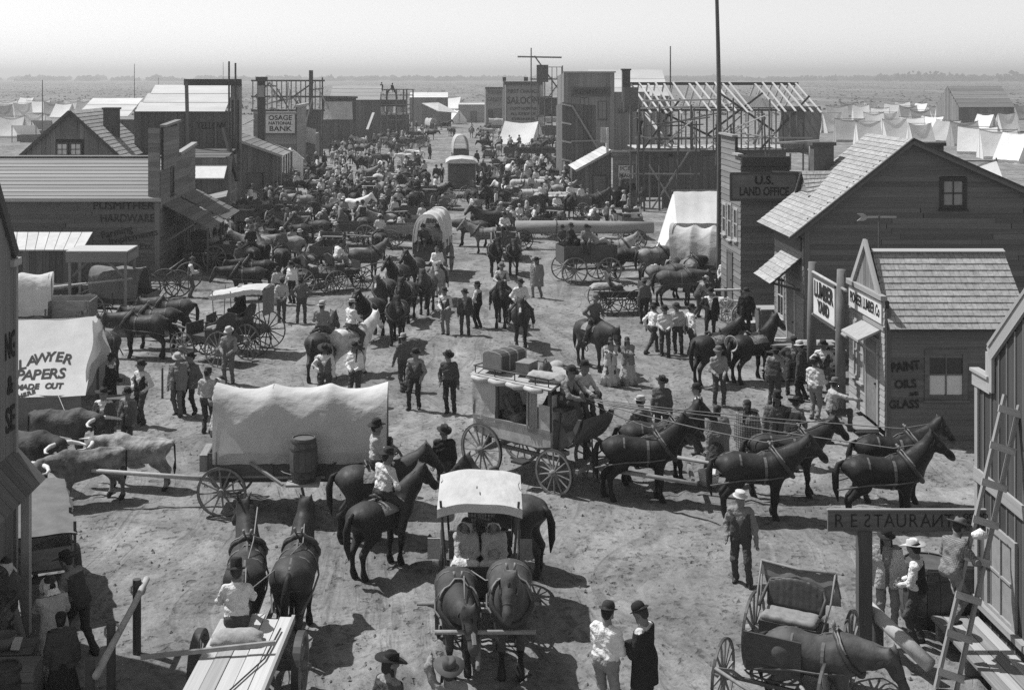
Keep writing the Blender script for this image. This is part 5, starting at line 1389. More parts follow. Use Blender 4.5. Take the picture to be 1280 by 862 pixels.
def chimney(t, c, w, d, h):
  f = MB(); f.box((c[0], c[1], c[2] + h / 2), (w, d, h)); o = f.build('chimney', 'brick', t)
  m = MB(); m.box((c[0], c[1], c[2] + h + .06), (w + .14, d + .14, 0.12)); m.build('chimney_cap', 'dark_trim', o)
# buildings, right side of the street
XP, YP, ZP = V3(1, 0, 0), V3(0, 1, 0), V3(0, 0, 1)
FC = V3(0, -1, 0)      # faces the camera
def lumber_office():
  t = thing('lumber_office', 'small clapboard lumber office with false front and shingled roof beside the street', 'building')
  x0, x1, y0, y1 = 11.3, 14.8, 33.06, 36.0; ze, zr = 3.06, 4.66; ym = (y0 + y1) / 2
  w = Wall(t, (x0, y0, 0), XP, FC)
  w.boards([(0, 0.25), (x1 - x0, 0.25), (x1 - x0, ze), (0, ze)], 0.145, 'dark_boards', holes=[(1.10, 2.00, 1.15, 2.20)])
  w.window(1.55, 1.70, 0.86, 1.06, 'dark_boards', 'glass_dark', 2, 2, lower='blind_white', fw=0.12)
  w.strip('sill_beam', (0, 0.13), (x1 - x0, 0.13), 0.24, 0.05, 'dark_boards', 0.01)
  for st, sz, u, z, roll, wd in (('PAINT', 0.34, 0.50, 1.90, 0.10, 0.74), ('OILS', 0.30, 0.50, 1.45, 0.06, 0.56), ('AND', 0.12, 0.72, 1.20, 0.10, 0.24), ('GLASS', 0.30, 0.46, 0.93, 0.02, 0.78)):
    w.text(st, sz, 'paint_black', u, z, 0.046, wd, 0.006, roll)
  w.strip('corner_board', (0.06, 0.05), (0.06, 3.4), 0.12, 0.03, 'dark_boards', 0.035)
  f = Wall(t, (x0, y1, 0), V3(0, -1, 0), V3(-1, 0, 0)); W = y1 - y0
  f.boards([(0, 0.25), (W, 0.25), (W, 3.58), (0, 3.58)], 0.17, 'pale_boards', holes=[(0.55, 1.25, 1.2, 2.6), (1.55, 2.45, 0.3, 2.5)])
  f.vboards([(0.45, 3.62), (W - 0.45, 3.62), (W / 2, 4.82)], 0.20, 'weathered_boards', core=True)
  for a, b in (((0.30, 3.60), (W / 2, 4.95)), ((W - 0.30, 3.60), (W / 2, 4.95))): f.strip('pediment_trim', a, b, 0.16, 0.08, 'pale_boards', 0.05)
  f.strip('cornice', (-0.05, 3.66), (W + 0.05, 3.66), 0.12, 0.16, 'trim_wood', 0.06)
  f.strip('fascia', (0, 2.86), (W, 2.86), 0.10, 0.05, 'trim_wood', 0.035)
  f.window(0.90, 1.85, 0.72, 1.40, 'pale_boards', 'curtain', 2, 2, fw=0.09)
  f.door(2.0, 0.28, 0.86, 2.15, 'weathered_boards', 'trim_wood')
  b = bx(t, 'sign_board', f.p(W / 2, 3.25, 0.05), (0.04, W - 0.25, 0.56), 'sign_white')
  f.text('PIONEER LUMBER Co', 0.40, 'paint_black', W / 2, 3.25, 0.074, W - 0.5, 0.012)
  mb = MB(); mb.prism([(y0 + 0.35, 2.72), (y0 + 1.60, 2.72), (y0 + 1.60, 2.66), (y0 + 0.35, 2.66)], x0 - 0.02, x0 - 0.02, 'x')
  mb = MB(); mb.add([(x0 - .02, y0 + .30, 2.80), (x0 - .02, y0 + 1.70, 2.80), (x0 - .62, y0 + 1.70, 2.52), (x0 - .62, y0 + .30, 2.52), (x0 - .02, y0 + .30, 2.74), (x0 - .02, y0 + 1.70, 2.74), (x0 - .62, y0 + 1.70, 2.46), (x0 - .62, y0 + .30, 2.46)], [(0, 1, 2, 3), (7, 6, 5, 4), (0, 3, 7, 4), (1, 5, 6, 2), (3, 2, 6, 7), (0, 4, 5, 1)])
  mb.build('door_hood', 'trim_wood', t)
  for yy in (y0 + .36, y0 + 1.64): plank(t, 'hood_bracket', (x0 - .03, yy, 2.05), (x0 - .56, yy, 2.46), 0.05, 0.05, 'trim_wood')
  bx(t, 'step', (x0 - .35, y0 + 1.0, 0.14), (0.6, 1.3, 0.10), 'weathered_boards')
  xo = x1 + 0.18
  roof(t, (x0 + .03, y0 - .28, ze - .16), (xo, y0 - .28, ze - .16), (x0 + .03, ym, zr), (xo, ym, zr), 12, 'shingles', seed=3)
  roof(t, (xo, y1 + .28, ze - .16), (x0 + .03, y1 + .28, ze - .16), (xo, ym, zr), (x0 + .03, ym, zr), 12, 'shingles', seed=4)
  plank(t, 'ridge_board', (x0 + .03, ym - .05, zr + .045), (xo, ym - .05, zr + .045), 0.16, 0.025, 'pale_boards', up=(0, -.4, 1))
  plank(t, 'verge_board', (xo - .02, y0 - .26, ze - .22), (xo - .02, ym, zr - .06), 0.03, 0.13, 'trim_wood')
  e = Wall(t, (x1, y0, 0), YP, XP); e.boards([(0, .25), (W, .25), (W, ze), (W / 2, zr - .1), (0, ze)], 0.2, 'dark_boards')
  r = Wall(t, (x1, y1, 0), V3(-1, 0, 0), YP); r.boards([(0, .25), (x1 - x0 - .1, .25), (x1 - x0 - .1, ze), (0, ze)], 0.3, 'dark_boards')
  rebase(t, (x0, y0, 0))
  v = thing('weather_vane', 'wooden arrow weather vane on a staff above the lumber office', 'vane', (11.75, 34.9, 4.55))
  MB().tube([(0, 0, 0), (0, 0, 1.05)], 0.028, 6).build('staff', 'dark_trim', v)
  m = MB(); m.box((0, 0, 1.0), (0.95, 0.03, 0.05)); m.prism([(-0.47, 1.0), (-0.60, 1.10), (-0.42, 1.10), (-0.30, 1.02), (-0.30, .98), (-0.42, .90), (-0.60, .90)], -0.016, 0.016, 'y'); m.build('arrow', 'pale_boards', v)
lumber_office()
def lumber_sign():
  t = thing('lumber_yard_sign', 'hanging white lumber yard sign between two rough log posts', 'sign')
  for y, h in ((35.4, 4.05), (38.2, 3.85)):
    MB().tube([(10.86, y, -0.1), (10.85, y, h * .5), (10.88, y, h)], [0.15, 0.14, 0.125], 10).build('post', 'log_wood', t, True)
  for z in (3.55, 2.30): MB().tube([(10.86, 34.9, z), (10.86, 38.5, z + .03)], 0.045, 8).build('rail', 'peeled_log', t, True)
  f = Wall(t, (10.80, 38.0, 0), V3(0, -1, 0), V3(-1, 0, 0))
  bx(t, 'sign_board', (10.84, 36.85, 2.92), (0.05, 2.05, 1.12), 'sign_white')
  for z in (3.50, 2.36): bx(t, 'sign_frame', (10.835, 36.85, z), (0.08, 2.15, 0.07), 'dark_trim')
  f.text('LUMBER', 0.62, 'paint_black', 1.15, 3.14, 0.0, 1.85, 0.02, -0.0); f.text('YARD', 0.46, 'paint_black', 1.15, 2.68, 0.0, 1.15, 0.02)
  rebase(t, (10.86, 36.8, 0))
lumber_sign()
def gable_house():
  t = thing('saltbox_house', 'tall dark clapboard house with lopsided gable and shingled roof', 'house')
  x0, y0, y1 = 11.55, 41.5, 45.2; xa, za = 14.95, 7.36; xr = 20.6
  sl, sr = 0.80, 0.44
  zl = za - sl * (xa - x0); zrr = za - sr * (xr - xa)
  w = Wall(t, (x0, y0, 0), XP, FC)
  w.boards([(0, 0.2), (xr - x0, 0.2), (xr - x0, zrr), (xa - x0, za), (0, zl)], 0.17, 'dark_boards', holes=[(4.42, 5.22, 5.12, 6.08)])
  w.window(4.82, 5.60, 0.62, 0.78, 'paint_dull', 'curtain', 2, 2, fw=0.13)
  w.strip('corner_board', (0.08, 0.2), (0.08, zl - .1), 0.16, 0.03, 'dark_boards', 0.035)
  f = Wall(t, (x0, y1, 0), FC, V3(-1, 0, 0)); W = y1 - y0
  f.boards([(0, 0.2), (W, 0.2), (W, zl), (0, zl)], 0.18, 'weathered_boards', holes=[(1.8, 2.7, .2, 2.4), (.5, 1.3, 1.1, 2.5)])
  f.window(0.9, 1.8, 0.7, 1.3, 'pale_boards', 'glass_dark'); f.door(2.25, 0.2, 0.85, 2.1, 'dark_boards', 'pale_boards')
  bx(t, 'name_board', f.p(W / 2, 3.9, 0.05), (0.04, W - .4, 0.42), 'dark_trim')
  xe = x0 - 0.55; ze = za - sl * (xa - xe)
  yo0, yo1 = y0 - 0.35, y1 + 0.35
  roof(t, (xe, yo1, ze), (xe, yo0, ze), (xa, yo1, za), (xa, yo0, za), 26, 'shingles', seed=6, sw=0.14)
  xe2 = xr + .5; ze2 = za - sr * (xe2 - xa)
  roof(t, (xe2, yo0, ze2), (xe2, yo1, ze2), (xa, yo0, za), (xa, yo1, za), 26, 'dark_shingles', seed=7, sw=0.16)
  for a, b in (((xe, ze), (xa, za)), ((xa, za), (xe2, ze2))):
    plank(t, 'verge_board', (a[0], yo0 + .02, a[1] - .07), (b[0], yo0 + .02, b[1] - .07), 0.04, 0.16, 'dark_boards')
    plank(t, 'verge_batten', (a[0], yo0 - .03, a[1] + .035), (b[0], yo0 - .03, b[1] + .035), 0.10, 0.03, 'dark_trim')
  ra, rb_ = V3(12.28, 44.5, 6.10), V3(13.55, 44.5, 6.10)
  for sy in (-1, 1): roof(t, V3(12.28, 44.5 + sy * .85, 5.28), V3(12.55, 44.5 + sy * .85, 5.40), ra, rb_, 6, 'shingles', seed=9)
  d2 = Wall(t, (12.42, 45.3, 0), FC, V3(-1, 0, 0)); d2.boards([(0, 5.2), (1.6, 5.2), (.8, 6.02)], 0.2, 'weathered_boards')
  roof(t, (x0 - 1.05, 43.9, 2.62), (x0 - 1.05, 41.7, 2.62), (x0 - .02, 43.9, 3.50), (x0 - .02, 41.7, 3.50), 6, 'shingles', seed=11, sw=.3)
  for y in (41.85, 43.75): plank(t, 'hood_bracket', (x0 - .05, y, 2.4), (x0 - .9, y, 2.62), 0.06, 0.08, 'dark_trim')
  chimney(t, (13.2, 45.2, 5.6), 0.7, 0.5, 1.35)
  MB().tube([(12.95, 45.6, 5.2), (12.95, 45.6, 6.9)], 0.11, 10).build('stove_pipe', 'iron', t, True)
  chimney(t, (17.2, 46.0, 6.0), 1.0, 0.6, 0.9)
  rebase(t, (x0, y0, 0))
gable_house()
def land_office():
  t = thing('land_office_building', 'two storey plank land office with stepped false front beside the flagpole', 'building')
  x0, y0, y1 = 11.5, 50.2, 53.8; x1 = 17.5
  f = Wall(t, (x0, y1, 0), FC, V3(-1, 0, 0)); W = y1 - y0
  prof = [(0, 0.2), (W, 0.2), (W, 6.25), (W * .72, 6.25), (W * .72, 6.95), (0.0, 6.95)]
  f.boards(prof, 0.24, 'weathered_boards', holes=[(.4, .95, 2.9, 4.1), (1.4, 2.0, 2.7, 4.2), (2.5, 3.05, 2.9, 4.1), (1.3, 2.2, .2, 2.2)])
  f.window(0.68, 3.5, 0.5, 1.1, 'pale_boards', 'glass_dark'); f.window(1.7, 3.5, 0.5, 1.3, 'pale_boards', 'glass_dark'); f.window(2.78, 3.5, 0.5, 1.1, 'pale_boards', 'glass_dark'); f.door(1.75, .2, .85, 2.0)
  bx(t, 'front_cap', (x0 - .02, y1 - W * .36, 7.0), (0.22, W * .72, 0.08), 'pale_boards'); bx(t, 'front_cap', (x0 - .02, y1 - W * .86, 6.30), (0.22, W * .28, 0.08), 'pale_boards')
  w = Wall(t, (x0, y0, 0), XP, FC)
  w.boards([(0, 0.2), (x1 - x0, 0.2), (x1 - x0, 5.05), (1.9, 5.55), (1.9, 6.25), (0, 6.25)], 0.22, 'dark_boards')
  roof_boards(t, (x0 + .2, y0 - .15, 5.3), (x1, y0 - .15, 5.1), (x0 + .2, y1, 5.5), (x1, y1, 5.3), 8, 'roof_boards')
  w.strip('ledge', (1.2, 5.62), (4.0, 5.55), 0.14, 0.10, 'pale_boards', 0.03)
  bx(t, 'cornice_box', (x0 + .95, y0 - .06, 6.05), (1.9, 0.12, 0.36), 'dark_trim')
  rebase(t, (x0, y0, 0))
  s = thing('land_office_sign', 'wide framed U.S. land office sign board facing up the street', 'sign', (12.33, 49.95, 5.08))
  bx(s, 'sign_board', (0, 0, 0), (2.52, 0.05, 0.98), 'sign_grey')
  for z in (-.52, .52): bx(s, 'sign_frame', (0, -.01, z), (2.66, 0.09, 0.08), 'dark_trim')
  for x in (-1.3, 1.3): bx(s, 'sign_frame', (x, -.01, 0), (0.08, 0.088, 0.96), 'dark_trim')
  text(s, 'U.S.', 0.44, 'paint_black', (0, -.032, .24), (R(90), 0, 0), width=0.72, bold=0.014); text(s, 'LAND OFFICE', 0.46, 'paint_black', (0, -.032, -.20), (R(90), 0, 0), width=1.92, bold=0.008)
  for x in (-.9, .9): bx(s, 'bracket', (x, .14, .3), (0.06, 0.24, 0.06), 'dark_trim')
land_office()
pole('very tall bare bent flagpole rising past the top of the view', G(898, 371), 14.5, 0.13, 0.07, name='flagpole', cat='flagpole', lean=(-.12, 0), bend=0.10)
def restaurant():
  t = thing('restaurant_building', 'board and batten restaurant front with stepped gable at right edge', 'building')
  x0, y1, y0 = 9.07, 21.9, 15.2
  f = Wall(t, (x0, y1, 0), FC, V3(-1, 0, 0)); W = y1 - y0
  ys = 0.62; prof = [(0, 0.0), (W, 0.0), (W, 4.2), (W - .62, 4.2), (W - .62, 4.72), (W / 2, 7.0), (ys, 4.72), (ys, 4.2), (0, 4.2)]
  f.vboards(prof, 0.30, 'tarred_boards', holes=[(0.45, 1.55, 0.55, 1.95)], batten='dark_boards')
  f.window(1.00, 1.24, 0.92, 1.25, 'trim_wood', 'curtain', 2, 2, fw=0.12, sill=False, n0=0.05)
  f.strip('window_ledge', (0.0, 0.50), (W, 0.50), 0.10, 0.12, 'pale_boards', 0.09)
  f.strip('belt_rail', (0.0, 2.62), (W, 2.42), 0.22, 0.05, 'pale_boards', 0.06)
  f.strip('base_rail', (0.0, 0.10), (W, 0.10), 0.18, 0.08, 'pale_boards', 0.07)
  for a, b, n_ in (((-.06, 4.24), (ys + .02, 4.24), 0), ((ys, 4.16), (ys, 4.80), 1), ((ys, 4.78), (W / 2, 7.06), 2)):
    f.strip('gable_trim', a, b, 0.24, 0.05 + .004 * n_, 'pale_boards', 0.06)
  f.strip('gable_cap', (ys, 4.92), (W / 2, 7.20), 0.06, 0.14, 'pale_boards', 0.04); f.strip('step_cap', (-.08, 4.38), (ys, 4.38), 0.05, 0.16, 'pale_boards', 0.04)
  f.strip('corner_board', (0.06, 0.0), (0.06, 4.2), 0.12, 0.04, 'trim_wood', 0.045)
  s = Wall(t, (x0 + 5, y1, 0), V3(-1, 0, 0), YP); s.vboards([(0, 0), (4.9, 0), (4.9, 4.2), (0, 4.2)], 0.3, 'weathered_boards')
  roof_boards(t, (x0 + .1, y1 + .3, 4.1), (x0 + 5, y1 + .3, 4.1), (x0 + .1, (y0 + y1) / 2, 6.6), (x0 + 5, (y0 + y1) / 2, 6.6), 14, 'roof_boards')
  rebase(t, (x0, y1, 0))
  b = thing('boardwalk', 'short plank boardwalk at the foot of the restaurant wall', 'boardwalk')
  for k in range(4): plank(b, 'plank', (8.22 + .2 * k, 21.55, .30), (8.22 + .2 * k, 18.9, .30), 0.185, 0.05, 'pale_boards' if k % 2 else 'weathered_boards')
  for y in (21.3, 20.1, 19.1): bx(b, 'joist', (8.52, y, .13), (0.78, 0.10, 0.26), 'weathered_boards')
  rebase(b, (8.5, 20.2, 0))
  l = thing('ladder', 'tall homemade ladder leaning against the restaurant gable', 'ladder')
  A = V3(7.62, 19.6, 0.0); B = V3(8.98, 20.35, 4.30); d = (B - A).normalized(); sd = V3(0.30, -0.02, 0).normalized()
  sd = (sd - d * sd.dot(d)).normalized()
  for s_ in (-1, 1): plank(l, 'rail', A + sd * s_ * 0.15, B + sd * s_ * 0.125, 0.05, 0.09, 'trim_wood', up=(0, -1, .3))
  for k in range(8):
    c = A.lerp(B, 0.055 + k * 0.128) - V3(0, 0.055, 0); plank(l, 'rung', c - sd * 0.20, c + sd * 0.20, 0.11, 0.03, 'pale_boards', up=(0, -1, .3))
  rebase(l, A)
  return A, B, d
LAD = restaurant()
def restaurant_sign():
  p = G(1080, 820); t = thing('restaurant_sign', 'dark plank restaurant sign with backwards letters on a square post', 'sign', p)
  s = S(820); zt = CAM_H - (637 - HY) / s; h = 0.33; xl = (1034 - 1080) / s; xr = (1231 - 1080) / s
  bx(t, 'post', (0, 0, (zt - h) / 2 - .05), (0.22, 0.16, zt - h + .1), 'dark_trim')
  bx(t, 'sign_board', ((xl + xr) / 2, -.02, zt - h / 2), (xr - xl, 0.05, h), 'dark_boards'); bx(t, 'top_edge', ((xl + xr) / 2, -.02, zt + .012), (xr - xl + .02, 0.07, 0.022), 'trim_wood')
  m = MB(); m.prism([(-.36, 0), (.12, 0), (-.02, -.07), (-.22, -.06)], -.02, .02, 'y'); m.build('broken_edge', 'dark_boards', t, loc=(0, -.02, zt - h))
  L = 'RESTAURANT'; cx = [0.085, 0.205, 0.315, 0.40, 0.49, 0.585, 0.68, 0.78, 0.875, 0.965]; span = (1190 - 1034) / s
  for c, u in zip(L, cx):
    o = text(t, c, 0.31, 'paint_black', (xl + u * span, -.05, zt - h / 2 - .005), (R(90), 0, 0), name='letter', bold=-0.004)
    o.scale = ((-0.85 if c in 'SN' else 0.85), 1, 1)
  text(t, 'GOOD', 0.13, 'paint_black', (xr - .17, -.05, zt - .09), (R(90), 0, 0)); text(t, 'EATS', 0.13, 'paint_black', (xr - .17, -.05, zt - .23), (R(90), 0, 0))
  q = G(1097, 812, 0); pole('short square hitching post just right of the restaurant sign post', q, 0.62, 0.10, 0.10, 'dark_trim', name='hitching_post', cat='post')
  o = MB().tube([(0, 0, 0.75), (0.62, -1.15, 0.28)], [0.11, 0.12], 10).build('hitching_log', 'peeled_log', None, True, G(1082, 812)); tag(o, 'pale peeled log rail slanting down behind the buggy horse', 'log')
restaurant_sign()
barrel('big dark barrel standing behind the ladder by the restaurant wall', G(1160, 776), 0.3, 0.50, 1.05)
barrel('dark barrel half hidden behind the ladder painter', G(1210, 768), 1.1, 0.42, 0.98)
def frame_hall():
  t = thing('hall_under_construction', 'timber skeleton hall with bare pale rafters and no walls yet', 'building')
  y0, y1 = 90.0, 97.0; x0, x1 = 13.2, 25.6; ym = 93.5; zp = 7.0; zr = 8.85
  w = Wall(t, (x0, y0, 0), XP, FC); w.vboards([(1.9, 0.1), (x1 - x0 - 4.5, .1), (x1 - x0 - 4.5, 3.9), (1.9, 3.7)], 0.4, 'dark_boards', jit=.02)
  for k in range(14): x = x0 + .1 + k * .9; plank(t, 'stud', (x, y0 + .1, 0), (x, y0 + .1, 3.95), .09, .1, 'weathered_boards', up=(1, 0, 0))
  bx(t, 'rear_wall', ((x0 + x1) / 2, y1, 2.0), (x1 - x0, .1, 3.6), 'dark_boards')
  plank(t, 'floor_beam', (x0 - .3, y0 - .05, 4.0), (x1, y0 - .05, 4.15), 0.14, 0.24, 'dark_trim'); plank(t, 'floor_beam', (x0, y0 - .08, 5.05), (x1, y0 - .08, 5.05), 0.08, 0.12, 'trim_wood')
  for fl in range(3): plank(t, 'floor_plank', (x0, y0 + .7 + fl * 1.4, 4.3), (x1 - 1, y0 + .7 + fl * 1.4, 4.3), 1.2, 0.06, 'new_lumber')
  plank(t, 'top_plate', (x0, y0, zp), (x1, y0, zp), 0.12, 0.14, 'dark_trim'); plank(t, 'top_plate', (x0, y1, zp), (x1, y1, zp), 0.12, 0.14, 'dark_trim')
  n = 26
  for k in range(n):
    x = x0 + .1 + (x1 - x0 - .2) * k / (n - 1)
    plank(t, 'stud', (x, y0, 4.1), (x, y0, zp), 0.07, 0.09, 'weathered_boards' if k % 3 else 'dark_trim', up=(1, 0, 0))
    if k % 2: plank(t, 'stud', (x, y1, 4.1), (x, y1, zp), 0.07, 0.09, 'pale_boards', up=(1, 0, 0))
  rj = random.Random(8)
  for k in range(21):
    if k in (6, 13, 14): continue
    x = x0 + .2 + (x1 - x0 - .4) * k / 20 + rj.uniform(-.12, .12)
    plank(t, 'rafter', (x + .75 + rj.uniform(-.2, .15), y0 - .35 - rj.uniform(0, .5), zp - .02 - rj.uniform(0, .25)), (x, ym, zr + rj.uniform(0, .12)), 0.06, 0.13, 'new_lumber', up=(1, 0, 0)); plank(t, 'rafter', (x + .2, y1 + .2, zp), (x, ym, zr), 0.06, 0.12, 'new_lumber', up=(1, 0, 0))
  plank(t, 'ridge_beam', (x0, ym, zr - .02), (x1, ym, zr - .02), 0.08, 0.22, 'dark_trim')
  for a, b in (((15.0, 6.9), (21.0, 3.9)), ((18.2, 5.2), (22.2, 8.2)), ((19.0, 8.3), (23.0, 5.5)), ((22.0, 4.2), (25.5, 8.0)), ((13.6, 4.0), (16.4, 7.8))):
    plank(t, 'brace', (a[0], y0 + .3, a[1]), (b[0], y0 + .3, b[1]), 0.10, 0.14, 'dark_trim')
  for z, xa, xb in ((7.65, 13.6, 19.0), (7.15, 13.4, 17.6)): plank(t, 'scaffold_plank', (xa, y0 - .5, z), (xb, y0 - .5, z + .1), 0.3, 0.12, 'new_lumber')
  bx(t, 'corner_panel', (x0 - .35, y0 - .1, 7.75), (1.0, 0.2, 1.7), 'dark_boards'); chimney(t, (x0 - .2, ym, 7.5), .55, .55, 2.3)
  m = MB(); m.grid(10, 8, lambda u, v: (x1 - 2.2 + 2.9 * u + .1 * math.sin(v * 7), y0 + .3 + .15 * math.sin(u * 9), zp + .25 - (2.9 + .8 * u) * v)); m.build('tarpaulin', 'canvas_dark', t, True)
  m = MB(); m.grid(6, 3, lambda u, v: (x1 - 4.6 + 3.0 * u, ym, zp + .1 + 1.0 * v * (1 - .5 * u))); m.build('white_tarpaulin', 'canvas', t, True)
  for x in (x0 - .5, x0 + .1, 14.7, 16.9): MB().tube([(x, y0 - 1.0, 0), (x, y0 - 1.0, 7.4)], 0.07, 6).build('scaffold_pole', 'pole_wood', t)
  for z in (2.6, 4.2): plank(t, 'ledger', (x0 - .8, y0 - 1.05, z), (17.5, y0 - 1.05, z), 0.06, 0.10, 'trim_wood')
  plank(t, 'brace', (14.2, y0 - 1.0, .2), (16.8, y0 - 1.0, 4.2), .08, .12, 'weathered_boards'); plank(t, 'brace', (15.6, y0 - 1.0, .6), (14.0, y0 - 1.0, 3.2), .08, .12, 'weathered_boards')
  r = random.Random(77)
  for k in range(16):
    a = r.uniform(x0, x1 - 3); z = r.uniform(4.2, 6.3); L_ = r.uniform(1.5, 4.5); MB().tube([(a, y0 - r.uniform(.4, 1.4), z), (a + L_, y0 - r.uniform(.4, 1.4), z + r.uniform(-.6, 1.6))], .05, 5).build('scaffold_pole', r.choice(('pole_wood', 'trim_wood', 'peeled_log')), t)
  for k in range(9):
    a = r.uniform(x0 - .5, x1 - 2); MB().tube([(a, y0 - 1.2, 0), (a + r.uniform(-.3, .3), y0 - 1.1, r.uniform(5.5, 8.2))], .06, 5).build('scaffold_pole', 'pole_wood', t)
  for k in range(7):
    a = r.uniform(x0, x1 - 3); plank(t, 'loose_board', (a, y0 + r.uniform(.5, 5), 4.4), (a + r.uniform(-1.5, 1.5), y0 + r.uniform(.5, 6), r.uniform(5.5, 7.2)), .25, .05, r.choice(('new_lumber', 'weathered_boards')))
  rebase(t, (x0, y0, 0))
  pole('thin tall pole standing behind the unfinished hall', (17.2, 99, 0), 11.7, .08)
frame_hall()
def porch_shop():
  t = thing('porch_shop', 'low shop with pale sloping porch roof beside the unfinished hall', 'building')
  Y = 92.0
  P = lambda px, py, y=Y: AT(px, py, y)
  a = P(719, 213); b = P(764, 188)
  roof_boards(t, (a.x, Y - .2, a.z), (a.x, Y + 5, a.z), (b.x, Y - .2, b.z), (b.x, Y + 5, b.z), 9, 'new_lumber')
  plank(t, 'verge_board', (a.x, Y - .22, a.z - .05), (b.x, Y - .22, b.z - .05), .05, .16, 'pale_boards')
  w = Wall(t, (a.x + .4, Y, 0), XP, FC); W = b.x - a.x - .4
  w.vboards([(0, 0.1), (W, .1), (W, b.z - .1), (0, a.z + .1)], 0.3, 'dark_boards', holes=[(.9, 1.8, .1, 2.2)]); w.door(1.35, .1, .85, 2.1)
  c = P(757, 160); bx(t, 'false_front', (b.x - .3, Y - .1, b.z + .75), (0.16, 0.5, 1.75), 'sign_white'); bx(t, 'false_front', (b.x - .5, Y - .1, b.z + 1.1), (0.5, 0.1, 1.1), 'new_lumber')
  w2 = Wall(t, (b.x + .05, Y - .6, 0), XP, FC); w2.boards([(0, .1), (1.75, .1), (1.75, 4.0), (0, 4.0)], .3, 'weathered_boards')
  bx(t, 'counter_sign', (b.x + .95, Y - .72, 2.55), (1.05, 0.05, 0.95), 'sign_white')
  text(t, 'ICE', .42, 'paint_black', (b.x + .95, Y - .76, 2.8), (R(90), 0, 0), width=.8); text(t, 'READY', .40, 'paint_black', (b.x + .95, Y - .76, 2.32), (R(90), 0, 0), width=.95)
  w2.strip('cap', (-.1, 4.05), (1.9, 3.95), .14, .12, 'new_lumber')
  rebase(t, (a.x, Y, 0))
porch_shop()
def dark_screen():
  Y = 108.0; t = thing('braced_wall', 'tall dark braced plank wall standing unfinished beside the porch shop', 'building')
  a = AT(703, 128, Y); b = AT(745, 132, Y)
  w = Wall(t, (a.x, Y, 0), XP, FC); W = b.x - a.x
  w.vboards([(0, .1), (W, .1), (W, b.z), (W * .25, b.z + .15), (0, a.z)], .35, 'dark_boards')
  for k in range(5):
    z = a.z - .15 - k * 1.55; plank(t, 'ledge', (a.x - .05, Y - .12, z), (a.x + .75, Y - .12, z - .15), .1, .14, 'new_lumber')
  plank(t, 'brace', (a.x + .8, Y - .15, a.z - .3), (b.x + .2, Y - .15, 3.2), .06, .16, 'trim_wood'); plank(t, 'ledger', (a.x + .7, Y - .14, 3.9), (b.x + .4, Y - .14, 3.95), .06, .12, 'trim_wood')
  for i in range(4): plank(t, 'sheet', (a.x + .1 + .3 * i, Y - .3, .3), (a.x + .1 + .3 * i, Y - .3, 2.2 - .2 * (i % 2)), .2, .03, 'new_lumber' if i % 2 == 0 else 'dark_boards', up=(0, -1, 0))
  bx(t, 'back_wall', ((a.x + b.x) / 2, Y + 3.2, 2.5), (W, 0.12, 5.0), 'dark_boards');
  s = Wall(t, (a.x, Y + 6, 0), FC, V3(-1, 0, 0)); s.vboards([(0, .1), (6, .1), (6, a.z), (0, a.z - .4)], .35, 'dark_boards')
  rebase(t, (a.x, Y, 0))
dark_screen()
def tall_store():
  Y = 150.0; t = thing('tall_plank_store', 'tall plain plank store with dark name board high on its front', 'building')
  a = AT(705, 91, Y); b = AT(768, 92, Y); W = b.x - a.x
  w = Wall(t, (a.x, Y, 0), XP, FC); w.vboards([(0, 0), (W, 0), (W, a.z), (0, a.z)], .45, 'weathered_boards', cmat='weathered_boards')
  s = AT(739, 115, Y); bx(t, 'name_board', (s.x, Y - .1, s.z), (4.5, .08, 1.05), 'dark_trim'); text(t, 'KENNEDY', .8, 'paint_black', (s.x, Y - .16, s.z), (R(90), 0, 0), width=3.9)
  w.window(2.4, AT(0, 132, Y).z, .9, 1.7, 'dark_trim'); w.window(4.5, AT(0, 138, Y).z, .9, 2.0, 'dark_trim')
  bx(t, 'cornice', ((a.x + b.x) / 2, Y - .1, a.z + .08), (W + .3, .3, .16), 'pale_boards')
  bx(t, 'roof', ((a.x + b.x) / 2, Y + 4.5, a.z - .6), (W - .1, 9, .12), 'tin_roof')
  c = AT(770, 115, Y); d = AT(795, 115, Y); w2 = Wall(t, (b.x, Y + .6, 0), XP, FC); w2.vboards([(0, 0), (4.2, 0), (4.2, c.z), (0, c.z)], .45, 'weathered_boards')
  s2 = AT(781, 139, Y); text(t, 'Store', .95, 'paint_black', (s2.x, Y + .55, s2.z), (R(90), 0, 0), width=1.5)
  st = Wall(t, (a.x, Y + 9, 0), FC, V3(-1, 0, 0)); st.vboards([(0, 0), (9, 0), (9, a.z), (0, a.z - .4)], .45, 'weathered_boards')
  rebase(t, (a.x, Y, 0))
  t = thing('long_tin_roof_shed', 'long pale tin roofed shed behind the tall plank store', 'shed'); Y = 168.0; a = AT(735, 88, Y); b = AT(828, 87, Y); e = AT(735, 120, Y - 5)
  roof_boards(t, (a.x, Y - 5, e.z), (b.x, Y - 5, e.z), (a.x, Y, a.z), (b.x, Y, a.z), 3, 'tin_roof')
  w = Wall(t, (a.x, Y - 4.8, 0), XP, FC); w.vboards([(0, 0), (b.x - a.x, 0), (b.x - a.x, e.z), (0, e.z)], .8, 'weathered_boards'); rebase(t, (a.x, Y, 0))
tall_store()
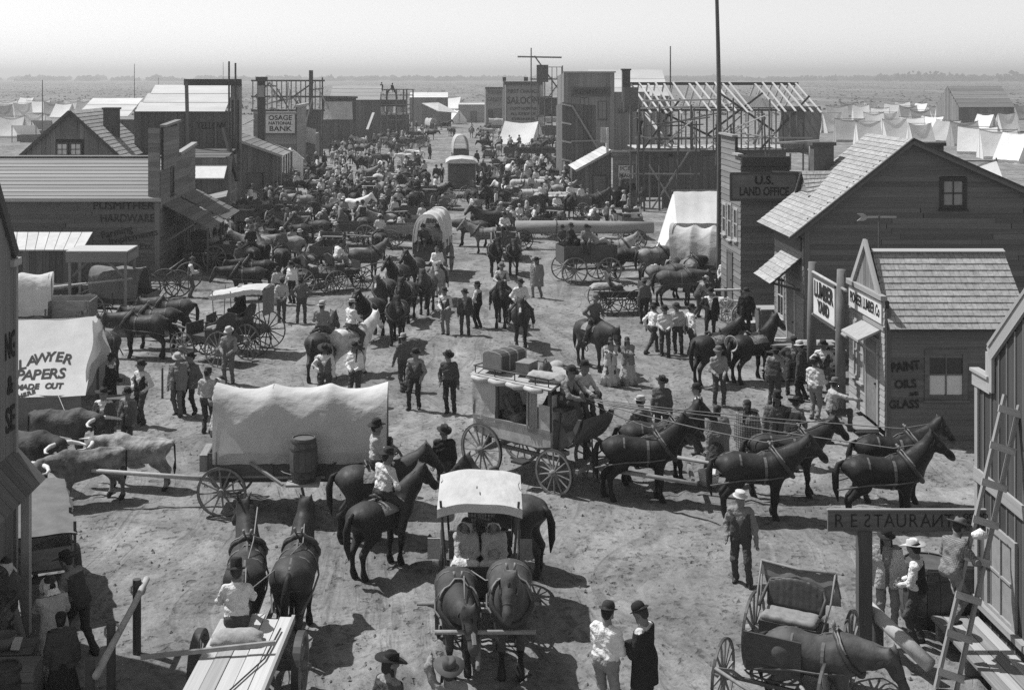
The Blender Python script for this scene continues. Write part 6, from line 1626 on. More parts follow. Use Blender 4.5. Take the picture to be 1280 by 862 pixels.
def saloon():
  Y = 190.0; t = thing('saloon_building', 'pale saloon front with painted lettering behind scaffolding far up the street', 'building')
  a = AT(632, 104, Y); b = AT(676, 104, Y); W = b.x - a.x
  w = Wall(t, (a.x, Y, 0), XP, FC); w.core([(0, 0), (W, 0), (W, a.z), (0, a.z)], 'trim_wood', 6.0)
  bx(t, 'cornice', ((a.x + b.x) / 2, Y - .2, a.z), (W + .4, .4, .5), 'dark_trim')
  for st, py, wd, sz in (('FIRST CHANCE', 114.5, 4.6, .75), ('SALOON', 126, 4.7, 1.5), ('CLINT HOPKINS', 136, 3.9, .6), ('ALL KINDS OF', 142.5, 3.7, .6), ('DRINKS', 149, 3.4, .55)):
    p = AT(654, py, Y); text(t, st, sz, 'paint_dull', (p.x, Y - .03, p.z), (R(90), 0, 0), width=wd, bold=.01)
  for s in (-.25, W + .2): bx(t, 'corner_post', (a.x + s, Y - .2, a.z / 2), (.35, .35, a.z + .6), 'pale_boards');
  bx(t, 'urn', (a.x - .2, Y - .2, a.z + .6), (.5, .5, .6), 'dark_trim'); bx(t, 'urn', (a.x + 3, Y - .2, a.z + .6), (.6, .5, .6), 'dark_trim')
  rebase(t, (a.x, Y, 0))
  t = thing('hoist_scaffold', 'tangled pole scaffold with crossbar hoist against the saloon', 'scaffold'); Y = 178.0
  P = lambda px, py, d=0.0: AT(px, py, Y + d)
  def pl(a, b, r=.09, m='pole_wood', nm='scaffold_pole'): MB().tube([a, b], r, 5).build(nm, m, t)
  g = CAM_H / (FPX / Y)
  for px, top in ((664, 60), (681, 82), (703, 82), (672, 100), (690, 96)):
    q = P(px, top); pl((q.x, Y, 0), q)
  pl(P(647, 71), P(702, 72), .12, nm='crossbar'); pl(P(668, 70), P(704, 120), .10, nm='hoist_boom'); pl(P(704, 96), P(684, 124), .08, nm='brace'); pl(P(698, 104), P(709, 118), .08, nm='brace')
  for px0, px1, py in ((663, 706, 99), (664, 690, 121), (668, 704, 145), (661, 706, 158)): pl(P(px0, py), P(px1, py), .10, nm='ledger')
  bx(t, 'block', P(678, 92), (1.6, .6, 2.4), 'dark_trim')
  for (px, py, wpx, hpx, mt) in ((687, 134, 26, 24, 'dark_boards'), (688, 150, 30, 6, 'new_lumber'), (690, 163, 26, 12, 'dark_boards'), (668, 178, 12, 14, 'new_lumber'), (690, 182, 34, 16, 'pale_boards'), (702, 164, 5, 30, 'new_lumber')):
    q = P(px, py, .6); s = FPX / Y; bx(t, 'panel', q, (wpx / s, .15, hpx / s), mt)
  for px in (684, 690, 696, 702): pl(P(px, 84), P(px, 99), .05, nm='rail_post')
  pl(P(681, 84), P(703, 84), .05, nm='rail')
  rebase(t, (P(680, 0).x, Y, 0))
  Y = 230.0; t = thing('candy_shop_building', 'grey lettered shop front left of the saloon far up the street', 'building'); a = AT(607, 110, Y); b = AT(629, 110, Y); W = b.x - a.x
  w = Wall(t, (a.x, Y, 0), XP, FC); w.core([(0, 0), (W, 0), (W, a.z), (0, a.z)], 'weathered_boards', 6); w.door(2.2, 0, 1.1, 3.4); w.window(.9, 2.3, .8, 2.0)
  for st, py in (('TURNER', 116), ('CANDY', 124.5)): p = AT(618, py, Y); text(t, st, 1.0, 'paint_dull', (p.x, Y - .04, p.z), (R(90), 0, 0), width=2.6)
  bx(t, 'cornice', ((a.x + b.x) / 2, Y - .1, a.z), (W + .2, .3, .3), 'dark_trim'); rebase(t, (a.x, Y, 0))
saloon()
# left side of the street
def hardware_store():
  t = thing('hardware_store', 'long plank hardware store with lettered side wall and striped board roof', 'building')
  x0, y0, y1 = -13.5, 60.0, 68.3; xl = -24.5; ym = (y0 + y1) / 2; ze = 3.72; zr = 5.30; L = x0 - xl
  w = Wall(t, (xl, y0, 0), XP, FC)
  w.boards([(0, 0.1), (L, 0.1), (L, ze), (0, ze)], 0.20, 'dark_boards')
  w.strip('corner_board', (L - .12, .1), (L - .12, 5.2), 0.24, 0.03, 'weathered_boards', .035)
  s = 1600 / y0
  def tx(st, px, py, wpx, sz, roll=0.0): p = AT(px, py, y0); w.text(st, sz, 'paint_black', p.x - xl, p.z, .050, wpx / s, 0.0, roll)
  tx('PUSMITHER', 154.5, 257.5, 76, .50); tx('HARDWARE', 159.5, 273, 67, .52); tx('Farming', 146, 290, 39, .50, .24); tx('Implements', 167, 296, 62, .46, .20); tx('Etc.', 184, 308, 18, .36)
  roof_boards(t, (xl, y0 - .3, ze - .12), (x0 + .05, y0 - .3, ze - .12), (xl, ym - .5, zr + .05), (x0 - .02, ym - .5, zr + .05), 12, 'roof_boards', lap=1.0)
  plank(t, 'ridge_board', (xl, ym - .55, zr + .12), (x0, ym - .55, zr + .12), .3, .05, 'pale_boards'); plank(t, 'gutter_board', (xl, y0 - .34, ze - .10), (x0 + .12, y0 - .34, ze - .10), .06, .16, 'pale_boards')
  f = Wall(t, (x0, y0, 0), YP, XP); W = y1 - y0
  prof = [(0, .1), (W, .1), (W, 5.75), (4.2, 5.45), (4.2, 7.1), (.7, 6.95), (.7, 4.9), (0, 4.9)]
  f.boards(prof, .22, 'weathered_boards', holes=[(2.2, 2.9, 3.6, 5.0)])
  f.window(2.55, 4.3, .55, 1.2, 'dark_trim', 'glass_dark', 1, 2)
  f.strip('front_cap', (4.2, 5.50), (W, 5.80), .16, .30, 'pale_boards', -.02); f.strip('front_cap', (.7, 7.02), (4.2, 7.16), .12, .30, 'weathered_boards', -.02)
  n = Wall(t, (x0 - .55, y0 - .03, 0), XP, FC); n.boards([(0, ze - .1), (.55, ze - .1), (.55, 6.95), (0, 6.95)], .22, 'weathered_boards', core=True)
  for k, (ya, yb) in enumerate(((60.4, 64.0), (64.5, 68.6))):
    roof_boards(t, (x0 + 2.3, yb, 2.15), (x0 + 2.3, ya, 2.15), (x0 + .05, yb, 3.3), (x0 + .05, ya, 3.3), 6, 'dark_boards', 'awning_board')
    for y in (ya + .1, yb - .1): MB().tube([(x0 + 2.15, y, 0), (x0 + 2.15, y, 2.2)], .06, 6).build('awning_post', 'pole_wood', t); plank(t, 'awning_brace', (x0 + .05, y, 1.5), (x0 + 1.5, y, 2.4), .06, .08, 'weathered_boards')
  for y in (61.6, 63.0, 65.6, 67.2): f.window(y - y0, 1.5, .8, 1.6, 'weathered_boards', 'glass_dark', 2, 2)
  f.door(4.3, .15, .95, 2.1, 'dark_boards', 'weathered_boards')
  rebase(t, (x0, y0, 0))
  q = thing('side_shed', 'low lean-to shed with pale panelled roof against the hardware wall', 'shed')
  a = AT(8, 290, 57.8); b = AT(116, 290, 57.8); c = AT(8, 312, 55.6); d = AT(103, 312, 55.6)
  nrm = V3(0, -.3, 1)
  for k in range(8):
    u0 = (k + .03) / 8; u1 = (k + .97) / 8
    A, B, C, D = c.lerp(d, u0), c.lerp(d, u1), a.lerp(b, u1), a.lerp(b, u0); m = MB(); m.add([A, B, C, D, A - V3(0, 0, .05), B - V3(0, 0, .05), C - V3(0, 0, .05), D - V3(0, 0, .05)], [(0, 1, 2, 3), (7, 6, 5, 4), (0, 4, 5, 1), (1, 5, 6, 2), (2, 6, 7, 3), (3, 7, 4, 0)]); m.build('roof_panel', 'tin_roof', q)
  for x in (c.x + .1, (c.x + d.x) / 2, d.x - .1): MB().tube([(x, 55.7, 0), (x, 55.7, c.z - .05)], .05, 6).build('post', 'pole_wood', q)
  w = Wall(q, (c.x, 57.75, 0), XP, FC); w.vboards([(0, 0), (b.x - c.x, 0), (b.x - c.x, a.z - .1), (0, a.z - .1)], .3, 'dark_boards')
  rebase(q, (c.x, 57, 0))
  p = G(122, 414); q = thing('open_stand', 'tall open timber stand with flat pale top before the hardware wall', 'stand', p); Wd = 2.05; D = 1.3; H = 2.85
  for x in (-Wd / 2, Wd / 2):
    for y in (0, D): bx(q, 'post', (x, y, H / 2), (.09, .09, H), 'weathered_boards')
  bx(q, 'top', (0, D / 2, H + .1), (Wd + .2, D + .3, .05), 'new_lumber'); bx(q, 'fascia', (0, -.17, H - .12), (Wd + .2, .03, .34), 'weathered_boards'); bx(q, 'fascia', (Wd / 2 + .12, D / 2, H - .12), (.03, D + .3, .34), 'weathered_boards')
  for s in (-1, 1): plank(q, 'brace', (s * Wd / 2, .05, H - .9), (s * (Wd / 2 - .7), .05, H - .25), .05, .09, 'weathered_boards')
  MB().tube([(-1.7, .2, H - 1.25), (1.2, .3, H - .95)], .04, 6).build('cross_pole', 'peeled_log', q, True)
hardware_store()
def left_front():
  t = thing('lettered_left_front', 'tall lettered plank wall at the extreme left edge', 'building')
  x0, y1 = -7.45, 22.0; W = 5.0
  f = Wall(t, (x0, y1 - W, 0), YP, XP)
  f.vboards([(0, 0), (W, 0), (W, 6.2), (W - .12, 6.35), (W - 1.35, 8.0), (W - 2.6, 6.4), (0, 6.4)], .28, 'weathered_boards', batten=None)
  f.strip('corner_board', (W - .05, 0), (W - .05, 6.3), .10, .05, 'trim_wood', .04)
  f.strip('rake_board', (W - .1, 6.35), (W - 1.35, 8.0), .18, .08, 'dark_trim', .05); f.strip('cornice_return', (W - .3, 6.22), (W + .08, 6.22), .12, .10, 'pale_boards', .05)
  for st, py, wd, hh in (('NG', 432, .50, .62), ('&', 481, .30, .42), ('SE', 524, .46, .60)):
    p = AT(7, py, 21.75); f.text(st, hh, 'paint_black', W - .30 - (.02 if st == '&' else 0), p.z, .035, wd, .012)
  for k in range(9): plank(t, 'awning_board', (x0 + .02, y1 - .05 - .34 * k, 2.98), (x0 + .50, y1 - .05 - .34 * k, 2.45), .32, .025, 'dark_boards', up=(.7, 0, .7))
  bx(t, 'awning_post', (x0 + .30, y1 - .3, 1.2), (.14, .14, 2.5), 'pale_boards'); bx(t, 'awning_post', (x0 + .30, y1 - 2.6, 1.2), (.14, .14, 2.5), 'pale_boards')
  b = Wall(t, (x0, y1, 0), V3(-1, 0, 0), YP); b.vboards([(0.06, 0), (5, 0), (5, 6.2), (0.06, 6.2)], .3, 'weathered_boards')
  rebase(t, (x0, y1, 0))
left_front()
def lawyer_tent():
  t = thing('lawyer_tent', 'lettered white lawyer tent with sagging roof and open flap', 'tent')
  yr, ye = 35.7, 34.0; x0, x1 = -13.4, -9.75; zr, ze = 2.70, 0.92
  def fn(u, v):
    x = x0 + (x1 - x0) * u + .12 * v * (u > .98); sag = .10 * math.sin(math.pi * u) * (1 - v * .4) + .06 * math.sin(math.pi * v)
    return (x, yr + (ye - yr) * v, zr + (ze - zr) * v - sag + .012 * math.sin(u * 15 + v * 4))
  MB().grid(24, 12, fn).build('canvas_roof', 'tent_canvas', t, True)
  MB().grid(20, 10, lambda u, v: (x0 + (x1 - x0) * u, yr + 1.9 * v, zr + (ze - zr) * v - .08 * math.sin(math.pi * u) * (1 - v))).build('canvas_roof', 'tent_canvas', t, True)
  MB().grid(16, 4, lambda u, v: (x0 + (x1 - x0) * u, ye + .02 + .10 * v + .03 * math.sin(u * 22), ze - ze * v)).build('side_wall', 'canvas_dark', t, True)  # white tent wall in dark canvas: shade under the eave put into the colour
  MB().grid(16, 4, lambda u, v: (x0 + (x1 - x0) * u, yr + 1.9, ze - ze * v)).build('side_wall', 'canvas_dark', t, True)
  MB().grid(10, 10, lambda u, v: (x1 + .05 + .28 * v * (1 - u) + .05 * math.sin(v * 9 + u * 5), yr - .1 - (1.45) * u * (.35 + .65 * v) , zr - .05 - (1.75 * v) * (.55 + .45 * u) - .05 * math.sin(u * 12))).build('door_flap', 'canvas_grey', t, True)
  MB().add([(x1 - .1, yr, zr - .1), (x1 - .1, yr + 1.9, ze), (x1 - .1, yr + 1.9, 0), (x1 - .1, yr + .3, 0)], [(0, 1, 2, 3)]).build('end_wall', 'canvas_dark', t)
  for x in (x0 + .1, x1 - .02): MB().tube([(x, yr, 0), (x, yr, zr + .08)], .04, 6).build('tent_pole', 'pole_wood', t)
  sl = math.atan2(zr - ze, yr - ye); rot = (sl, 0, 0)
  nrm = V3(0, -math.sin(sl), math.cos(sl))
  def tx(st, u, v, wd, sz, roll=0.0):
    n_ = len(st)
    for i, c in enumerate(st):
      if c == ' ': continue
      k = (i + .5) / n_ - .5; du = k * wd * math.cos(roll) / (x1 - x0); dv = -k * wd * math.sin(roll) / 2.4; let(c, u + du, v + dv, sz, roll)
  def let(c, u, v, sz, roll=0.0):
    a, b, d = Vector(fn(u, v)), Vector(fn(u + .02, v)), Vector(fn(u, v - .03)); X = (b - a).normalized(); Nn = X.cross((d - a).normalized()).normalized(); Y2 = Nn.cross(X)
    mt = Matrix((X, Y2, Nn)).transposed() @ Matrix.Rotation(roll, 3, 'Z'); o = text(t, c, sz, 'paint_dull', a + Nn * .010, mt.to_euler(), bold=.010, depth=.002)
  for i, c in enumerate('LAWYER'):
    u = .505 + .0665 * i; a = (i - 2.9) / 2.5
    let(c, u, .47 + .07 * a * a, .42, -a * .22)
  tx('PAPERS', .665, .70, 1.36, .44); tx('MADE OUT', .68, .86, 1.25, .24); tx('HERE', .60, .955, .46, .18, .35)
  rebase(t, (-11.5, yr, 0))
  line('thin guy rope stretched from the lawyer tent eave to the ground', [(x1 - .6, ye, ze), (x1 + .3, ye - 1.3, .02)], .008, 'rope', 'guy_rope', 'rope'); line('slack guy rope at the left of the lawyer tent', [(x0 + 1.6, ye, ze), (x0 + 1.4, ye - 1.1, .02)], .008, 'rope', 'guy_rope', 'rope')
lawyer_tent()
def gable_cottage():
  t = thing('gable_cottage', 'plank cottage with shingled gable and dark chimney behind the hardware roof', 'house')
  xa, za, y0, y1 = -22.1, 7.33, 75.0, 82.0; h = 2.85; ze = 4.80
  w = Wall(t, (xa - h, y0, 0), XP, FC); w.vboards([(0, 0), (2 * h, 0), (2 * h, ze), (h, za), (0, ze)], .28, 'weathered_boards', holes=[(2.0, 3.6, 4.6, 5.7)])
  for u in (2.34, 3.14): w.window(u, 5.1, .55, .62, 'dark_trim', 'blind_white', 2, 2, fw=.09, sill=False)
  bx(t, 'vent', (xa, y0 - .04, 6.35), (.75, .05, .8), 'dark_boards')
  o = .3
  roof(t, (xa + h + .25, y0 - o, ze - .22), (xa + h + .25, y1, ze - .22), (xa, y0 - o, za + .03), (xa, y1, za + .03), 14, 'shingles', seed=21, sw=.3); roof(t, (xa - h - .25, y1, ze - .22), (xa - h - .25, y0 - o, ze - .22), (xa, y1, za + .03), (xa, y0 - o, za + .03), 14, 'dark_shingles', seed=22, sw=.3)
  for s in (-1, 1): plank(t, 'verge_board', (xa + s * (h + .25), y0 - o, ze - .27), (xa, y0 - o, za), .05, .18, 'dark_trim')
  chimney(t, (xa + 1.55, 78.2, 5.4), .85, .7, 1.95)
  rebase(t, (xa, y0, 0))
gable_cottage()
def yellow_hall():
  t = thing('long_hall', 'long dark hall with pale sheet roof and tall sign frame', 'building')
  y0, y1 = 80.0, 87.0; x1 = -13.6; xl = AT(168, 140, y0).x; ze = 7.2; ym = 83.5; zr = 8.78
  roof_boards(t, (xl, y0 - .2, ze - .05), (x1 - .3, y0 - .2, ze - .05), (xl + .6, ym, zr), (x1 - .3, ym, zr), 3, 'tin_roof', 'roof_sheet', lap=1.03)
  roof_boards(t, (x1 - .3, y1 + .2, ze - .05), (xl, y1 + .2, ze - .05), (x1 - .3, ym, zr), (xl + .6, ym, zr), 3, 'tin_roof', 'roof_sheet', lap=1.03)
  w = Wall(t, (xl, y0, 0), XP, FC); L = x1 - xl; w.vboards([(0, 0), (L, 0), (L, ze), (0, ze)], .45, 'dark_boards')
  p = AT(264, 157.5, y0); w.text('YELLOW', .60, 'paint_black', p.x - xl, p.z, .04, 36 / 20.)
  a = AT(106, 123, 90); b = AT(170, 123, 90); w2 = Wall(t, (a.x, 88, 0), XP, FC); w2.vboards([(0, 0), (b.x - a.x + .4, 0), (b.x - a.x + .4, 6.4), (0, 6.4)], .45, 'dark_boards'); roof_boards(t, (a.x, 87.8, 6.6), (b.x, 87.8, 6.6), (a.x, 92, 7.75), (b.x, 92, 7.75), 3, 'tin_roof', 'roof_sheet')
  q0 = AT(230, 103, 79.5); q1 = AT(302, 103, 79.5); plank(t, 'sign_beam', q0, q1, .15, .40, 'dark_trim'); plank(t, 'frame_post', (q0.x + .3, 79.5, 3.2), (q0.x + .15, 79.5, 9.1), .16, .2, 'weathered_boards', up=(1, 0, 0))
  q = AT(295, 0, 79.6); bx(t, 'front_panel', (q.x, 79.7, 7.1), (.66, .3, 3.6), 'trim_wood'); bx(t, 'front_panel', (q.x, 79.7, 4.4), (.60, .28, 1.75), 'weathered_boards')
  for dx in (-.2, .15): bx(t, 'front_rib', (q.x + dx, 79.53, 6.3), (.08, .06, 3.2), 'dark_trim')
  for dx, hh in ((-.40, 10.3), (.0, 10.2)): MB().tube([(q.x + dx, 79.4, 4.5), (q.x + dx, 79.4, hh)], .06, 6).build('mast', 'pole_wood', t)
  plank(t, 'leaning_timber', AT(280, 160, 78.5), AT(297, 226, 77.5), .22, .25, 'dark_trim')
  bx(t, 'window_bar', AT(270, 175, 79.9), (.08, .1, 2.2), 'weathered_boards')
  rebase(t, (x1, y0, 0))
  t = thing('awning_shop', 'small dark shop with bright white sloping awning', 'building')
  A, B, C, D = AT(238, 206, 76), AT(284, 206, 76), AT(280, 222.5, 74.6), AT(238, 222.5, 74.6)
  MB().add([A, B, C, D, A - V3(0, 0, .06), B - V3(0, 0, .06), C - V3(0, 0, .06), D - V3(0, 0, .06)], [(0, 1, 2, 3), (7, 6, 5, 4), (0, 4, 5, 1), (1, 5, 6, 2), (2, 6, 7, 3), (3, 7, 4, 0)]).build('awning', 'sign_white', t)
  w = Wall(t, (A.x - .4, 76, 0), XP, FC); W = B.x - A.x + .4; w.vboards([(0, 0), (W, 0), (W, 4.5), (0, 4.5)], .35, 'dark_boards', holes=[(1.0, 1.9, 0, 2.4)]); w.door(1.45, 0, .9, 2.3)
  e = Wall(t, (A.x - .4 + W, 76, 0), YP, XP); e.vboards([(0, 0), (3.6, 0), (3.6, 4.6), (0, 4.6)], .35, 'weathered_boards'); e.window(1.6, 1.6, 1.6, 1.5, 'trim_wood', 'glass_dark', 4, 1)
  roof_boards(t, (A.x - .4, 76.1, 4.5), (A.x - .4 + W, 76.1, 4.5), (A.x - .4, 79.5, 4.9), (A.x - .4 + W, 79.5, 4.9), 4, 'dark_boards')
  for k in range(2): plank(t, 'porch_board', AT(250 + 8 * k, 258 - 10 * k, 72.5), AT(281 + 3 * k, 262 - 20 * k, 72.5), .9, .05, 'weathered_boards', up=(-.2, -.3, 1))
  rebase(t, (B.x, 76, 0))
yellow_hall()
def porch_hotel():
  t = thing('porch_building', 'dark building with sloping porch roof on thin columns', 'building'); Y = 94.0
  a = AT(306, 178, Y); b = AT(354, 195, Y)
  roof_boards(t, (b.x, Y + 6, b.z), (b.x, Y - .3, b.z), (a.x - 1.5, Y + 6, a.z + .55), (a.x - 1.5, Y - .3, a.z + .55), 9, 'weathered_boards'); plank(t, 'verge_board', (b.x, Y - .34, b.z - .02), (a.x - 1.5, Y - .34, a.z + .52), .05, .18, 'pale_boards')
  w = Wall(t, (a.x - 1.4, Y, 0), XP, FC); W = (b.x - .9) - (a.x - 1.4); w.vboards([(0, 0), (W, 0), (W, b.z + .3), (0, a.z + .4)], .4, 'dark_boards', holes=[(1.6, 2.6, 0, 2.3)]); w.door(2.1, 0, .95, 2.2)
  f = Wall(t, (a.x - 1.4 + W, Y, 0), YP, XP); f.vboards([(0, 0), (6, 0), (6, b.z + .2), (0, b.z + .2)], .4, 'dark_boards')
  for k in range(5): bx(t, 'column', (b.x - .12, Y - .1 + 1.45 * k, b.z / 2), (.10, .10, b.z), 'weathered_boards')
  for k in range(3): bx(t, 'column', (b.x - .12 - .28 * k, Y - .1, b.z / 2), (.08, .08, b.z), 'weathered_boards')
  bx(t, 'porch_floor', (b.x - .8, Y + 2.6, .2), (2.2, 6.4, .16), 'weathered_boards')
  q = AT(327, 0, Y + 6); bx(t, 'pillar', (q.x, Y + 6, 6.0), (.55, .5, 6.2), 'dark_trim'); bx(t, 'pillar_capital', (q.x, Y + 6, 9.15), (.85, .7, .35), 'dark_trim'); bx(t, 'pillar_band', (q.x, Y + 5.7, 8.2), (.5, .2, .9), 'trim_wood')
  rebase(t, (b.x, Y, 0))
  tent('white canvas lean-to tent beside the porch columns', G(364, 232), 10, 1.9, 2.6, 3.2, 2.3, seed=5)
porch_hotel()
def bank():
  t = thing('bank_building', 'plain plank bank with framed national bank sign on its side', 'building'); Y = 120.0
  a = AT(318, 142, Y); b = AT(371, 142, Y); W = b.x - a.x
  w = Wall(t, (a.x, Y, 0), XP, FC); w.boards([(0, 0), (W, 0), (W, a.z), (0, a.z)], .3, 'weathered_boards')
  e = Wall(t, (b.x, Y, 0), YP, XP); e.boards([(0, 0), (8, 0), (8, a.z + .6), (0, a.z + .6)], .3, 'trim_wood'); bx(t, 'cornice', (b.x + .05, Y + 4, a.z + .7), (.4, 8.3, .25), 'pale_boards')
  bx(t, 'cornice', ((a.x + b.x) / 2, Y - .08, a.z + .06), (W, .25, .16), 'trim_wood'); bx(t, 'roof', ((a.x + b.x) / 2, Y + 4, a.z - .1), (W - .1, 7.8, .12), 'dark_boards')
  c = AT(350.5, 154.5, Y); bx(t, 'sign_board', (c.x, Y - .08, c.z), (2.75, .06, 1.8), 'sign_white')
  for st, dz, wd, sz in (('OSAGE', .52, 2.2, .62), ('NATIONAL', .02, 2.2, .40), ('BANK', -.50, 2.1, .66)): text(t, st, sz, 'paint_black', (c.x, Y - .12, c.z + dz), (R(90), 0, 0), width=wd, bold=.012)
  for dz in (-.94, .94): bx(t, 'sign_frame', (c.x, Y - .09, c.z + dz), (2.9, .1, .08), 'dark_trim')
  for dx in (-1.42, 1.42): bx(t, 'sign_frame', (c.x + dx, Y - .09, c.z), (.08, .098, 1.8), 'dark_trim')
  d = AT(386, 188, 128); bx(t, 'annex', (d.x - .3, 130, 1.8), (1.9, 4, 3.6), 'weathered_boards'); q = AT(385, 180, 127.6); MB().grid(6, 6, lambda u, v: (q.x - .7 + 1.5 * u, 127.6 - .3 * v, q.z + 1.6 - 1.5 * v + .1 * math.sin(u * 5))).build('tarpaulin', 'canvas', t, True)
  rebase(t, (b.x, Y, 0))
bank()
def far_frames():
  t = thing('timber_frame_building', 'bare stud frame of a building rising behind the bank', 'building'); Y = 150.0
  P = lambda px, py, d=0: AT(px, py, Y + d)
  for px in list(range(316, 406, 6)): q = P(px, 102); plank(t, 'stud', (q.x, Y, 5.5), q, .10, .12, 'weathered_boards', up=(1, 0, 0))
  for py in (101, 121, 138): plank(t, 'plate', P(314, py), P(406, py), .14, .2, 'dark_trim')
  for a, b in (((318, 121), (338, 103)), ((361, 125), (392, 103)), ((352, 125), (338, 108))): plank(t, 'brace', P(*a), P(*b), .1, .16, 'dark_trim')
  q = P(389, 88); bx(t, 'tall_post', (q.x, Y - .2, q.z / 2), (.45, .4, q.z), 'dark_trim'); plank(t, 'post', P(403, 97), (P(403, 97).x, Y, 0), .16, .16, 'dark_trim', up=(1, 0, 0))
  w = Wall(t, (P(316, 0).x, Y + .5, 0), XP, FC); w.vboards([(0, 0), (8, 0), (8, 5.4), (0, 5.4)], .5, 'dark_boards')
  r = random.Random(5)
  for k in range(22):
    a = r.uniform(316, 404); b_ = a + r.uniform(-26, 26); MB().tube([P(a, r.uniform(100, 150), -r.uniform(.3, 3)), P(b_, r.uniform(98, 175), -r.uniform(.3, 3))], .08, 5).build('scaffold_pole', r.choice(('pole_wood', 'trim_wood', 'weathered_boards')), t)
  rebase(t, (P(360, 0).x, Y, 0))
  t = thing('white_awning_store', 'dark plank store with tall white hanging awning', 'building'); Y = 165.0; P = lambda px, py, d=0: AT(px, py, Y + d)
  a = P(403, 121); b = P(445, 121); w = Wall(t, (a.x, Y, 0), XP, FC); W = b.x - a.x; w.vboards([(0, 0), (W, 0), (W, a.z), (0, a.z)], .5, 'dark_boards')
  plank(t, 'eave_board', P(402, 121, -.4), P(447, 122, -.4), .5, .25, 'dark_trim'); A, B, C, D = P(406, 127, -.4), P(440, 127, -.4), P(441, 149, -1.2), P(404, 149, -1.2); m = MB(); m.add([A, B, C, D], [(0, 1, 2, 3)]); m.add([p + V3(0, -.05, -.05) for p in (A, B, C, D)], [(3, 2, 1, 0)]); m.build('awning', 'canvas', t)
  rebase(t, (a.x, Y, 0))
  t = thing('long_barn', 'long weathered barn with pale roof beyond the white awning', 'barn'); Y = 180.0; P = lambda px, py, d=0: AT(px, py, Y + d)
  a = P(438, 125); b = P(475, 125); roof_boards(t, (a.x - 3, Y - .3, a.z), (b.x, Y - .3, a.z), (a.x - 3, Y + 6, a.z + 2.0), (b.x, Y + 6, a.z + 2.0), 4, 'roof_boards'); w = Wall(t, (a.x - 3, Y, 0), XP, FC); w.vboards([(0, 0), (b.x - a.x + 3, 0), (b.x - a.x + 3, a.z), (0, a.z)], .5, 'dark_boards'); rebase(t, (a.x, Y, 0))
  t = thing('tower_scaffold', 'two bay timber scaffold with arched frame and men on top', 'scaffold'); Y = 186.0; P = lambda px, py, d=0: AT(px, py, Y + d)
  for px, top in ((475, 112), (483, 112), (495, 112), (504, 112), (508, 112), (516, 112)):
    q = P(px, top)
    for d in (0, 2.5): plank(t, 'scaffold_post', (q.x, Y + d, 0), (q.x, Y + d, q.z), .14, .14, 'weathered_boards', up=(1, 0, 0))
  for py in (112, 119, 131, 142, 150): plank(t, 'ledger', P(474, py), P(517, py), .1, .14, 'weathered_boards')
  pts = [P(483 + 6.5 + 6.5 * math.cos(a) + 0, 124 - 13 * math.sin(a)) for a in np.linspace(0, math.pi, 9)]; MB().tube(pts, .12, 6).build('arch', 'dark_trim', t, True)
  bx(t, 'panel', P(492, 129, .3), (3.6, .15, 1.0), 'dark_boards')
  for px in (478, 488, 500, 506): bx(t, 'cloth_panel', P(px, 137, .4), (.8, .08, .9), 'canvas')
  plank(t, 'brace', P(476, 176), P(486, 135), .1, .12, 'weathered_boards'); bx(t, 'back_wall', P(492, 160, 3.2), (4.6, .1, 4.0), 'dark_boards'); rebase(t, (P(495, 0).x, Y, 0))
  plank(tag(obj('leaning_plank', None), 'pale plank leaning on a heap before the long barn', 'plank'), 'board', AT(459, 162, 170), AT(467, 141, 172), .35, .1, 'new_lumber')
  def shed(name, label, px0, px1, pe, pr, Y, mat='tin_roof', wall='weathered_boards', d=5):
    t = thing(name, label, 'shed'); a = AT(px0, pe, Y); b = AT(px1, pe, Y); r = AT(px0, pr, Y + d)
    roof_boards(t, (a.x, Y - .2, a.z), (b.x, Y - .2, a.z), (a.x, Y + d, r.z), (b.x, Y + d, r.z), 3, mat, 'roof_sheet'); w = Wall(t, (a.x, Y, 0), XP, FC); W = b.x - a.x; w.vboards([(0, 0), (W, 0), (W, a.z), (0, a.z)], .8, wall, cmat=wall); w.door(W * .55, 0, 1.1, 2.2); rebase(t, (a.x, Y, 0))
  shed('white_roof_shed', 'shed with white roof left of the far street end', 512, 560, 122, 116, 262, 'sign_white'); shed('low_plank_shed', 'pale plank shed with one doorway at the far end of the street', 573, 608, 131, 129, 258, 'tin_roof', 'trim_wood')
  t = thing('awning_shed', 'grey shed with long white slanting awning at the far street end', 'shed'); A, B, C, D = AT(527, 129, 236), AT(548, 128, 236), AT(573, 141, 233), AT(548, 139, 231); MB().add([A, B, C, D], [(0, 1, 2, 3)]).add([p - V3(0, 0, .08) for p in (A, B, C, D)], [(3, 2, 1, 0)]).build('awning', 'canvas', t)
  w = Wall(t, (A.x - 1.5, 238, 0), XP, FC); w.vboards([(0, 0), (7, 0), (7, 3.2), (4, 4.5), (0, 3.6)], .8, 'weathered_boards'); rebase(t, (A.x, 236, 0))
  tent('tall white marquee tent behind the awning shed', G(552, 146), 80, 7, 9, 4.6, 2.0, lod='f', seed=3); tent('small white tent beside the low plank shed', G(571, 155), 15, 3, 3.6, 2.8, .8, lod='f', seed=4); tent('broad white tent in front of the saloon scaffold', G(652, 183), 60, 4, 5, 3.4, .4, lod='m', seed=8)
far_frames()
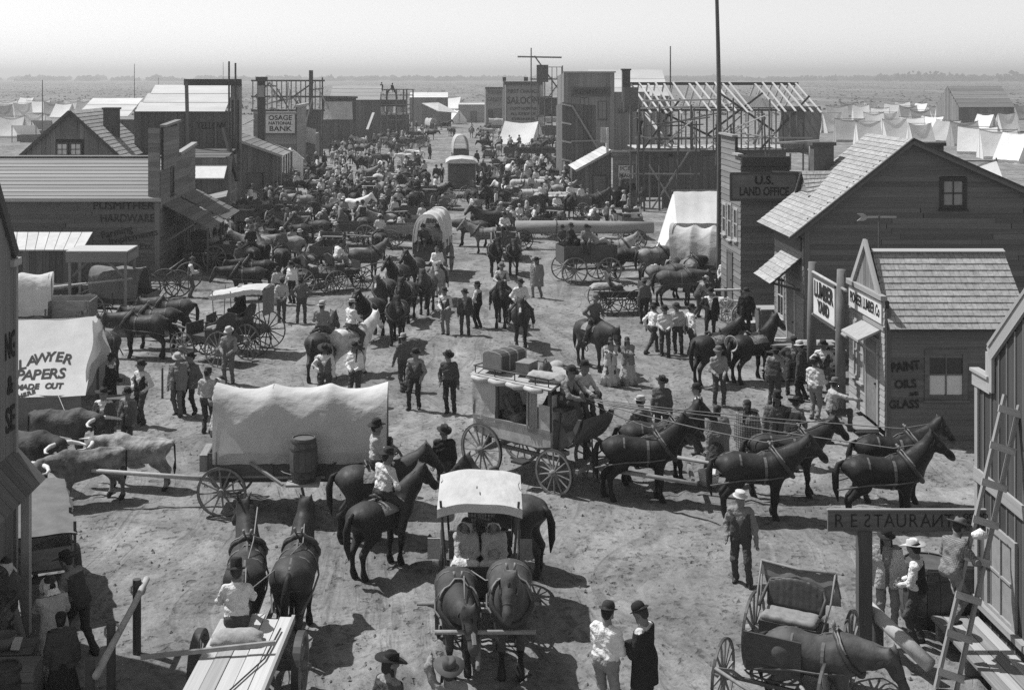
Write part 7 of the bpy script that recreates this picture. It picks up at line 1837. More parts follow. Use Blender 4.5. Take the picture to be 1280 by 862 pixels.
def white_store_tent():
  t = thing('store_tent', 'big white canvas store tent with grey lower wall near the flagpole', 'tent'); Y0 = 60.0
  a = AT(842, 238, Y0 + 1.5); b = AT(903, 237, Y0 + 1.5); c = AT(846, 279, Y0); d = AT(903, 279, Y0)
  MB().grid(14, 8, lambda u, v: a.lerp(b, u).lerp(c.lerp(d, u), v) + V3(0, 0, -.10 * math.sin(math.pi * u) * math.sin(math.pi * v) + .01 * math.sin(u * 20))).build('canvas_roof', 'tent_canvas', t, True)
  e = V3(a.x - 1.15, Y0 + .6, 0)
  MB().grid(6, 8, lambda u, v: a.lerp(c, u) + (V3(-1.05 - .15 * u, 0.8 - .3 * u, -1.0 * (a.z if u < 0 else a.lerp(c, u).z))) * v).build('end_wall', 'tent_canvas', t, True)
  MB().grid(12, 4, lambda u, v: c.lerp(d, u) + V3(0, .05 + .03 * math.sin(u * 15), -c.z * v)).build('side_wall', 'canvas_grey', t, True)  # same white canvas, its shade below the eave put into a greyer colour
  MB().grid(10, 6, lambda u, v: a.lerp(b, u) + V3(0, 2.0 * v, (c.z - a.z) * v)).build('canvas_roof', 'tent_canvas', t, True); MB().tube([a + V3(-.1, 0, -.03), b + V3(.1, 0, -.03)], .05, 6).build('ridge_pole', 'pole_wood', t)
  for q in (a, b): MB().tube([(q.x, q.y, 0), (q.x, q.y, q.z)], .05, 6).build('tent_pole', 'pole_wood', t)
  rebase(t, (c.x, Y0, 0))
white_store_tent()
_tn = 0
RT = [(1060, 128, 146, 20), (1088, 127, 143, 18), (1128, 127, 142, 18), (1110, 140, 163, 26), (1150, 137, 160, 24), (1204, 138, 164, 26), (1232, 140, 168, 26), (1258, 138, 166, 24), (1205, 146, 182, 34), (1040, 138, 166, 26), (1085, 150, 182, 30), (1150, 152, 186, 30), (1046, 131, 152, 26), (1076, 129, 150, 20), (1100, 133, 156, 22), (1118, 129, 147, 24), (1135, 131, 152, 22), (1152, 128, 147, 20), (1166, 133, 148, 18), (1182, 127, 150, 22), (1062, 143, 177, 36), (1118, 147, 178, 32), (1140, 146, 172, 30), (1166, 142, 172, 36), (1186, 150, 178, 40), (1222, 151, 192, 46), (1248, 154, 198, 44), (1270, 159, 203, 40), (1276, 128, 150, 20), (1092, 140, 165, 24)]
LTn = [(3, 128, 150, 24), (80, 128, 148, 26), (112, 122, 138, 22), (34, 119, 136, 22), (120, 127, 146, 20), (8, 122, 142, 26), (28, 128, 147, 22), (48, 122, 142, 32), (66, 125, 144, 22), (92, 122, 140, 22), (14, 142, 172, 34), (42, 140, 168, 28), (104, 126, 142, 16)]
WH = ['squat', 'steep roofed', 'long', 'small pointed', 'wide', 'pale', 'weathered', 'patched', 'low', 'tall']
for side, lst in (('right', RT), ('left', LTn)):
  for i, (px, pr, pb, wpx) in enumerate(lst):
    s = S(pb); h = max(2.2, CAM_H - (pr - HY) / s); p = G(px, pb); yaw = random.Random(i * 3 + len(side)).choice((-75, -60, 65, 80, 88, 100, 25))
    tent('%s tent in the camp to the %s, %s' % (WH[i % 10] + (' white' if i % 3 else ' grey'), side, ['farthest row', 'back row', 'middle row', 'front row'][min(3, int((pb - 140) / 14))] + (', %s' % (['left end', 'near its middle', 'right end'][min(2, int((px - (1040 if side == 'right' else 0)) / (85 if side == 'right' else 40)))]))), p, yaw, wpx / s * .85, wpx / s * 1.0, min(h, 3.3), .35, lod='f', mat='tent_canvas' if i % 4 else 'canvas_grey', group='tents pitched on the %s side of town' % side, seed=i)
def camp_barn():
  t = thing('camp_barn', 'plain barn with dark tin roof standing among the right hand tents', 'barn'); Y = 215.0; P = lambda px, py, d=0: AT(px, py, Y + d)
  a = P(1191, 134); b = P(1268, 134); r = P(1197, 108, 5)
  roof_boards(t, (a.x + 1, Y - .3, a.z), (b.x, Y - .3, a.z), (a.x + 1, Y + 5, r.z), (b.x, Y + 5, r.z), 5, 'weathered_boards'); w = Wall(t, (a.x + 1, Y, 0), XP, FC); W = b.x - a.x - 1; w.vboards([(0, 0), (W, 0), (W, a.z), (0, a.z)], .7, 'dark_boards')
  e = Wall(t, (a.x + 1, Y + 10, 0), FC, V3(-1, 0, 0)); e.vboards([(0, 0), (10, 0), (10, a.z), (5, r.z), (0, a.z)], .7, 'weathered_boards'); rebase(t, (a.x, Y, 0))
camp_barn()
tent('white tent roof showing just behind the saltbox house ridge', (22.0, 58, 0), 85, 4.5, 5.5, 5.6, 3.6, seed=31); tent('white tent peak at the far right behind the saltbox house', (28.5, 64.0, 0), 80, 4.5, 5.0, 3.4, 1.2, seed=32)
for px, top, base, lb in ((53, 100, 176, 'short bare mast among the left hand tents'), (168, 80, 150, 'thin mast behind the long hall'), (279, 78, 160, 'distant thin mast beyond the long hall roof'), (198, 97, 135, 'short stove pipe mast above the long hall ridge')):
  y = G(px, base).y; pole(lb, G(px, base), CAM_H - (top - HY) / S(base), .10 if px != 279 else .06, name='mast', cat='mast')
def lean_tos():
  for i, (px, py, w, h, lb) in enumerate(((30, 178, 3.4, 2.4, 'grey canvas lean-to behind the hardware store at far left'), (52, 172, 3.0, 2.6, 'dark lean-to shelter beside the left hand tents'))):
    p = G(px, py); t = thing('lean_to', lb, 'lean-to', p)
    MB().grid(8, 6, lambda u, v: ((u - .5) * w, 2.2 * v, h * (1 - .55 * v) - .15 * math.sin(math.pi * u) * v)).build('canvas_roof', 'canvas_grey' if i == 0 else 'canvas_dark', t, True); bx(t, 'back_board', (0, 2.1, .5), (w, .08, 1.0), 'dark_boards')
    for x in (-w / 2, w / 2): MB().tube([(x, 0, 0), (x, 0, h)], .06, 6).build('post', 'pole_wood', t)
lean_tos()
# foreground vehicles and teams
def covered_wagon():
  t = wagon('long covered wagon with grey white canvas and a barrel on its side', (-3.2, 28.1, 0), 91, L=3.9, W=1.15, side=.50, zf=.80, rr=.60, rf=.53, cov='full', ztop=2.66, tongue=0, seat=False, wb=3.3, hoops=4, covl=3.72, sag=.14, covm='canvas', name='covered_wagon', flare=.04)
  plank(t, 'barrel_platform', (-.62, -.55, .80), (-.62, .55, .80), .05, .05, 'wagon_pale'); bx(t, 'barrel_platform', (-.92, -.12, .80), (.62, .70, .05), 'wagon_pale')
  plank(t, 'platform_strut', (-.62, 1.05, 1.12), (-1.15, .30, .80), .06, .05, 'wagon_pale'); plank(t, 'platform_strut', (-.6, -.1, .35), (-1.15, -.1, .76), .05, .05, 'wagon_wood')
  MB().tube([(-.60, .65, 1.10), (-.9, .30, .98), (-1.24, -.10, .98), (-.9, -.50, .98), (-.60, -.80, 1.12)], .02, 5).build('barrel_chain', 'iron', t, True)
  bx(t, 'tool_box', (0, 2.05, 1.05), (.9, .24, .36), 'wagon_pale')
  p = W2(t, -.93, -.12, .83); barrel('banded wooden water barrel on the side ledge of the covered wagon', p, 0, .30, .92)
  MB().tube([W2(t, 0, 1.7, .55), W2(t, 0, 4.6, .78)], [.06, .045], 8).build('ox_pole', 'peeled_log', None, True)
  tag(bpy.data.objects['ox_pole'], 'pale ox pole running from the covered wagon to the oxen', 'pole')
covered_wagon()
ox('pale backed ox in front, horns curving forward, nearest of the four', G(106, 628), 122, 'low', 20, 2, .88, 'oxen'); ox('dark ox behind the pale ox, standing beside the wagon pole', G(170, 606), 80, 'low', 20, 3, .88, 'oxen'); ox('heavy ox at left facing right with low spreading horns', G(34, 606), -112, 'low', -20, 4, .92, 'oxen', 'ox_dark'); ox('dark ox farthest back, partly behind the heavy one at left', G(80, 572), -100, 'low', -25, 5, .88, 'oxen', 'ox_dark')
def stage_coach():
  pr, pf = G(603, 593), G(691, 617); f = (pf - pr).normalized(); rt = V3(f.y, -f.x, 0); c = (pr + pf) / 2 - rt * .75; yaw = math.degrees(math.atan2(-f.x, f.y)); c.z = gzf(c.x, c.y) - .01
  t = thing('stagecoach', 'laden stagecoach with canvas sides and luggage on its roof', 'stagecoach', c, R(yaw))
  gearing(t, 1.50, -1.07, 1.07, .62, .52, 'n', 0, 'wagon_pale', 'wheel_wood', n=14, rim=.06, w=.06, steer=0)
  for s in (-1, 1):
    plank(t, 'thoroughbrace', (s * .45, -1.25, .92), (s * .45, 1.25, .92), .10, .09, 'wagon_pale')
    for y in (-1.1, 1.1): bx(t, 'jack', (s * .45, y, .78), (.10, .12, .40), 'wagon_wood')
    m = MB(); m.prism([(-1.35, 1.08), (-1.1, .98), (.6, .98), (.95, 1.05), (.95, 1.38), (-1.35, 1.38)], s * .70 - .02, s * .70 + .02, 'x'); m.build('side_panel', 'coach_paint', t)
    bx(t, 'belt_rail', (s * .72, -.2, 1.40), (.05, 2.3, .06), 'wagon_pale')
    for y in (-1.32, -.62, .30, .92): bx(t, 'pillar', (s * .70, y, 1.88), (.06, .07, .95), 'wagon_wood')
    m = MB(); m.grid(8, 8, lambda u, v: (s * (.735 + .012 * math.sin(u * 9 + v * 5)), -1.36 + .70 * u, 2.34 - 1.0 * v)); m.build('canvas_curtain', 'canvas', t, True)
    m = MB(); m.grid(10, 8, lambda u, v: (s * (.735 + .03 * math.sin(u * 22 + v)), .28 + .30 * u, 2.34 - 1.05 * v)); m.build('canvas_curtain', 'canvas_grey', t, True)
    m = MB(); m.grid(8, 8, lambda u, v: (s * .733, .62 + .32 * u, 1.98 - .66 * v)); m.build('door_panel', 'coach_paint', t, True)
    m = MB()
    for k in range(4): m.tube([(s * .77, -1.34 + .53 * k, 2.30), (s * .79, -1.1 + .53 * k, 2.27), (s * .77, -.84 + .53 * k, 2.30)], [.055, .07, .055], 8)
    m.build('rolled_curtain', 'canvas', t, True)
    bx(t, 'step', (s * .86, .2, .62), (.30, .34, .05), 'iron')
  bx(t, 'floor', (0, -.2, 1.02), (1.36, 2.25, .06), 'wagon_wood'); bx(t, 'rear_panel', (0, -1.34, 1.65), (1.36, .05, 1.35), 'canvas_grey'); bx(t, 'front_bulkhead', (0, .93, 1.60), (1.36, .05, 1.2), 'coach_paint')
  m = MB(); m.grid(14, 10, lambda u, v: ((u - .5) * 1.56, -1.42 + 2.42 * v, 2.36 + .12 * math.sin(math.pi * u))); m.grid(14, 10, lambda u, v: ((u - .5) * 1.54, -1.42 + 2.42 * v, 2.32 + .11 * math.sin(math.pi * u))); m.build('roof', 'canvas_grey', t, True)
  m = MB()
  for s in (-1, 1):
    m.tube([(s * .70, -1.35, 2.56), (s * .70, .9, 2.56)], .018, 5)
    for y in (-1.3, -.7, -.1, .5, .88): m.tube([(s * .70, y, 2.40), (s * .70, y, 2.56)], .015, 5)
  m.tube([(-.70, -1.35, 2.56), (.70, -1.35, 2.56)], .018, 5); m.tube([(-.70, .9, 2.56), (.70, .9, 2.56)], .018, 5); m.build('roof_rail', 'iron', t, True)
  bx(t, 'passenger_bench', (0, -.95, 1.22), (1.3, .4, .34), 'trunk_leather'); bx(t, 'passenger_bench', (0, .55, 1.22), (1.3, .4, .34), 'trunk_leather')
  for s in (-1, 1):
    m = MB(); m.prism([(.95, 1.0), (1.15, 1.0), (1.45, 1.22), (1.62, 1.50), (1.72, 1.78), (1.64, 1.78), (1.50, 1.52), (1.32, 1.42), (1.18, 1.60), (.95, 1.66)], s * .60 - .025, s * .60 + .025, 'x'); m.build('boot_side', 'wagon_wood', t)
    plank(t, 'box_iron', (s * .63, 1.05, .90), (s * .63, 1.16, 1.84), .05, .05, 'iron', up=(1, 0, 0))
  m = MB(); m.grid(6, 8, lambda u, v: ((u - .5) * 1.2, [1.15, 1.30, 1.45, 1.56, 1.64, 1.70, 1.74, 1.76, 1.78][int(v * 8)], [1.02, 1.08, 1.18, 1.30, 1.42, 1.52, 1.62, 1.70, 1.80][int(v * 8)])); m.build('toe_board', 'wagon_wood', t, True)
  bx(t, 'driver_seat', (0, 1.02, 1.90), (1.30, .42, .08), 'trunk_leather'); bx(t, 'seat_back', (0, .84, 2.06), (1.30, .05, .26), 'wagon_wood')
  MB().tube([(0, 1.1, .52), (0, 2.6, .66), (0, 4.3, .78)], [.06, .055, .04], 8).build('tongue', 'wagon_pale', t, True); bx(t, 'doubletree', (0, 1.62, .62), (1.3, .07, .08), 'wagon_pale')
  k = thing('trunk', 'arch lidded trunk on the stagecoach roof', 'trunk', W2(t, .15, -.85, 2.49), R(yaw))
  m = MB(); m.prism([(-.27, 0), (.27, 0), (.27, .36), (.22, .41), (.10, .44), (-.10, .44), (-.22, .41), (-.27, .36)], -.45, .45, 'x'); m.build('case', 'trunk_leather', k)
  for x in (-.46, -.15, .15, .46):
    m = MB(); m.prism([(-.278, 0), (.278, 0), (.278, .365), (.225, .418), (.10, .449), (-.10, .449), (-.225, .418), (-.278, .365)], x - .025, x + .025, 'x'); m.build('strap', 'leather_pale', k)
  b = MB(); b.box((0, 0, .13), (.48, .34, .26)); b.box((0, 0, .27), (.50, .36, .025)); tag(b.build('luggage_box', 'wagon_pale', None, False, W2(t, .25, -.10, 2.49), (0, 0, R(yaw + 12))), 'small pale box beside the trunk on the coach roof', 'box')
  v = thing('travelling_bag', 'dark carpet bag on the coach roof in front of the trunk', 'bag', W2(t, .1, .32, 2.49), R(yaw + 20))
  V, Q, tt = sdf_mesh([prim((-.18, 0, .11), (.18, 0, .11), .11, .11), prim((-.15, 0, .22), (.15, 0, .22), .06, .06)], .03, .03, wob=.006); obj('bag_body', npmesh('bag_body', V, Q, tt, ['trunk_leather']), v); MB().tube([(-.1, 0, .26), (-.06, 0, .36), (.06, 0, .36), (.1, 0, .26)], .015, 5).build('handle', 'leather', v, True)
  for lb, x, y, rz in (('long flat mail sack near the front of the coach roof', -.1, .72, 80), ('lumpy sack lying behind the driver on the coach roof', .4, .60, 100), ('sack under the bag at the middle of the coach roof', -.40, .15, 15)): tag(obj('sack', sackm(.95, .36, .20, int(x * 10)), None, W2(t, x, y, 2.46), (0, 0, R(yaw + rz))), lb, 'sack')
  person('driver in dark vest and black hat on the coach box', W2(t, .30, 1.02, 0), yaw + 4, 'drive', 'g', 'd', 'cowboy', 'k', over='vest', oc='d', z=c.z + 1.94); person('companion in pale shirt beside the coach driver, boots propped forward', W2(t, -.30, 1.05, 0), yaw - 4, 'drive', 'p', 'd', 'cowboy', 'k', z=c.z + 1.94)
  person('passenger in striped dress seen through the open coach window', W2(t, .22, -.62, 0), yaw - 12, 'sit', 'c', 'd', 'slouch', 'k', female=True, skirt='c', z=c.z + 1.30); person('dark coated passenger at the far side inside the stagecoach', W2(t, -.25, .35, 0), yaw + 180, 'sit', 'd', 'k', 'slouch', 'k', over='coat', z=c.z + 1.38)
  g = 'stagecoach team'
  tm = []
  for (px, py, yw, nk, ct, lb) in ((803, 624, -93, 'up', 'black', 'glossy near wheel horse hitched right before the coach'), (824, 602, -91, 'up', 'bay', 'far wheel horse beside the glossy near one'), (948, 645, -92, 'mid', 'black', 'near middle horse of the stagecoach team'), (985, 618, -90, 'mid', 'bay', 'far middle horse of the stagecoach team'), (1108, 652, -93, 'up', 'black', 'near lead horse of the stagecoach team, behind the restaurant sign'), (1118, 624, -92, 'mid', 'black', 'far lead horse of the stagecoach team')):
    tm.append(horse(lb, G(px, py), yw, ct, nk, 0, None, tack='harness', sc=1.0, group=g))
  hd = W2(t, .2, 1.45, c.z + 2.2)
  for k, h in enumerate(tm):
    q = h.location + V3(.15, 0, 1.62)
    line(['rein from the coach driver to the %s' % x for x in ('near wheel horse', 'far wheel horse', 'near middle horse', 'far middle horse', 'near lead horse', 'far lead horse')][k], [hd, hd.lerp(q, .3) + V3(0, 0, -.06), hd.lerp(q, .65) + V3(0, 0, -.05), q, h.location + V3(.95, 0, 1.75)], .012, 'leather_pale', group='coach reins')
  a = tm[0].location.lerp(tm[1].location, .5); b = tm[4].location.lerp(tm[5].location, .5)
  o = MB().tube([V3(a.x + .6, a.y, .75), V3((a.x + b.x) / 2 - .4, (a.y + b.y) / 2, .66)], [.045, .04], 7).build('swing_pole', 'wagon_pale', None, True); tag(o, 'low draught pole between the wheel horses and middle horses', 'pole')
  o = MB().box((0, 0, 0), (.08, 1.15, .08)).build('swing_bar', 'wagon_pale', None, False, (tm[2].location.x - 1.25, (a.y + b.y) / 2, .62), (0, R(18), R(-6))); tag(o, 'pale wooden swing bar hanging behind the middle horses', 'bar')
stage_coach()
o = MB().lathe([(0, 0), (.20, 0), (.25, .32), (.235, .32), (.19, .03), (0, .03)], 18).build('wash_tub', 'sign_white', None, True, G(886, 606)); tag(o, 'pale round tub on the ground beyond the wheel horses', 'tub')
def hack():
  c = G(600, 762); c.z = gzf(c.x, c.y) - .01; yaw = 178
  t = thing('canopy_hack', 'hack with curved white canopy carrying two women, facing us', 'carriage', c, R(yaw))
  gearing(t, 1.42, -.85, .85, .56, .48, 'n', 2.6, 'wagon_wood', 'wheel_wood', n=12, rim=.045, w=.05)
  bx(t, 'body', (0, -.1, .78), (1.02, 1.95, .28), 'wheel_dark'); bx(t, 'dash_panel', (.06, .82, .86), (1.05, .05, .50), 'wheel_dark'); bx(t, 'seat', (0, .18, .86), (1.06, .45, .08), 'trunk_leather'); bx(t, 'seat_back', (0, -.10, 1.15), (1.10, .06, .50), 'trunk_leather')
  bx(t, 'rear_seat', (0, -.75, .98), (1.04, .4, .12), 'trunk_leather')
  def cf(u, v): return ((u - .5) * 1.46, -.85 + 1.50 * v, 2.16 + .10 * (1 - (2 * u - 1) ** 2) - .13 * v + .01 * math.sin(u * 11 + v * 6))
  m = MB(); m.grid(14, 12, cf); m.grid(14, 12, lambda u, v: Vector(cf(u, v)) - V3(0, 0, .03)); m.grid(14, 2, lambda u, v: Vector(cf(u, 1)) + V3(0, .02 * v, -.14 * v * (1))); m.build('canopy', 'canvas', t, True)
  m = MB(); m.box((.05, .2, 2.262), (.02, .12, .01)); m.build('canopy_tear', 'backing', t)
  for s in (-1, 1):
    for y in (-.98, .62): MB().tube([(s * .56, y, .80), (s * .67, y, 2.16)], .022, 6).build('canopy_post', 'wheel_dark', t)
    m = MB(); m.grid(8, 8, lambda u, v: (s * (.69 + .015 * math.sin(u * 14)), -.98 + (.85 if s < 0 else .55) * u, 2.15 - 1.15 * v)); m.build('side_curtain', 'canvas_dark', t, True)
    bx(t, 'mud_shield', (s * .80, .28, 1.22), (.22, .04, .36), 'wagon_pale')
  bx(t, 'rear_rack', (0, -1.03, 1.5), (1.2, .04, .07), 'iron')
  w1 = person('woman in pale bonnet and white skirt at left under the hack canopy', W2(t, .25, .18, 0), yaw + 2, 'sit', 'p', 'd', 'bonnet', 'p', female=True, skirt='w', z=c.z + .89, h=1.66, w=.95); w2 = person('woman in pale dress and white bonnet at right under the hack canopy', W2(t, -.26, .18, 0), yaw - 4, 'sit', 'p', 'd', 'bonnet', 'w', female=True, skirt='p', z=c.z + .89, h=1.66, w=.95)
  person('passenger in patterned shawl on the rear seat of the hack', W2(t, .0, -.72, 0), yaw, 'sit', 'c', 'd', 'scarf', 'g', over='short_coat', oc='q', female=True, skirt='g', z=c.z + 1.06)
  h1 = horse('left hack horse lowering its white nosed head', G(572, 830), 182, 'brown', 'low', 14, 1, tack='harness', blaze=True, sc=.98); h2 = horse('right hack horse facing us with head up', G(638, 832), 179, 'brown', 'mid', -6, 2, tack='harness', sc=1.0)
  hd = W2(t, .2, .75, c.z + 1.1)
  for h, dx, lb in ((h1, .1, 'rein from the left woman to the horse with lowered head'), (h2, -.1, 'rein from the left woman to the right hack horse')): q = h.location + V3(dx, -.3, 1.55); line(lb, [hd, hd.lerp(q, .5) - V3(0, 0, .12), q, h.location + V3(dx, -.95, 1.45)], .012, 'leather_pale')
  o = MB().tube([(-.78, 0, 0), (.78, 0, 0)], .035, 7).build('neck_yoke', 'wagon_pale', None, True, (h1.location.lerp(h2.location, .5) + V3(0, -.75, .88))); tag(o, 'wooden neck yoke bar across the hack horses', 'yoke')
  o = MB().tube([(-1.05, 0, 0), (1.0, 0, 0)], .03, 7).build('evener_bar', 'wagon_pale', None, True, W2(t, 0, 1.05, c.z + .62)); tag(o, 'long evener bar behind the hack horses', 'bar')
hack()
def satchel():
  t = thing('satchel', 'dark satchel standing by the frock coated bowler man', 'bag', G(797, 902), .4); V, Q, tt = sdf_mesh([prim((-.13, 0, .12), (.13, 0, .12), .12, .12), prim((-.11, 0, .26), (.11, 0, .26), .05, .05)], .03, .03); obj('bag_body', npmesh('bag_body', V, Q, tt, ['trunk_leather']), t); MB().tube([(-.08, 0, .30), (-.05, 0, .40), (.05, 0, .40), (.08, 0, .30)], .014, 5).build('handle', 'leather', t, True)
  return t
satchel()
def plank_wagon():
  c = V3(-3.08, 17.9, 0); c.z = gzf(c.x, c.y); yaw = -3
  t = thing('plank_wagon', 'flat plank wagon seen from behind at the bottom edge', 'wagon', c, R(yaw)); gearing(t, 1.55, -1.3, 1.45, .55, .50, 'n', 2.9, 'wagon_wood', 'wheel_wood', n=12, rim=.075, w=.11)
  for k in range(5): plank(t, 'plank', (-.45 + .225 * k, -2.0, .93 + .008 * (k % 2)), (-.45 + .225 * k, 2.02 + .10 * (k % 3), .93 + .008 * (k % 2)), .215, .045, 'new_lumber' if k != 1 else 'pale_boards')
  for y in (-1.3, 0, 1.45): bx(t, 'bolster', (0, y, .80), (1.1, .14, .20), 'wagon_wood')
  plank(t, 'side_rail', (.58, -2.0, .98), (.58, 2.0, .98), .05, .12, 'pale_boards')
  tag(obj('sack', sackm(.75, .38, .22, 3), None, W2(t, -.12, 1.15, c.z + .95), (0, 0, R(yaw + 8))), 'stuffed sack cushion behind the plank wagon driver', 'sack')
  person('driver in white shirt sitting on the plank wagon, back to us', W2(t, -.25, 1.72, 0), 6, 'drive', 'w', 'd', 'tall', 'k', z=c.z + .96)
  o = MB().beam((-1.35, .55, 1.02), (.55, .85, 1.10), .05, .06).build('wagon_brake_pole', 'wagon_pale', None, False, c); tag(o, 'loose pole lying across the plank wagon bed', 'pole')
  line('dark rope trailing over the boards of the plank wagon', [W2(t, .45, 1.6, c.z + .99), W2(t, .40, .6, c.z + .985), W2(t, .1, -.4, c.z + .985), W2(t, -.3, -1.4, c.z + .985)], .016, 'leather', 'rope', 'rope')
  h1 = horse('left horse of the plank wagon, head turned left', (-3.42, 21.75, 0), 6, 'bay', 'up', 22, 2, mule=True, tack='harness'); h2 = horse('right horse of the plank wagon, seen from behind', (-2.55, 21.55, 0), -2, 'bay', 'up', -6, 3, mule=False, tack='harness')
  hd = W2(t, -.2, 2.1, c.z + 1.3)
  for h, lb in ((h1, 'rein to the left plank wagon horse'), (h2, 'rein to the right plank wagon horse')): line(lb + ' from its driver', [hd, hd.lerp(h.location + V3(0, 0, 1.55), .6) - V3(0, 0, .08), h.location + V3(.1, .1, 1.55), h.location + V3(.05, .9, 1.85)], .012, 'leather_pale')
plank_wagon()
def near_buggy():
  t = buggy('open black buggy with buttoned seat and folded hood', (5.12, 19.3, 0), 150, top='folded', shafts=False, wm='wheel_wood', seatm='trunk_leather', track=1.5)
  for s in (-1, 1): MB().tube([(s * .45, .78, .52), (s * .50, 1.15, .78), (s * .62, 1.5, .92), (s * .3 - .65, 2.25, .98)], .028, 6).build('shaft', 'wheel_wood', t, True)
  horse('brown buggy horse with drooping head standing crosswise at bottom right', (5.38, 18.55, 0), -116, 'brown', 'low', -14, 3, tack='harness', sc=.88)
near_buggy()
def left_cart():
  c = V3(-7.55, 23.3, 0); t = thing('peddler_cart', 'boxy covered cart with sloping canvas top at the left edge', 'cart', c, R(22)); gearing(t, 1.40, -.8, .8, .52, .48, 'n', 0, n=12)
  bx(t, 'bed', (0, 0, .80), (1.15, 2.3, .08), 'wagon_wood')
  for s in (-1, 1): bx(t, 'side_board', (s * .58, 0, 1.02), (.04, 2.3, .38), 'wagon_pale')
  bx(t, 'tail_board', (0, -1.16, 1.0), (1.1, .04, .36), 'wagon_pale')
  def cf(u, v): return ((u - .5) * 1.32, -1.2 + 2.4 * v, 1.70 - .05 * (2 * u - 1) ** 2 - .26 * (1 - v) + .015 * math.sin(u * 9 + v * 7))
  m = MB(); m.grid(10, 12, cf); m.grid(10, 12, lambda u, v: Vector(cf(u, v)) - V3(0, 0, .03)); m.build('canvas_roof', 'cart_canvas', t, True)
  m = MB(); m.grid(10, 6, lambda u, v: (.66 + .02 * math.sin(u * 16), -.35 + 1.5 * u, 1.64 - .62 * v)); m.build('side_curtain', 'canvas_dark', t, True); m = MB(); m.grid(10, 6, lambda u, v: (-.66, -1.1 + 2.25 * u, 1.5 - .5 * v)); m.build('side_curtain', 'canvas_dark', t, True)
  for s in (-1, 1):
    for y in (-1.1, -.3, 1.1): bx(t, 'bow_post', (s * .62, y, 1.22), (.05, .05, .72), 'wagon_wood')
  for k, (x, y) in enumerate(((-.2, -.7), (.15, -.5))): tag(obj('sack', sackm(.6, .34, .24, k), None, W2(t, x, y, .85), (0, 0, .3 + k)), ['dark goods sack in the peddler cart', 'second goods sack near the tail of the peddler cart'][k], 'sack')
left_cart()
def hitch_rail():
  t = thing('hitching_rail', 'rough log hitching rail on dark posts at bottom left', 'hitching rail', (-5.1, 20, 0))
  for y, h in ((.98, 1.16), (-.62, 1.14), (-1.75, 1.1)): MB().tube([(0, y, -.1), (0, y, h)], .07, 8).build('post', 'dark_trim', t)
  MB().tube([(.10, 1.25, 1.06), (.12, .3, 1.02), (.10, -.8, .94), (.12, -1.9, .92)], [.052, .05, .052, .055], 9).build('rail', 'peeled_log', t, True)
  for y in (.98, -.62): MB().tube([(.02 + .12 * math.cos(a), y + .1 * math.sin(a) * .3, 1.0 + .11 * math.sin(a)) for a in np.linspace(0, 6.28, 10)[:-1]], .02, 5, closed=True).build('lashing', 'rope', t)
hitch_rail()
crate('open slatted crate of goods by the women at bottom left', G(14, 842), (.75, .6, .42), .1, 'weathered_boards'); crate('lower crate under the goods at the extreme bottom left', G(14, 872), (.8, .5, .5), .05, 'weathered_boards'); barrel('keg standing at the extreme bottom left corner', G(8, 880), 0, .24, .6)
def basket_goods():
  p = G(14, 842); o = MB().lathe([(.0, 0), (.16, 0), (.2, .2), (.19, .2), (.15, .02), (0, .02)], 14).build('basket', 'tan_sack', None, True, p + V3(-.1, -.05, .44)); tag(o, 'round basket set on the slatted crate at bottom left', 'basket')
  o = MB().box((0, 0, 0), (.14, .22, .02), 0, 0, Matrix.Rotation(.6, 3, 'X')).build('folded_paper', 'sign_white', None, False, p + V3(.14, -.16, .55)); tag(o, 'white paper packet leaning in the crate at bottom left', 'paper')
basket_goods()
# foreground people
def P(lb, px, py, yaw, pose='stand', shirt='w', pants='d', hat='cowboy', hc='k', **k):
  lod = 'n' if py > 420 else 'm'
  return person(lb, G(px, py), yaw, pose, shirt, pants, hat, hc, lod=k.pop('lod', lod), **k)
P('man alone in mid street with vest, boots and pale hat', 926, 728, 160, 'stand2', 'g', 'd', 'flat', 's', over='vest', oc='d')
P('bowler man in white shirt seen from behind at bottom centre', 757, 900, -35, 'hold', 'w', 'g', 'bowler', 'k', w=1.08)
P('bowler man in dark frock coat holding papers at bottom centre', 806, 901, 62, 'hold', 'w', 'g', 'bowler', 'k', over='coat', oc='k')
P('man in wide dark hat and coat cut off at the bottom edge', 490, 980, -50, 'stand3', 'g', 'd', 'wide', 'k', over='coat', oc='d', hair='braids'); P('man with pale banded hat raising a hand at the bottom edge', 562, 990, 20, 'reach_up', 'g', 'd', 'wide', 'g', over='vest', oc='g', hair='braids')
P('man in striped blanket coat standing behind the restaurant sign', 1108, 786, 172, 'stand', 'c', 'g', 'slouch', 'k', over='short_coat', oc='p', hair='braids', skin='skin_dark'); P('man in straw hat and dark vest with pipe near the ladder', 1147, 808, 55, 'hold_low', 'w', 'd', 'straw_wide', 's', over='vest', oc='k')
person('painter in checked shirt climbing the ladder at right', (7.86, 20.0, 0), -62, 'climb', 'c', 'g', 'wide', 'g', z=.86, lod='n', h=1.68)
o = MB().tube([(0, 0, 0), (.10, -.06, .05), (.2, -.1, .02)], [.05, .09, .03], 7).build('paint_rag', 'cloth_white', None, True, (8.08, 19.72, 2.32)); tag(o, 'white rag tied on the ladder above the painter', 'rag')
P('man resting one foot on the lumber office step, arm outstretched', 1040, 556, -95, 'foot_up', 'p', 'd', 'slouch', 'g', over='vest', oc='g')
P('young man in white shirt standing below the lumber yard sign', 1019, 524, -40, 'hold_low', 'w', 'g', 'slouch', 'k'); P('man in open dark coat facing us before the lumber pile', 991, 493, 160, 'hip1', 'g', 'd', 'slouch', 'k', over='coat', oc='d')
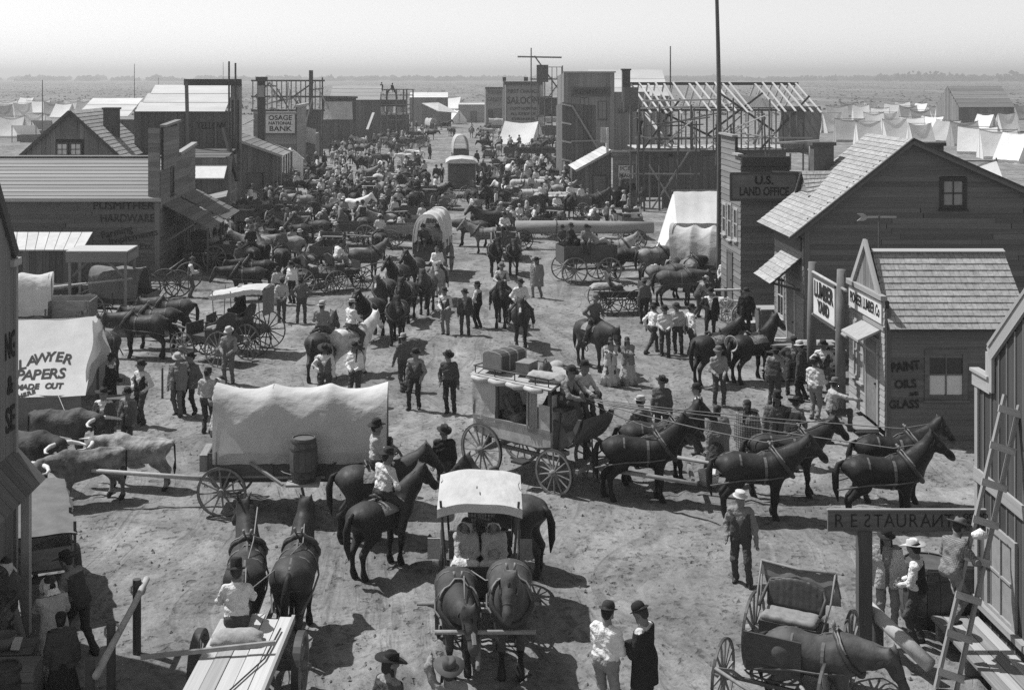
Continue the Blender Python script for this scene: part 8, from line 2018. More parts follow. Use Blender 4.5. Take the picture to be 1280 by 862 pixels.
P('broad man in grey shirt with thumbs at belt beside saddled horses', 899, 506, 176, 'hold_low', 'g', 'd', 'slouch', 'g'); P('bowler man in black coat in profile above the wheel horses', 872, 566, 70, 'hold_low', 'w', 'd', 'bowler', 'k', over='coat', oc='k')
P('man in dark shirt and black hat left of the black coated bowler man', 827, 553, 165, 'stand2', 'm', 'd', 'cowboy', 'k'); P('man in pale hat and dark vest right behind the near wheel horse', 803, 584, -30, 'stand3', 'g', 'd', 'flat', 'p', over='vest', oc='d')
P('woman wrapped in dark shawl with pale band behind the coach team', 897, 590, -25, 'hold_low', 'd', 'd', None, 'k', over='blanket', oc='g', hair='braids', female=True, skirt='d', skin='skin_dark', h=1.62); P('black haired person in patterned blanket behind the coach team', 935, 586, 150, 'stand', 'd', 'd', 'scarf', 'k', over='blanket', oc='q', hair='braids', skin='skin_dark', h=1.7)
P('stout man in tall hat and bead necklace behind the coach team', 970, 578, 176, 'stand', 'm', 'd', 'tall', 'k', over='short_coat', oc='m', w=1.12, hair='braids', skin='skin_dark'); P('man in slouch hat bending forward behind the coach team', 990, 584, -35, 'lean_in', 'm', 'd', 'wide', 'k', over='vest', oc='k')
P('left of two braided women with arms folded over blankets', 763, 482, 178, 'crossed', 'c', 'd', None, 'k', hair='braids', female=True, skirt='p', skin='skin_dark', over='short_coat', oc='p', h=1.50); P('right of two braided women with arms folded over blankets', 785, 480, 170, 'crossed', 'c', 'd', None, 'k', hair='braids', female=True, skirt='p', skin='skin_dark', over='short_coat', oc='c', h=1.50)
P('striding man in white shirt leaving the group by the flagpole', 816, 440, -60, 'stride', 'w', 'd', 'cowboy', 'k', lod='n'); P('man in white shirt and black neckcloth, front of the flagpole group', 831, 444, 172, 'hold_low', 'w', 'd', 'slouch', 'k', lod='n'); P('man in grey shirt just behind the black neckcloth man', 847, 440, 165, 'stand2', 'p', 'd', 'slouch', 'k', lod='n'); P('man in white shirt at the right end of the flagpole group', 863, 442, -70, 'stand', 'w', 'd', 'slouch', 'k', lod='n')
P('man in black suit and white shirt with hand on hip by the flagpole', 889, 420, 160, 'hip1', 'w', 'k', 'bowler', 'k', over='coat', oc='k', lod='n')
P('man in big hat wrapped in a long grey blanket in mid street', 671, 373, 150, 'walk', 'p', 'g', 'wide', 'k', over='blanket', oc='g', hair='braids'); P('man in dark jacket before the great log', 703, 323, 172, 'hold_low', 'd', 'd', 'slouch', 'k')
P('left of three men talking, white sleeves and open vest', 557, 418, 165, 'hold_low', 'w', 'g', 'slouch', 'k', over='vest', oc='d', lod='n'); P('middle of three men talking, dark round hat and jacket', 581, 419, 178, 'stand2', 'g', 'd', 'slouch', 'k', over='short_coat', oc='d', lod='n', h=1.68); P('right of three men talking, vest seen from the side', 597, 411, 60, 'hold_low', 'w', 'k', 'slouch', 'k', over='vest', oc='k', lod='n')
P('man in vest and black hat standing above the covered wagon end', 519, 512, 165, 'stand3', 'g', 'k', 'slouch', 'k', over='vest', oc='d'); P('man in dark shirt and trousers alone before the stagecoach', 562, 516, 170, 'stand2', 'd', 'k', 'cowboy', 'k'); P('man in pale hat walking away behind the vest man', 505, 488, 20, 'walk', 'm', 'd', 'slouch', 'p')
P('man in wide hat and white shirt with black braids behind the wagon canvas', 407, 508, 172, 'hip1', 'w', 'd', 'wide', 'k', over='vest', oc='m', hair='braids', skin='skin_dark'); P('man in white shirt carrying a plaid blanket behind the wagon canvas', 444, 506, 168, 'hold_low', 'w', 'd', 'wide', 'k', hair='braids', skin='skin_dark')
P('man in large grey hat standing above the small surrey', 352, 404, 10, 'behind', 'p', 'd', 'wide', 'g', lod='n'); P('man with hands on hips next to the large grey hat', 377, 404, 5, 'hips', 'm', 'd', 'slouch', 'k', lod='n'); P('woman in pale dress behind the man in large grey hat', 347, 382, 20, 'stand', 'p', 'd', 'scarf', 'k', female=True, skirt='p', h=1.6); P('man in white shirt and long dark trousers behind the hands on hips man', 365, 380, 150, 'stand', 'w', 'k', 'slouch', 'k')
P('left of two men in jackets near the surrey wheel', 222, 519, 165, 'stand2', 'g', 'm', 'slouch', 'p', over='short_coat', oc='g'); P('right of two men in jackets near the surrey wheel', 237, 517, 150, 'stand3', 'm', 'k', 'slouch', 'k', over='short_coat', oc='m')
P('man in grey hat and overalls beside the surrey', 286, 480, 172, 'hold_low', 'g', 'm', 'slouch', 'p', over='vest', oc='m'); P('husband in grey shirt beside the white bonneted woman', 259, 541, -10, 'hold_low', 'p', 'd', 'slouch', 'k'); P('woman in white bonnet and white apron at the wagon tail', 277, 545, 160, 'hold_low', 'p', 'd', 'bonnet', 'w', female=True, skirt='p', apron=True, h=1.62)
o = MB().lathe([(0, 0), (.13, 0), (.18, .16), (.17, .16), (.12, .02), (0, .02)], 14).build('basket', 'tan_sack', None, True, G(268, 543) + V3(.02, -.1, .80)); tag(o, 'basket held between the bonneted woman and her husband', 'basket')
P('man in black vest and white sleeves, hands on hips, by the tent', 176, 530, 150, 'hips', 'w', 'd', 'slouch', 'k', over='vest', oc='k'); P('man in dark coat at the lawyer tent opening', 137, 522, -60, 'hold_low', 'w', 'd', 'bowler', 'k', over='coat', oc='k'); P('man in open jacket and wide hat behind the oxen', 130, 572, 175, 'stand', 'w', 'd', 'wide', 'k', over='coat', oc='d'); P('boy in grey coat beside the wide hatted man behind the oxen', 160, 563, 160, 'stand2', 'g', 'd', 'slouch', 'k', over='short_coat', oc='m', h=1.62)
t = thing('folding_table', 'small dark writing table at the lawyer tent opening', 'table', G(150, 532)); bx(t, 'table_top', (0, 0, .76), (.8, .5, .04), 'wagon_wood')
for x in (-.35, .35):
  for y in (-.2, .2): bx(t, 'leg', (x, y, .37), (.05, .05, .74), 'wagon_wood')
pole('thin stake in the ground left of the two jacketed men', G(203, 498), .9, .035, .03, name='stake', cat='stake')
P('man in vest and black hat leaning over goods at bottom left', 100, 812, 62, 'lean_in', 'g', 'd', 'wide', 'k', over='vest', oc='d'); P('woman in white sunbonnet and grey cape at bottom left, back to us', 68, 846, 30, 'reach', 'g', 'd', 'bonnet', 'w', female=True, skirt='p', over='short_coat', oc='p', h=1.66)
P('child in dark hooded cloak in front of the caped woman', 78, 878, 20, 'stand', 'd', 'd', 'scarf', 'k', female=True, skirt='k', over='short_coat', oc='d', h=1.42); P('woman in pale bonnet and bow facing us at the left edge', 8, 816, 178, 'hold_low', 'm', 'd', 'bonnet', 'w', female=True, skirt='g', h=1.64)
h = horse('dark saddle horse in front of the covered wagon barrel', G(472, 672), -82, 'bay', 'mid', -6, 3, tack='saddle'); rider('rider in pale shirt on the horse by the wagon barrel', h, 'ride', shirt='p', pants='d', hat='cowboy', hc='k', lod='n')
h = horse('dark saddle horse seen from behind, nearer of two ridden ones', G(480, 708), -38, 'bay', 'mid', -10, 4, tack='saddle'); rider('rider in white shirt turned from us on the nearer saddle horse', h, 'ride2', shirt='w', pants='d', hat='cowboy', hc='k', lod='n')
horse('dark horse standing crosswise behind the hack canopy', G(632, 706), 52, 'bay', 'up', 10, 2, tack='saddle', sc=1.02); P('man in black shirt on foot between the riders and the stagecoach', 556, 628, 165, 'stand2', 'k', 'd', 'cowboy', 'k'); P('man in checked hat half hidden behind the hack canopy', 624, 690, 20, 'lean_in', 'c', 'd', 'cap', 'g')
horse('saddled dark horse with coiled rope at the hitching rail', G(893, 478), -52, 'bay', 'mid', 0, 1, tack='saddle'); horse('saddled black horse tied nearer the lumber pile', G(942, 476), -58, 'black', 'up', 0, 4, tack='saddle')
o = MB()
for k in range(4): o.tube([(.0 + .015 * k, .24 * math.cos(a) * (1 - .06 * k), .24 * math.sin(a) * (1 - .05 * k)) for a in np.linspace(0, 6.28, 17)[:-1]], .014, 5, closed=True)
tag(o.build('coiled_rope', 'rope', None, True, G(893, 478) + V3(.42, -.42, 1.28), (0, 0, R(40))), 'pale coiled lariat hanging on the dark saddle horse', 'rope')
h = horse('dark horse lowering its head with a rider in mid street', G(744, 462), -150, 'bay', 'low', -12, 2, tack='saddle'); rider('boyish rider in round hat on the horse with lowered head', h, 'ride2', shirt='m', pants='d', hat='slouch', hc='g', lod='n')
h = horse('dark horse facing us with a grey hatted rider', G(627, 409), 172, 'black', 'mid', 10, 1, tack='saddle', lod='m'); rider('rider in pale vest and hat behind the white shirted one', h, 'ride', shirt='p', pants='d', hat='slouch', hc='g', over='vest', oc='m', lod='m')
h = horse('dark horse with white blaze walking towards us', G(651, 432), 178, 'bay', 'mid', -4, 2, tack='saddle', blaze=True); rider('rider in white shirt and dark hat on the blazed horse', h, 'ride2', shirt='w', pants='d', hat='slouch', hc='k', lod='n')
h = horse('white saddle horse with a rider, the brightest animal in the street', G(440, 466), -50, 'white', 'mid', 0, 1, tack='saddle'); rider('rider in white shirt and pale cap on the white horse', h, 'ride', shirt='w', pants='d', hat='flat', hc='p', lod='n')
h = horse('dark horse beside the white one, tail towards us', G(402, 470), -12, 'bay', 'mid', 0, 2, tack='saddle'); rider('rider in striped grey shirt seen from behind beside the white horse', h, 'ride', shirt='g', pants='d', hat='slouch', hc='p', lod='n')
# middle distance
def HS(lb, px, py, yaw, coat='bay', neck='mid', tack='harness', **k): return horse(lb, G(px, py), yaw, coat, neck, k.pop('turn', 0), lod='m', tack=tack, **k)
t = wagon('freight wagon with loosely draped white top behind a long mule team', G(541, 342), 172, L=3.4, W=1.3, side=.7, zf=.9, lod='m', cov='full', ztop=3.0, tongue=0, seat=False, name='freight_wagon', track=1.5, hoops=4, sag=.22, flare=.3)
person('dark coated man on the front of the white topped freight wagon', W2(t, .2, 1.5, 0), 172, 'drive', 'd', 'd', 'slouch', 'k', over='coat', oc='d', lod='m', z=1.62); person('second man standing behind the freight wagon driver', W2(t, -.45, 1.55, 0), 176, 'sit', 'g', 'd', 'slouch', 'k', lod='m', z=1.62)
tg = 'freight wagon team'
tm = [HS('pale wheeler of the long mule team with a rider', 547, 375, 172, 'grey', 'mid', 'saddle'), HS('dark wheeler beside the pale one in the mule team', 517, 366, 165, 'bay', 'up', mule=True), HS('collared light muzzled horse, third of the mule team', 533, 392, 172, 'brown', 'mid'), HS('dark mule behind the white faced horse', 497, 376, 160, 'black', 'up', mule=True), HS('horse with all white face in the mule team', 480, 398, 165, 'brown', 'mid', blaze=True), HS('brown mule in the middle of the long team', 508, 402, 170, 'bay', 'mid', mule=True), HS('foremost horse of the long team, white spot on its nose', 496, 430, 176, 'bay', 'mid', blaze=False), HS('dark long eared mule next to the white saddle horse', 462, 424, 158, 'black', 'up', mule=True)]
for q in tm: q['group'] = tg
rider('teamster in white shirt riding the pale wheeler', tm[0], 'ride', shirt='w', pants='d', hat=None, lod='m')
t = buggy('open buggy with a man seated, driving away to the right', G(424, 362), -58, lod='m', wm='wheel_dark', shafts=True); person('man in white sleeves and black hat seated in the open buggy', W2(t, 0, -.15, 0), -58, 'drive', 'w', 'g', 'slouch', 'k', lod='m', z=1.28); HS('brown horse between the shafts of the open buggy', 458, 350, -62, 'brown', 'mid')
buggy('empty buggy gear partly hidden behind the open buggy', G(394, 366), -70, lod='m', wm='wheel_wood', shafts=False)
wagon('low farm wagon with pale box behind the buggy', G(512, 310), 82, L=2.8, lod='m', boxm='wagon_pale', tongue=2.6)
h = HS('horse with a rider seen from behind left of the pale farm wagon', 453, 303, 20, 'bay', 'mid', 'saddle'); rider('rider in vest and white sleeves near the pale farm wagon', h, 'ride', shirt='w', pants='d', hat='slouch', hc='k', over='vest', oc='d', lod='m')
h = HS('horse under the white hatted rider, tail towards us', 475, 322, 8, 'bay', 'mid', 'saddle'); rider('rider in white shirt and white hat seen from behind', h, 'ride', shirt='w', pants='m', hat='slouch', hc='s', lod='m')
HS('front draught horse of a dark pair facing left', 366, 314, 92, 'bay', 'mid'); HS('rear draught horse of the dark pair, by the driver on foot', 392, 308, 90, 'brown', 'mid'); P('driver on foot in pale shirt holding lines of the dark pair', 421, 290, 150, 'hip1', 'p', 'd', 'slouch', 'p')
wagon('dark farm wagon behind the dark draught pair', G(438, 306), 90, L=2.6, lod='m', tongue=2.4)
HS('nearer of two dark horses facing left under the awning shop', 306, 376, 96, 'bay', 'low'); HS('farther of two dark horses facing left under the awning shop', 318, 368, 94, 'black', 'low')
h = HS('dark horse seen from behind with a white hatted rider', 352, 347, 10, 'bay', 'mid', 'saddle'); rider('rider in white hat on the dark horse by the draught pair', h, 'ride', shirt='m', pants='d', hat='slouch', hc='s', lod='m'); HS('bay horse standing just left of the white hatted rider', 326, 340, 20, 'bay', 'mid', None); HS('dark horse facing us beside the man with hands on hips', 382, 356, 168, 'black', 'low', 'saddle'); HS('brown horse at the hitching rail, head covered by a pale cap', 318, 330, 6, 'brown', 'up', None)
t = thing('street_rail', 'short peeled hitching rail before the hardware awning', 'hitching rail', G(300, 338))
for x in (-.1, 1.4): bx(t, 'post', (x - 1.2, 0, .55), (.12, .12, 1.1), 'dark_trim')
MB().tube([(-1.6, 0, 1.05), (.4, 0, 1.08)], .06, 7).build('rail', 'peeled_log', t, True)
P('shopkeeper in vest and white sleeves by the hardware posts', 238, 372, -70, 'hold', 'w', 'm', 'slouch', 'g', over='vest', oc='d'); P('man in pale shirt at the hardware awning', 268, 332, 10, 'stand', 'p', 'd', 'slouch', 'k'); P('man in white shirt beside the pale shirted one at the awning', 276, 330, 30, 'hold_low', 'w', 'd', 'slouch', 'k'); P('man in white shirt near the white rumped horse', 284, 322, 150, 'stand2', 'w', 'd', 'slouch', 'g'); HS('white rumped horse tied by the hardware awning', 279, 290, 8, 'grey', 'mid', None); HS('dark horse tied beside the white rumped horse', 293, 292, -6, 'bay', 'mid', 'harness')
for i, (px, py, r) in enumerate(((172, 372, .62), (184, 376, .60), (207, 374, .66), (222, 372, .60), (236, 362, .62))):
  o = obj('stored_wheel', wheel_meshes(r, 12, mat='wheel_dark')['all'], None, G(px, py) + V3(0, 0, r), (0, R(-10), R(75 + 9 * i))); tag(o, ['leftmost loose wagon wheel leaning at the hardware wall', 'second loose wagon wheel at the hardware wall', 'largest loose wagon wheel before the hardware wall', 'loose wagon wheel by the hardware corner', 'loose wagon wheel nearest the shopkeeper'][i], 'wheel', 'loose wheels at the hardware wall')
t = buggy('surrey with long tilted white canopy and tall dark wheels', G(296, 438), 78, lod='n', top='canopy', wm='wheel_dark', rows=1, L=1.9, wb=1.7, shafts=False, rr=.66, rf=.55, name='surrey'); person('passenger dim under the surrey canopy', W2(t, 0, -.2, 0), 78, 'sit', 'd', 'k', 'slouch', 'k', over='coat', oc='k', lod='n', z=1.26)
buggy('bare buggy chassis standing in front of the surrey', G(268, 452), 60, lod='n', wm='wheel_wood', shafts=True, name='buggy')
horse('nearest of three dark harnessed horses left of the surrey', G(176, 448), 84, 'bay', 'low', 0, 2, lod='n', tack='harness'); horse('middle of three dark harnessed horses left of the surrey', G(194, 436), 86, 'bay', 'low', 0, 3, lod='n', tack='harness'); horse('farthest of three dark harnessed horses left of the surrey', G(213, 424), 88, 'brown', 'low', 0, 4, lod='n', tack='harness'); horse('lone dark rump behind the lawyer tent flap', G(126, 470), 40, 'bay', 'mid', 0, 1, lod='n', tack='harness')
t = wagon('wagon with a torn round hoop cover open at one end', G(150, 404), -100, L=2.6, W=1.2, side=.4, lod='m', cov='full', ztop=2.2, tongue=2.0, seat=False, hoops=3, covm='cart_canvas', sag=.05, covl=1.9, name='hoop_wagon')
wagon('pale boxed wagon behind the lawyer tent', G(70, 424), -88, L=2.6, W=1.2, side=.6, lod='m', boxm='wagon_pale', tongue=2.0, seat=False); wagon('round white canvas topped wagon peeping over the lawyer tent', G(26, 430), -80, L=2.0, W=1.2, lod='m', cov='full', ztop=2.5, tongue=0, seat=False, name='covered_wagon', hoops=3); horse('dark horse in the shade of the hardware lean-to', G(70, 402), 92, 'bay', 'low', 0, 3, lod='m')
def log_wagon():
  y = 69.8; x0, x1 = 3.7, 11.2; t = thing('log_wagon', 'wagon gear hauling one enormous peeled log', 'wagon', ((x0 + x1) / 2, y, 0))
  for x in (x0 + .35 - (x0 + x1) / 2, x1 - 1.0 - (x0 + x1) / 2):
    for s in (-1, 1): w = wheel(t, (x, s * .72, .56), .56, 12, 'm', mat='wheel_dark', steer=R(90))
    bx(t, 'axle', (x, 0, .56), (.12, 1.4, .12), 'wagon_wood'); bx(t, 'bolster', (x, 0, .72), (.2, 1.3, .14), 'wagon_wood')
  bx(t, 'reach_pole', (0, 0, .52), (x1 - x0 - 1.5, .1, .1), 'wagon_pale')
  o = MB().tube([(-(x1 - x0) / 2, 0, 0), (-1, 0, .02), (1.5, 0, .01), ((x1 - x0) / 2, 0, 0)], [.37, .36, .34, .32], 16).build('giant_log', 'trim_wood', None, True, ((x0 + x1) / 2, y, 1.14)); tag(o, 'enormous peeled log lying on the log wagon', 'log')
  o = MB().tube([(.0, .40 * math.cos(a), .40 * math.sin(a)) for a in np.linspace(0, 6.28, 17)[:-1]], .025, 5, closed=True).build('log_chain', 'iron', None, True, (5.9, y, 1.14)); tag(o, 'chain looped round the enormous log', 'chain')
  for k, dz in enumerate((0, .14)): tag(MB().box((0, 0, 0), (3.2, .35, .09)).build('plank_stack', 'new_lumber', None, False, (10.6, y - 1.6, .10 + dz), (0, 0, .05 * k)), ['lower loose plank beyond the right end of the great log', 'upper loose plank beyond the right end of the great log'][k], 'plank')
log_wagon()
HS('heavy dun log horse facing left before the great log', 606, 316, 88, 'dun', 'mid'); HS('second log horse, darker, beside the heavy dun one', 588, 308, 90, 'brown', 'low'); HS('left dark horse of a pair facing us below the log', 619, 345, 180, 'black', 'mid'); HS('right dark horse of the pair facing us below the log', 642, 343, 178, 'bay', 'mid')
t = wagon('farm wagon behind the pair facing us', G(632, 322), 180, L=2.6, lod='m', tongue=2.4); person('driver in white sleeves on the wagon behind the dark pair', W2(t, .1, .9, 0), 180, 'drive', 'w', 'd', 'slouch', 'k', lod='m', z=1.55)
P('tall man walking with lines in his hands above the log', 671, 283, 60, 'rope', 'p', 'd', 'slouch', 'k'); P('child in pale blouse near the log horses', 631, 288, 170, 'stand', 'p', 'd', 'slouch', 'g', female=True, skirt='g', h=1.4); P('boy in dark cap next to the pale bloused child', 641, 287, 160, 'stand2', 'w', 'd', 'cap', 'k', h=1.45); P('woman in white by the log horses', 649, 286, 175, 'hold_low', 'w', 'd', 'scarf', 'w', female=True, skirt='p', h=1.6)
wagon('long dark freight wagon with hoop wheel in front of the porch shop', G(706, 272), -88, L=3.4, side=.5, lod='m', tongue=2.6, seat=False, rr=.68); HS('brown horse pulling the long dark freight wagon', 742, 270, -88, 'brown', 'mid'); P('man sitting on a box by the porch shop', 744, 296, 150, 'stand3', 'm', 'd', 'slouch', 'p'); P('man in pale waistcoat crouched beside the boxed figure', 737, 290, -60, 'lean_in', 'w', 'd', 'slouch', 'g')
t = wagon('dark box wagon with doubled sides and slender pale wheels', G(733, 352), -76, L=2.5, W=1.2, side=.75, zf=.95, lod='m', tongue=2.5, seat=False, rr=.63, rf=.60, boxm='wagon_wood'); person('man in dark coat sitting on the edge of the dark box wagon', W2(t, -.3, -.7, 0), -130, 'sit', 'd', 'k', 'slouch', 'k', over='coat', oc='d', lod='m', z=1.74); person('man lounging back on the load of the dark box wagon', W2(t, .1, .4, 0), -90, 'recline', 'p', 'p', 'cap', 'k', lod='m', z=1.74); person('man in pale hat sitting high at the back of the box wagon', W2(t, .3, -.1, 0), 170, 'sit', 'g', 'd', 'slouch', 'k', lod='m', z=1.74)
HS('pale grey horse with raised head beyond the dark box wagon', 770, 336, -84, 'grey', 'mid'); HS('dark pack horse beyond the buckboard', 790, 346, -80, 'bay', 'low'); HS('pale dun horse with its rump towards us', 818, 350, -66, 'dun', 'low')
t = buggy('buckboard with pale deck, seat box and wide flat wheels', G(775, 390), -86, lod='m', wm='wheel_dark', shafts=False, wb=1.2, rr=.58, rf=.54, name='buckboard'); bx(t, 'deck', (0, -.2, .95), (1.0, 1.9, .05), 'wagon_pale'); tag(obj('sack', sackm(.9, .5, .26, 8), None, W2(t, 0, -.75, .98), (0, 0, .2)), 'plump white sack on the buckboard deck', 'sack')
HS('brown horse hitched to the buckboard', 848, 384, -92, 'brown', 'low'); HS('dun horse beside the buckboard horse', 832, 374, -88, 'dun', 'low'); P('white bearded old man standing by the covered wagon horses', 846, 334, 172, 'wide', 'd', 'd', 'wide', 'g', beard='white', over='coat', oc='d'); P('dark figure just right of the bearded old man', 859, 333, 165, 'stand', 'd', 'k', None, 'k', hair='braids')
wagon('covered wagon with billowing white canvas behind the flagpole', G(880, 357), -118, L=2.7, W=1.3, side=.35, zf=.85, lod='m', cov='full', ztop=2.75, tongue=1.8, seat=False, hoops=4, sag=.2, name='covered_wagon', flare=.3); HS('dark horse below the billowing white canvas', 858, 362, -70, 'bay', 'low'); HS('dun horse nosing between the buckboard team', 862, 368, 175, 'dun', 'low')
t = wagon('dark box wagon with one tall bare hoop beside the land office', G(955, 352), -10, L=2.4, W=1.3, side=.95, zf=.9, lod='m', tongue=0, seat=False, boxm='dark_boards')
MB().tube([(.68 * math.cos(a), -1.15, 1.3 + 1.15 * math.sin(a)) for a in np.linspace(0, math.pi, 13)], .035, 6).build('bow', 'pale_boards', t, True)
def yard():
  for i, (px, py, L) in enumerate(((915, 352, 3.2), (940, 394, 3.0))):
    p = G(px, py); t = thing('yard_rail', ['upper peeled rail fence right of the flagpole', 'lower rail fence right of the flagpole'][i], 'fence', p)
    for x in (-L * .35, L * .1, L * .5): MB().tube([(x, 0, 0), (x, 0, 1.1)], .06, 7).build('post', 'pole_wood', t)
    for z in (.55, 1.0): MB().tube([(-L * .5, -.06, z), (L * .62, -.06, z + .05)], .05, 7).build('rail', 'peeled_log', t, True)
  p = G(966, 420); t = thing('big_crate', 'black sided box with pale lid near the saltbox house', 'crate', p, .05); bx(t, 'case', (0, 0, .5), (1.05, .8, 1.0), 'dark_boards'); bx(t, 'lid', (0, 0, 1.02), (1.12, .86, .05), 'pale_boards'); bx(t, 'pole_handle', (.9, -.42, .95), (1.9, .05, .06), 'weathered_boards')
  p = G(1016, 478); t = thing('lumber_stack', 'stack of sawn planks beside the lumber yard posts', 'lumber stack', p, .02)
  for k in range(7):
    for j in range(2): bx(t, 'plank', (-.3 + .1 * ((k * 7 + j) % 3) * .6, .25 + .42 * j, .09 + .17 * k), (2.0 + .25 * ((k + j) % 3), .38, .06), 'trim_wood' if (k + j) % 3 else 'weathered_boards')
    if k < 6:
      for x in (-.9, .6): bx(t, 'spacer', (x, .45, .175 + .17 * k), (.08, .8, .10), 'dark_boards')
  for i, (px, py, r) in enumerate(((908, 404, .5), (917, 407, .48), (930, 412, .5))): tag(obj('cart_wheel', wheel_meshes(r, 12, mat='wheel_wood')['all'], None, G(px, py) + V3(0, 0, r * .95), (0, R(14), R(40 + 30 * i))), ['left loose cart wheel below the yard rail', 'middle loose cart wheel below the yard rail', 'right loose cart wheel below the yard rail'][i], 'wheel', 'loose cart wheels')
  crate('small pale crate by the loose cart wheels', G(938, 416), (.6, .5, .4), .3); tag(obj('sack', sackm(.8, .45, .35, 4), None, G(930, 378), (0, 0, .4)), 'grey sack on the ground inside the yard rails', 'sack'); crate('flat pale crate between the yard rails', G(915, 384), (1.0, .7, .35), -.1, 'new_lumber')
  P('man in black hat sitting among the yard clutter', 932, 420, 165, 'stand3', 'k', 'k', 'slouch', 'k', over='coat', oc='k')
  barrel('small pale keg beside the man in the yard', G(922, 424), 0, .22, .55)
  o = MB().box((0, 0, 0), (.5, .12, .9)).build('white_lantern_box', 'sign_white', None, False, G(978, 470) + V3(0, 0, .75)); tag(o, 'white birdhouse shaped lantern box by the black saddle horse', 'box')
yard()
for i, (px, py, yw, ps, sh, pn, ov, lb) in enumerate(((906, 374, 160, 'stand2', 'w', 'd', None, 'white shirted man just left of the upper yard rail post'), (921, 366, 30, 'stand', 'm', 'd', None, 'man seen from behind at the upper yard rail'), (872, 398, -80, 'lean_in', 'g', 'd', 'vest', 'man bending beside the buckboard horse'), (960, 388, 150, 'hold_low', 'd', 'k', 'coat', 'dark coated man at the black sided box'), (979, 404, 170, 'stand3', 'p', 'd', None, 'pale shirted man near the saltbox shop door'), (806, 404, 20, 'stand', 'm', 'k', None, 'man in dark shirt between the buckboard and flagpole group'), (1003, 500, 60, 'stand', 'd', 'k', 'short_coat', 'man half hidden between the lumber posts'), (968, 508, -30, 'stand2', 'g', 'd', 'vest', 'man in vest by the tail of the black saddle horse'), (1030, 498, 150, 'hips', 'w', 'm', 'vest', 'man with hands on hips behind the lumber yard sign'))): P(lb, px, py, yw, ps, sh, pn, 'slouch', 'kgpk'[i % 4], over=ov, oc='d')
for i, (px, py, w, h_, lb) in enumerate(((985, 412, 1.5, .9, 'crumpled pale tarp heaped before the saltbox shop front'), (944, 372, 1.3, .6, 'white cloth thrown over goods inside the yard rails'))):
  q = G(px, py); o = MB().grid(14, 10, lambda u, v: ((u - .5) * w, (v - .5) * .9, h_ * math.sin(math.pi * u) ** .5 * math.sin(math.pi * v) ** .6 * (.75 + .25 * math.sin(u * 13 + v * 5) * math.cos(v * 11 + i)))).build('tarpaulin', 'canvas', None, True, q); tag(o, lb, 'tarp')
def van():
  t = thing('box_van', 'tall dark box van with hooded roof seen from behind', 'wagon', G(577, 246)); gearing(t, 1.7, -1.0, 1.3, .55, .5, 'm', 0, wm='wheel_wood')
  bx(t, 'body', (0, .4, 1.75), (2.15, 3.6, 2.0), 'dark_boards'); m = MB(); m.prism([(-1.25, 2.75), (-.9, 2.98), (0, 3.08), (.9, 2.98), (1.25, 2.75), (1.2, 2.70), (-1.2, 2.70)], -1.7, 2.6, 'y'); m.build('roof', 'canvas', t)
  bx(t, 'door', (0, -1.415, 1.75), (.85, .03, 1.7), 'wagon_wood'); bx(t, 'step', (0, -1.6, .62), (2.1, .35, .06), 'wagon_pale')
  for x in (-1.05, 1.05): bx(t, 'corner_post', (x, -1.42, 1.75), (.07, .05, 2.0), 'trim_wood')
van()
wagon('white covered wagon far up the open lane', G(575, 207), 4, L=3.2, W=1.5, side=.8, zf=.9, lod='m', cov='full', ztop=3.3, tongue=0, seat=False, boxm='dark_boards', name='covered_wagon', hoops=4)
h = HS('dark horse carrying a rider right of the box van', 624, 262, 95, 'bay', 'mid', 'saddle'); rider('rider passing right of the box van', h, 'ride', shirt='m', pants='d', hat='slouch', hc='k', lod='m')
h = HS('black horse carrying a rider close behind the box van', 603, 262, -80, 'black', 'low', 'saddle'); rider('dark rider close behind the box van', h, 'ride', shirt='d', pants='d', hat='slouch', hc='k', lod='m')
for i, (px, py, lb) in enumerate(((592, 276, 'man in white sleeves left of the dun log horse'), (545, 231, 'man in dark suit standing in the lane left of the box van'), (552, 229, 'white fronted man beside the van in the lane'), (596, 209, 'man in black coat right of the far covered wagon'), (537, 199, 'lone dark man in the open lane far up the street'))): P(lb, px, py, 150 + 20 * i, ['stand2', 'stand', 'walk', 'stand3', 'stand'][i], ['w', 'k', 'w', 'k', 'd'][i], 'k', 'slouch', 'k', over=[None, 'coat', 'vest', 'coat', None][i], oc='k')
wagon('flat wagon with pale deck left of the box van', G(540, 262), 85, L=3.4, side=.12, lod='m', boxm='wagon_pale', tongue=0, seat=False)
HS('rear end of a brown horse left of the flat wagon', 497, 258, 4, 'brown', 'mid'); HS('second brown horse in the row left of the flat wagon', 509, 258, -4, 'bay', 'mid'); HS('third brown horse in the row left of the flat wagon', 521, 257, 6, 'brown', 'mid'); HS('dapple grey horse facing left near the porch building', 376, 272, 92, 'grey', 'low'); HS('dark horse behind the dapple grey one', 392, 250, 88, 'brown', 'low'); HS('dark horse with low head beside the dapple grey', 352, 262, 86, 'bay', 'mid')
buggy('pair of wheels with pale seat below the dapple grey horse', G(352, 286), 88, lod='m', wm='wheel_wood', shafts=False); wagon('loaded wagon with white bundles by the porch building', G(352, 262), 80, L=2.6, lod='m', tongue=0, seat=False)
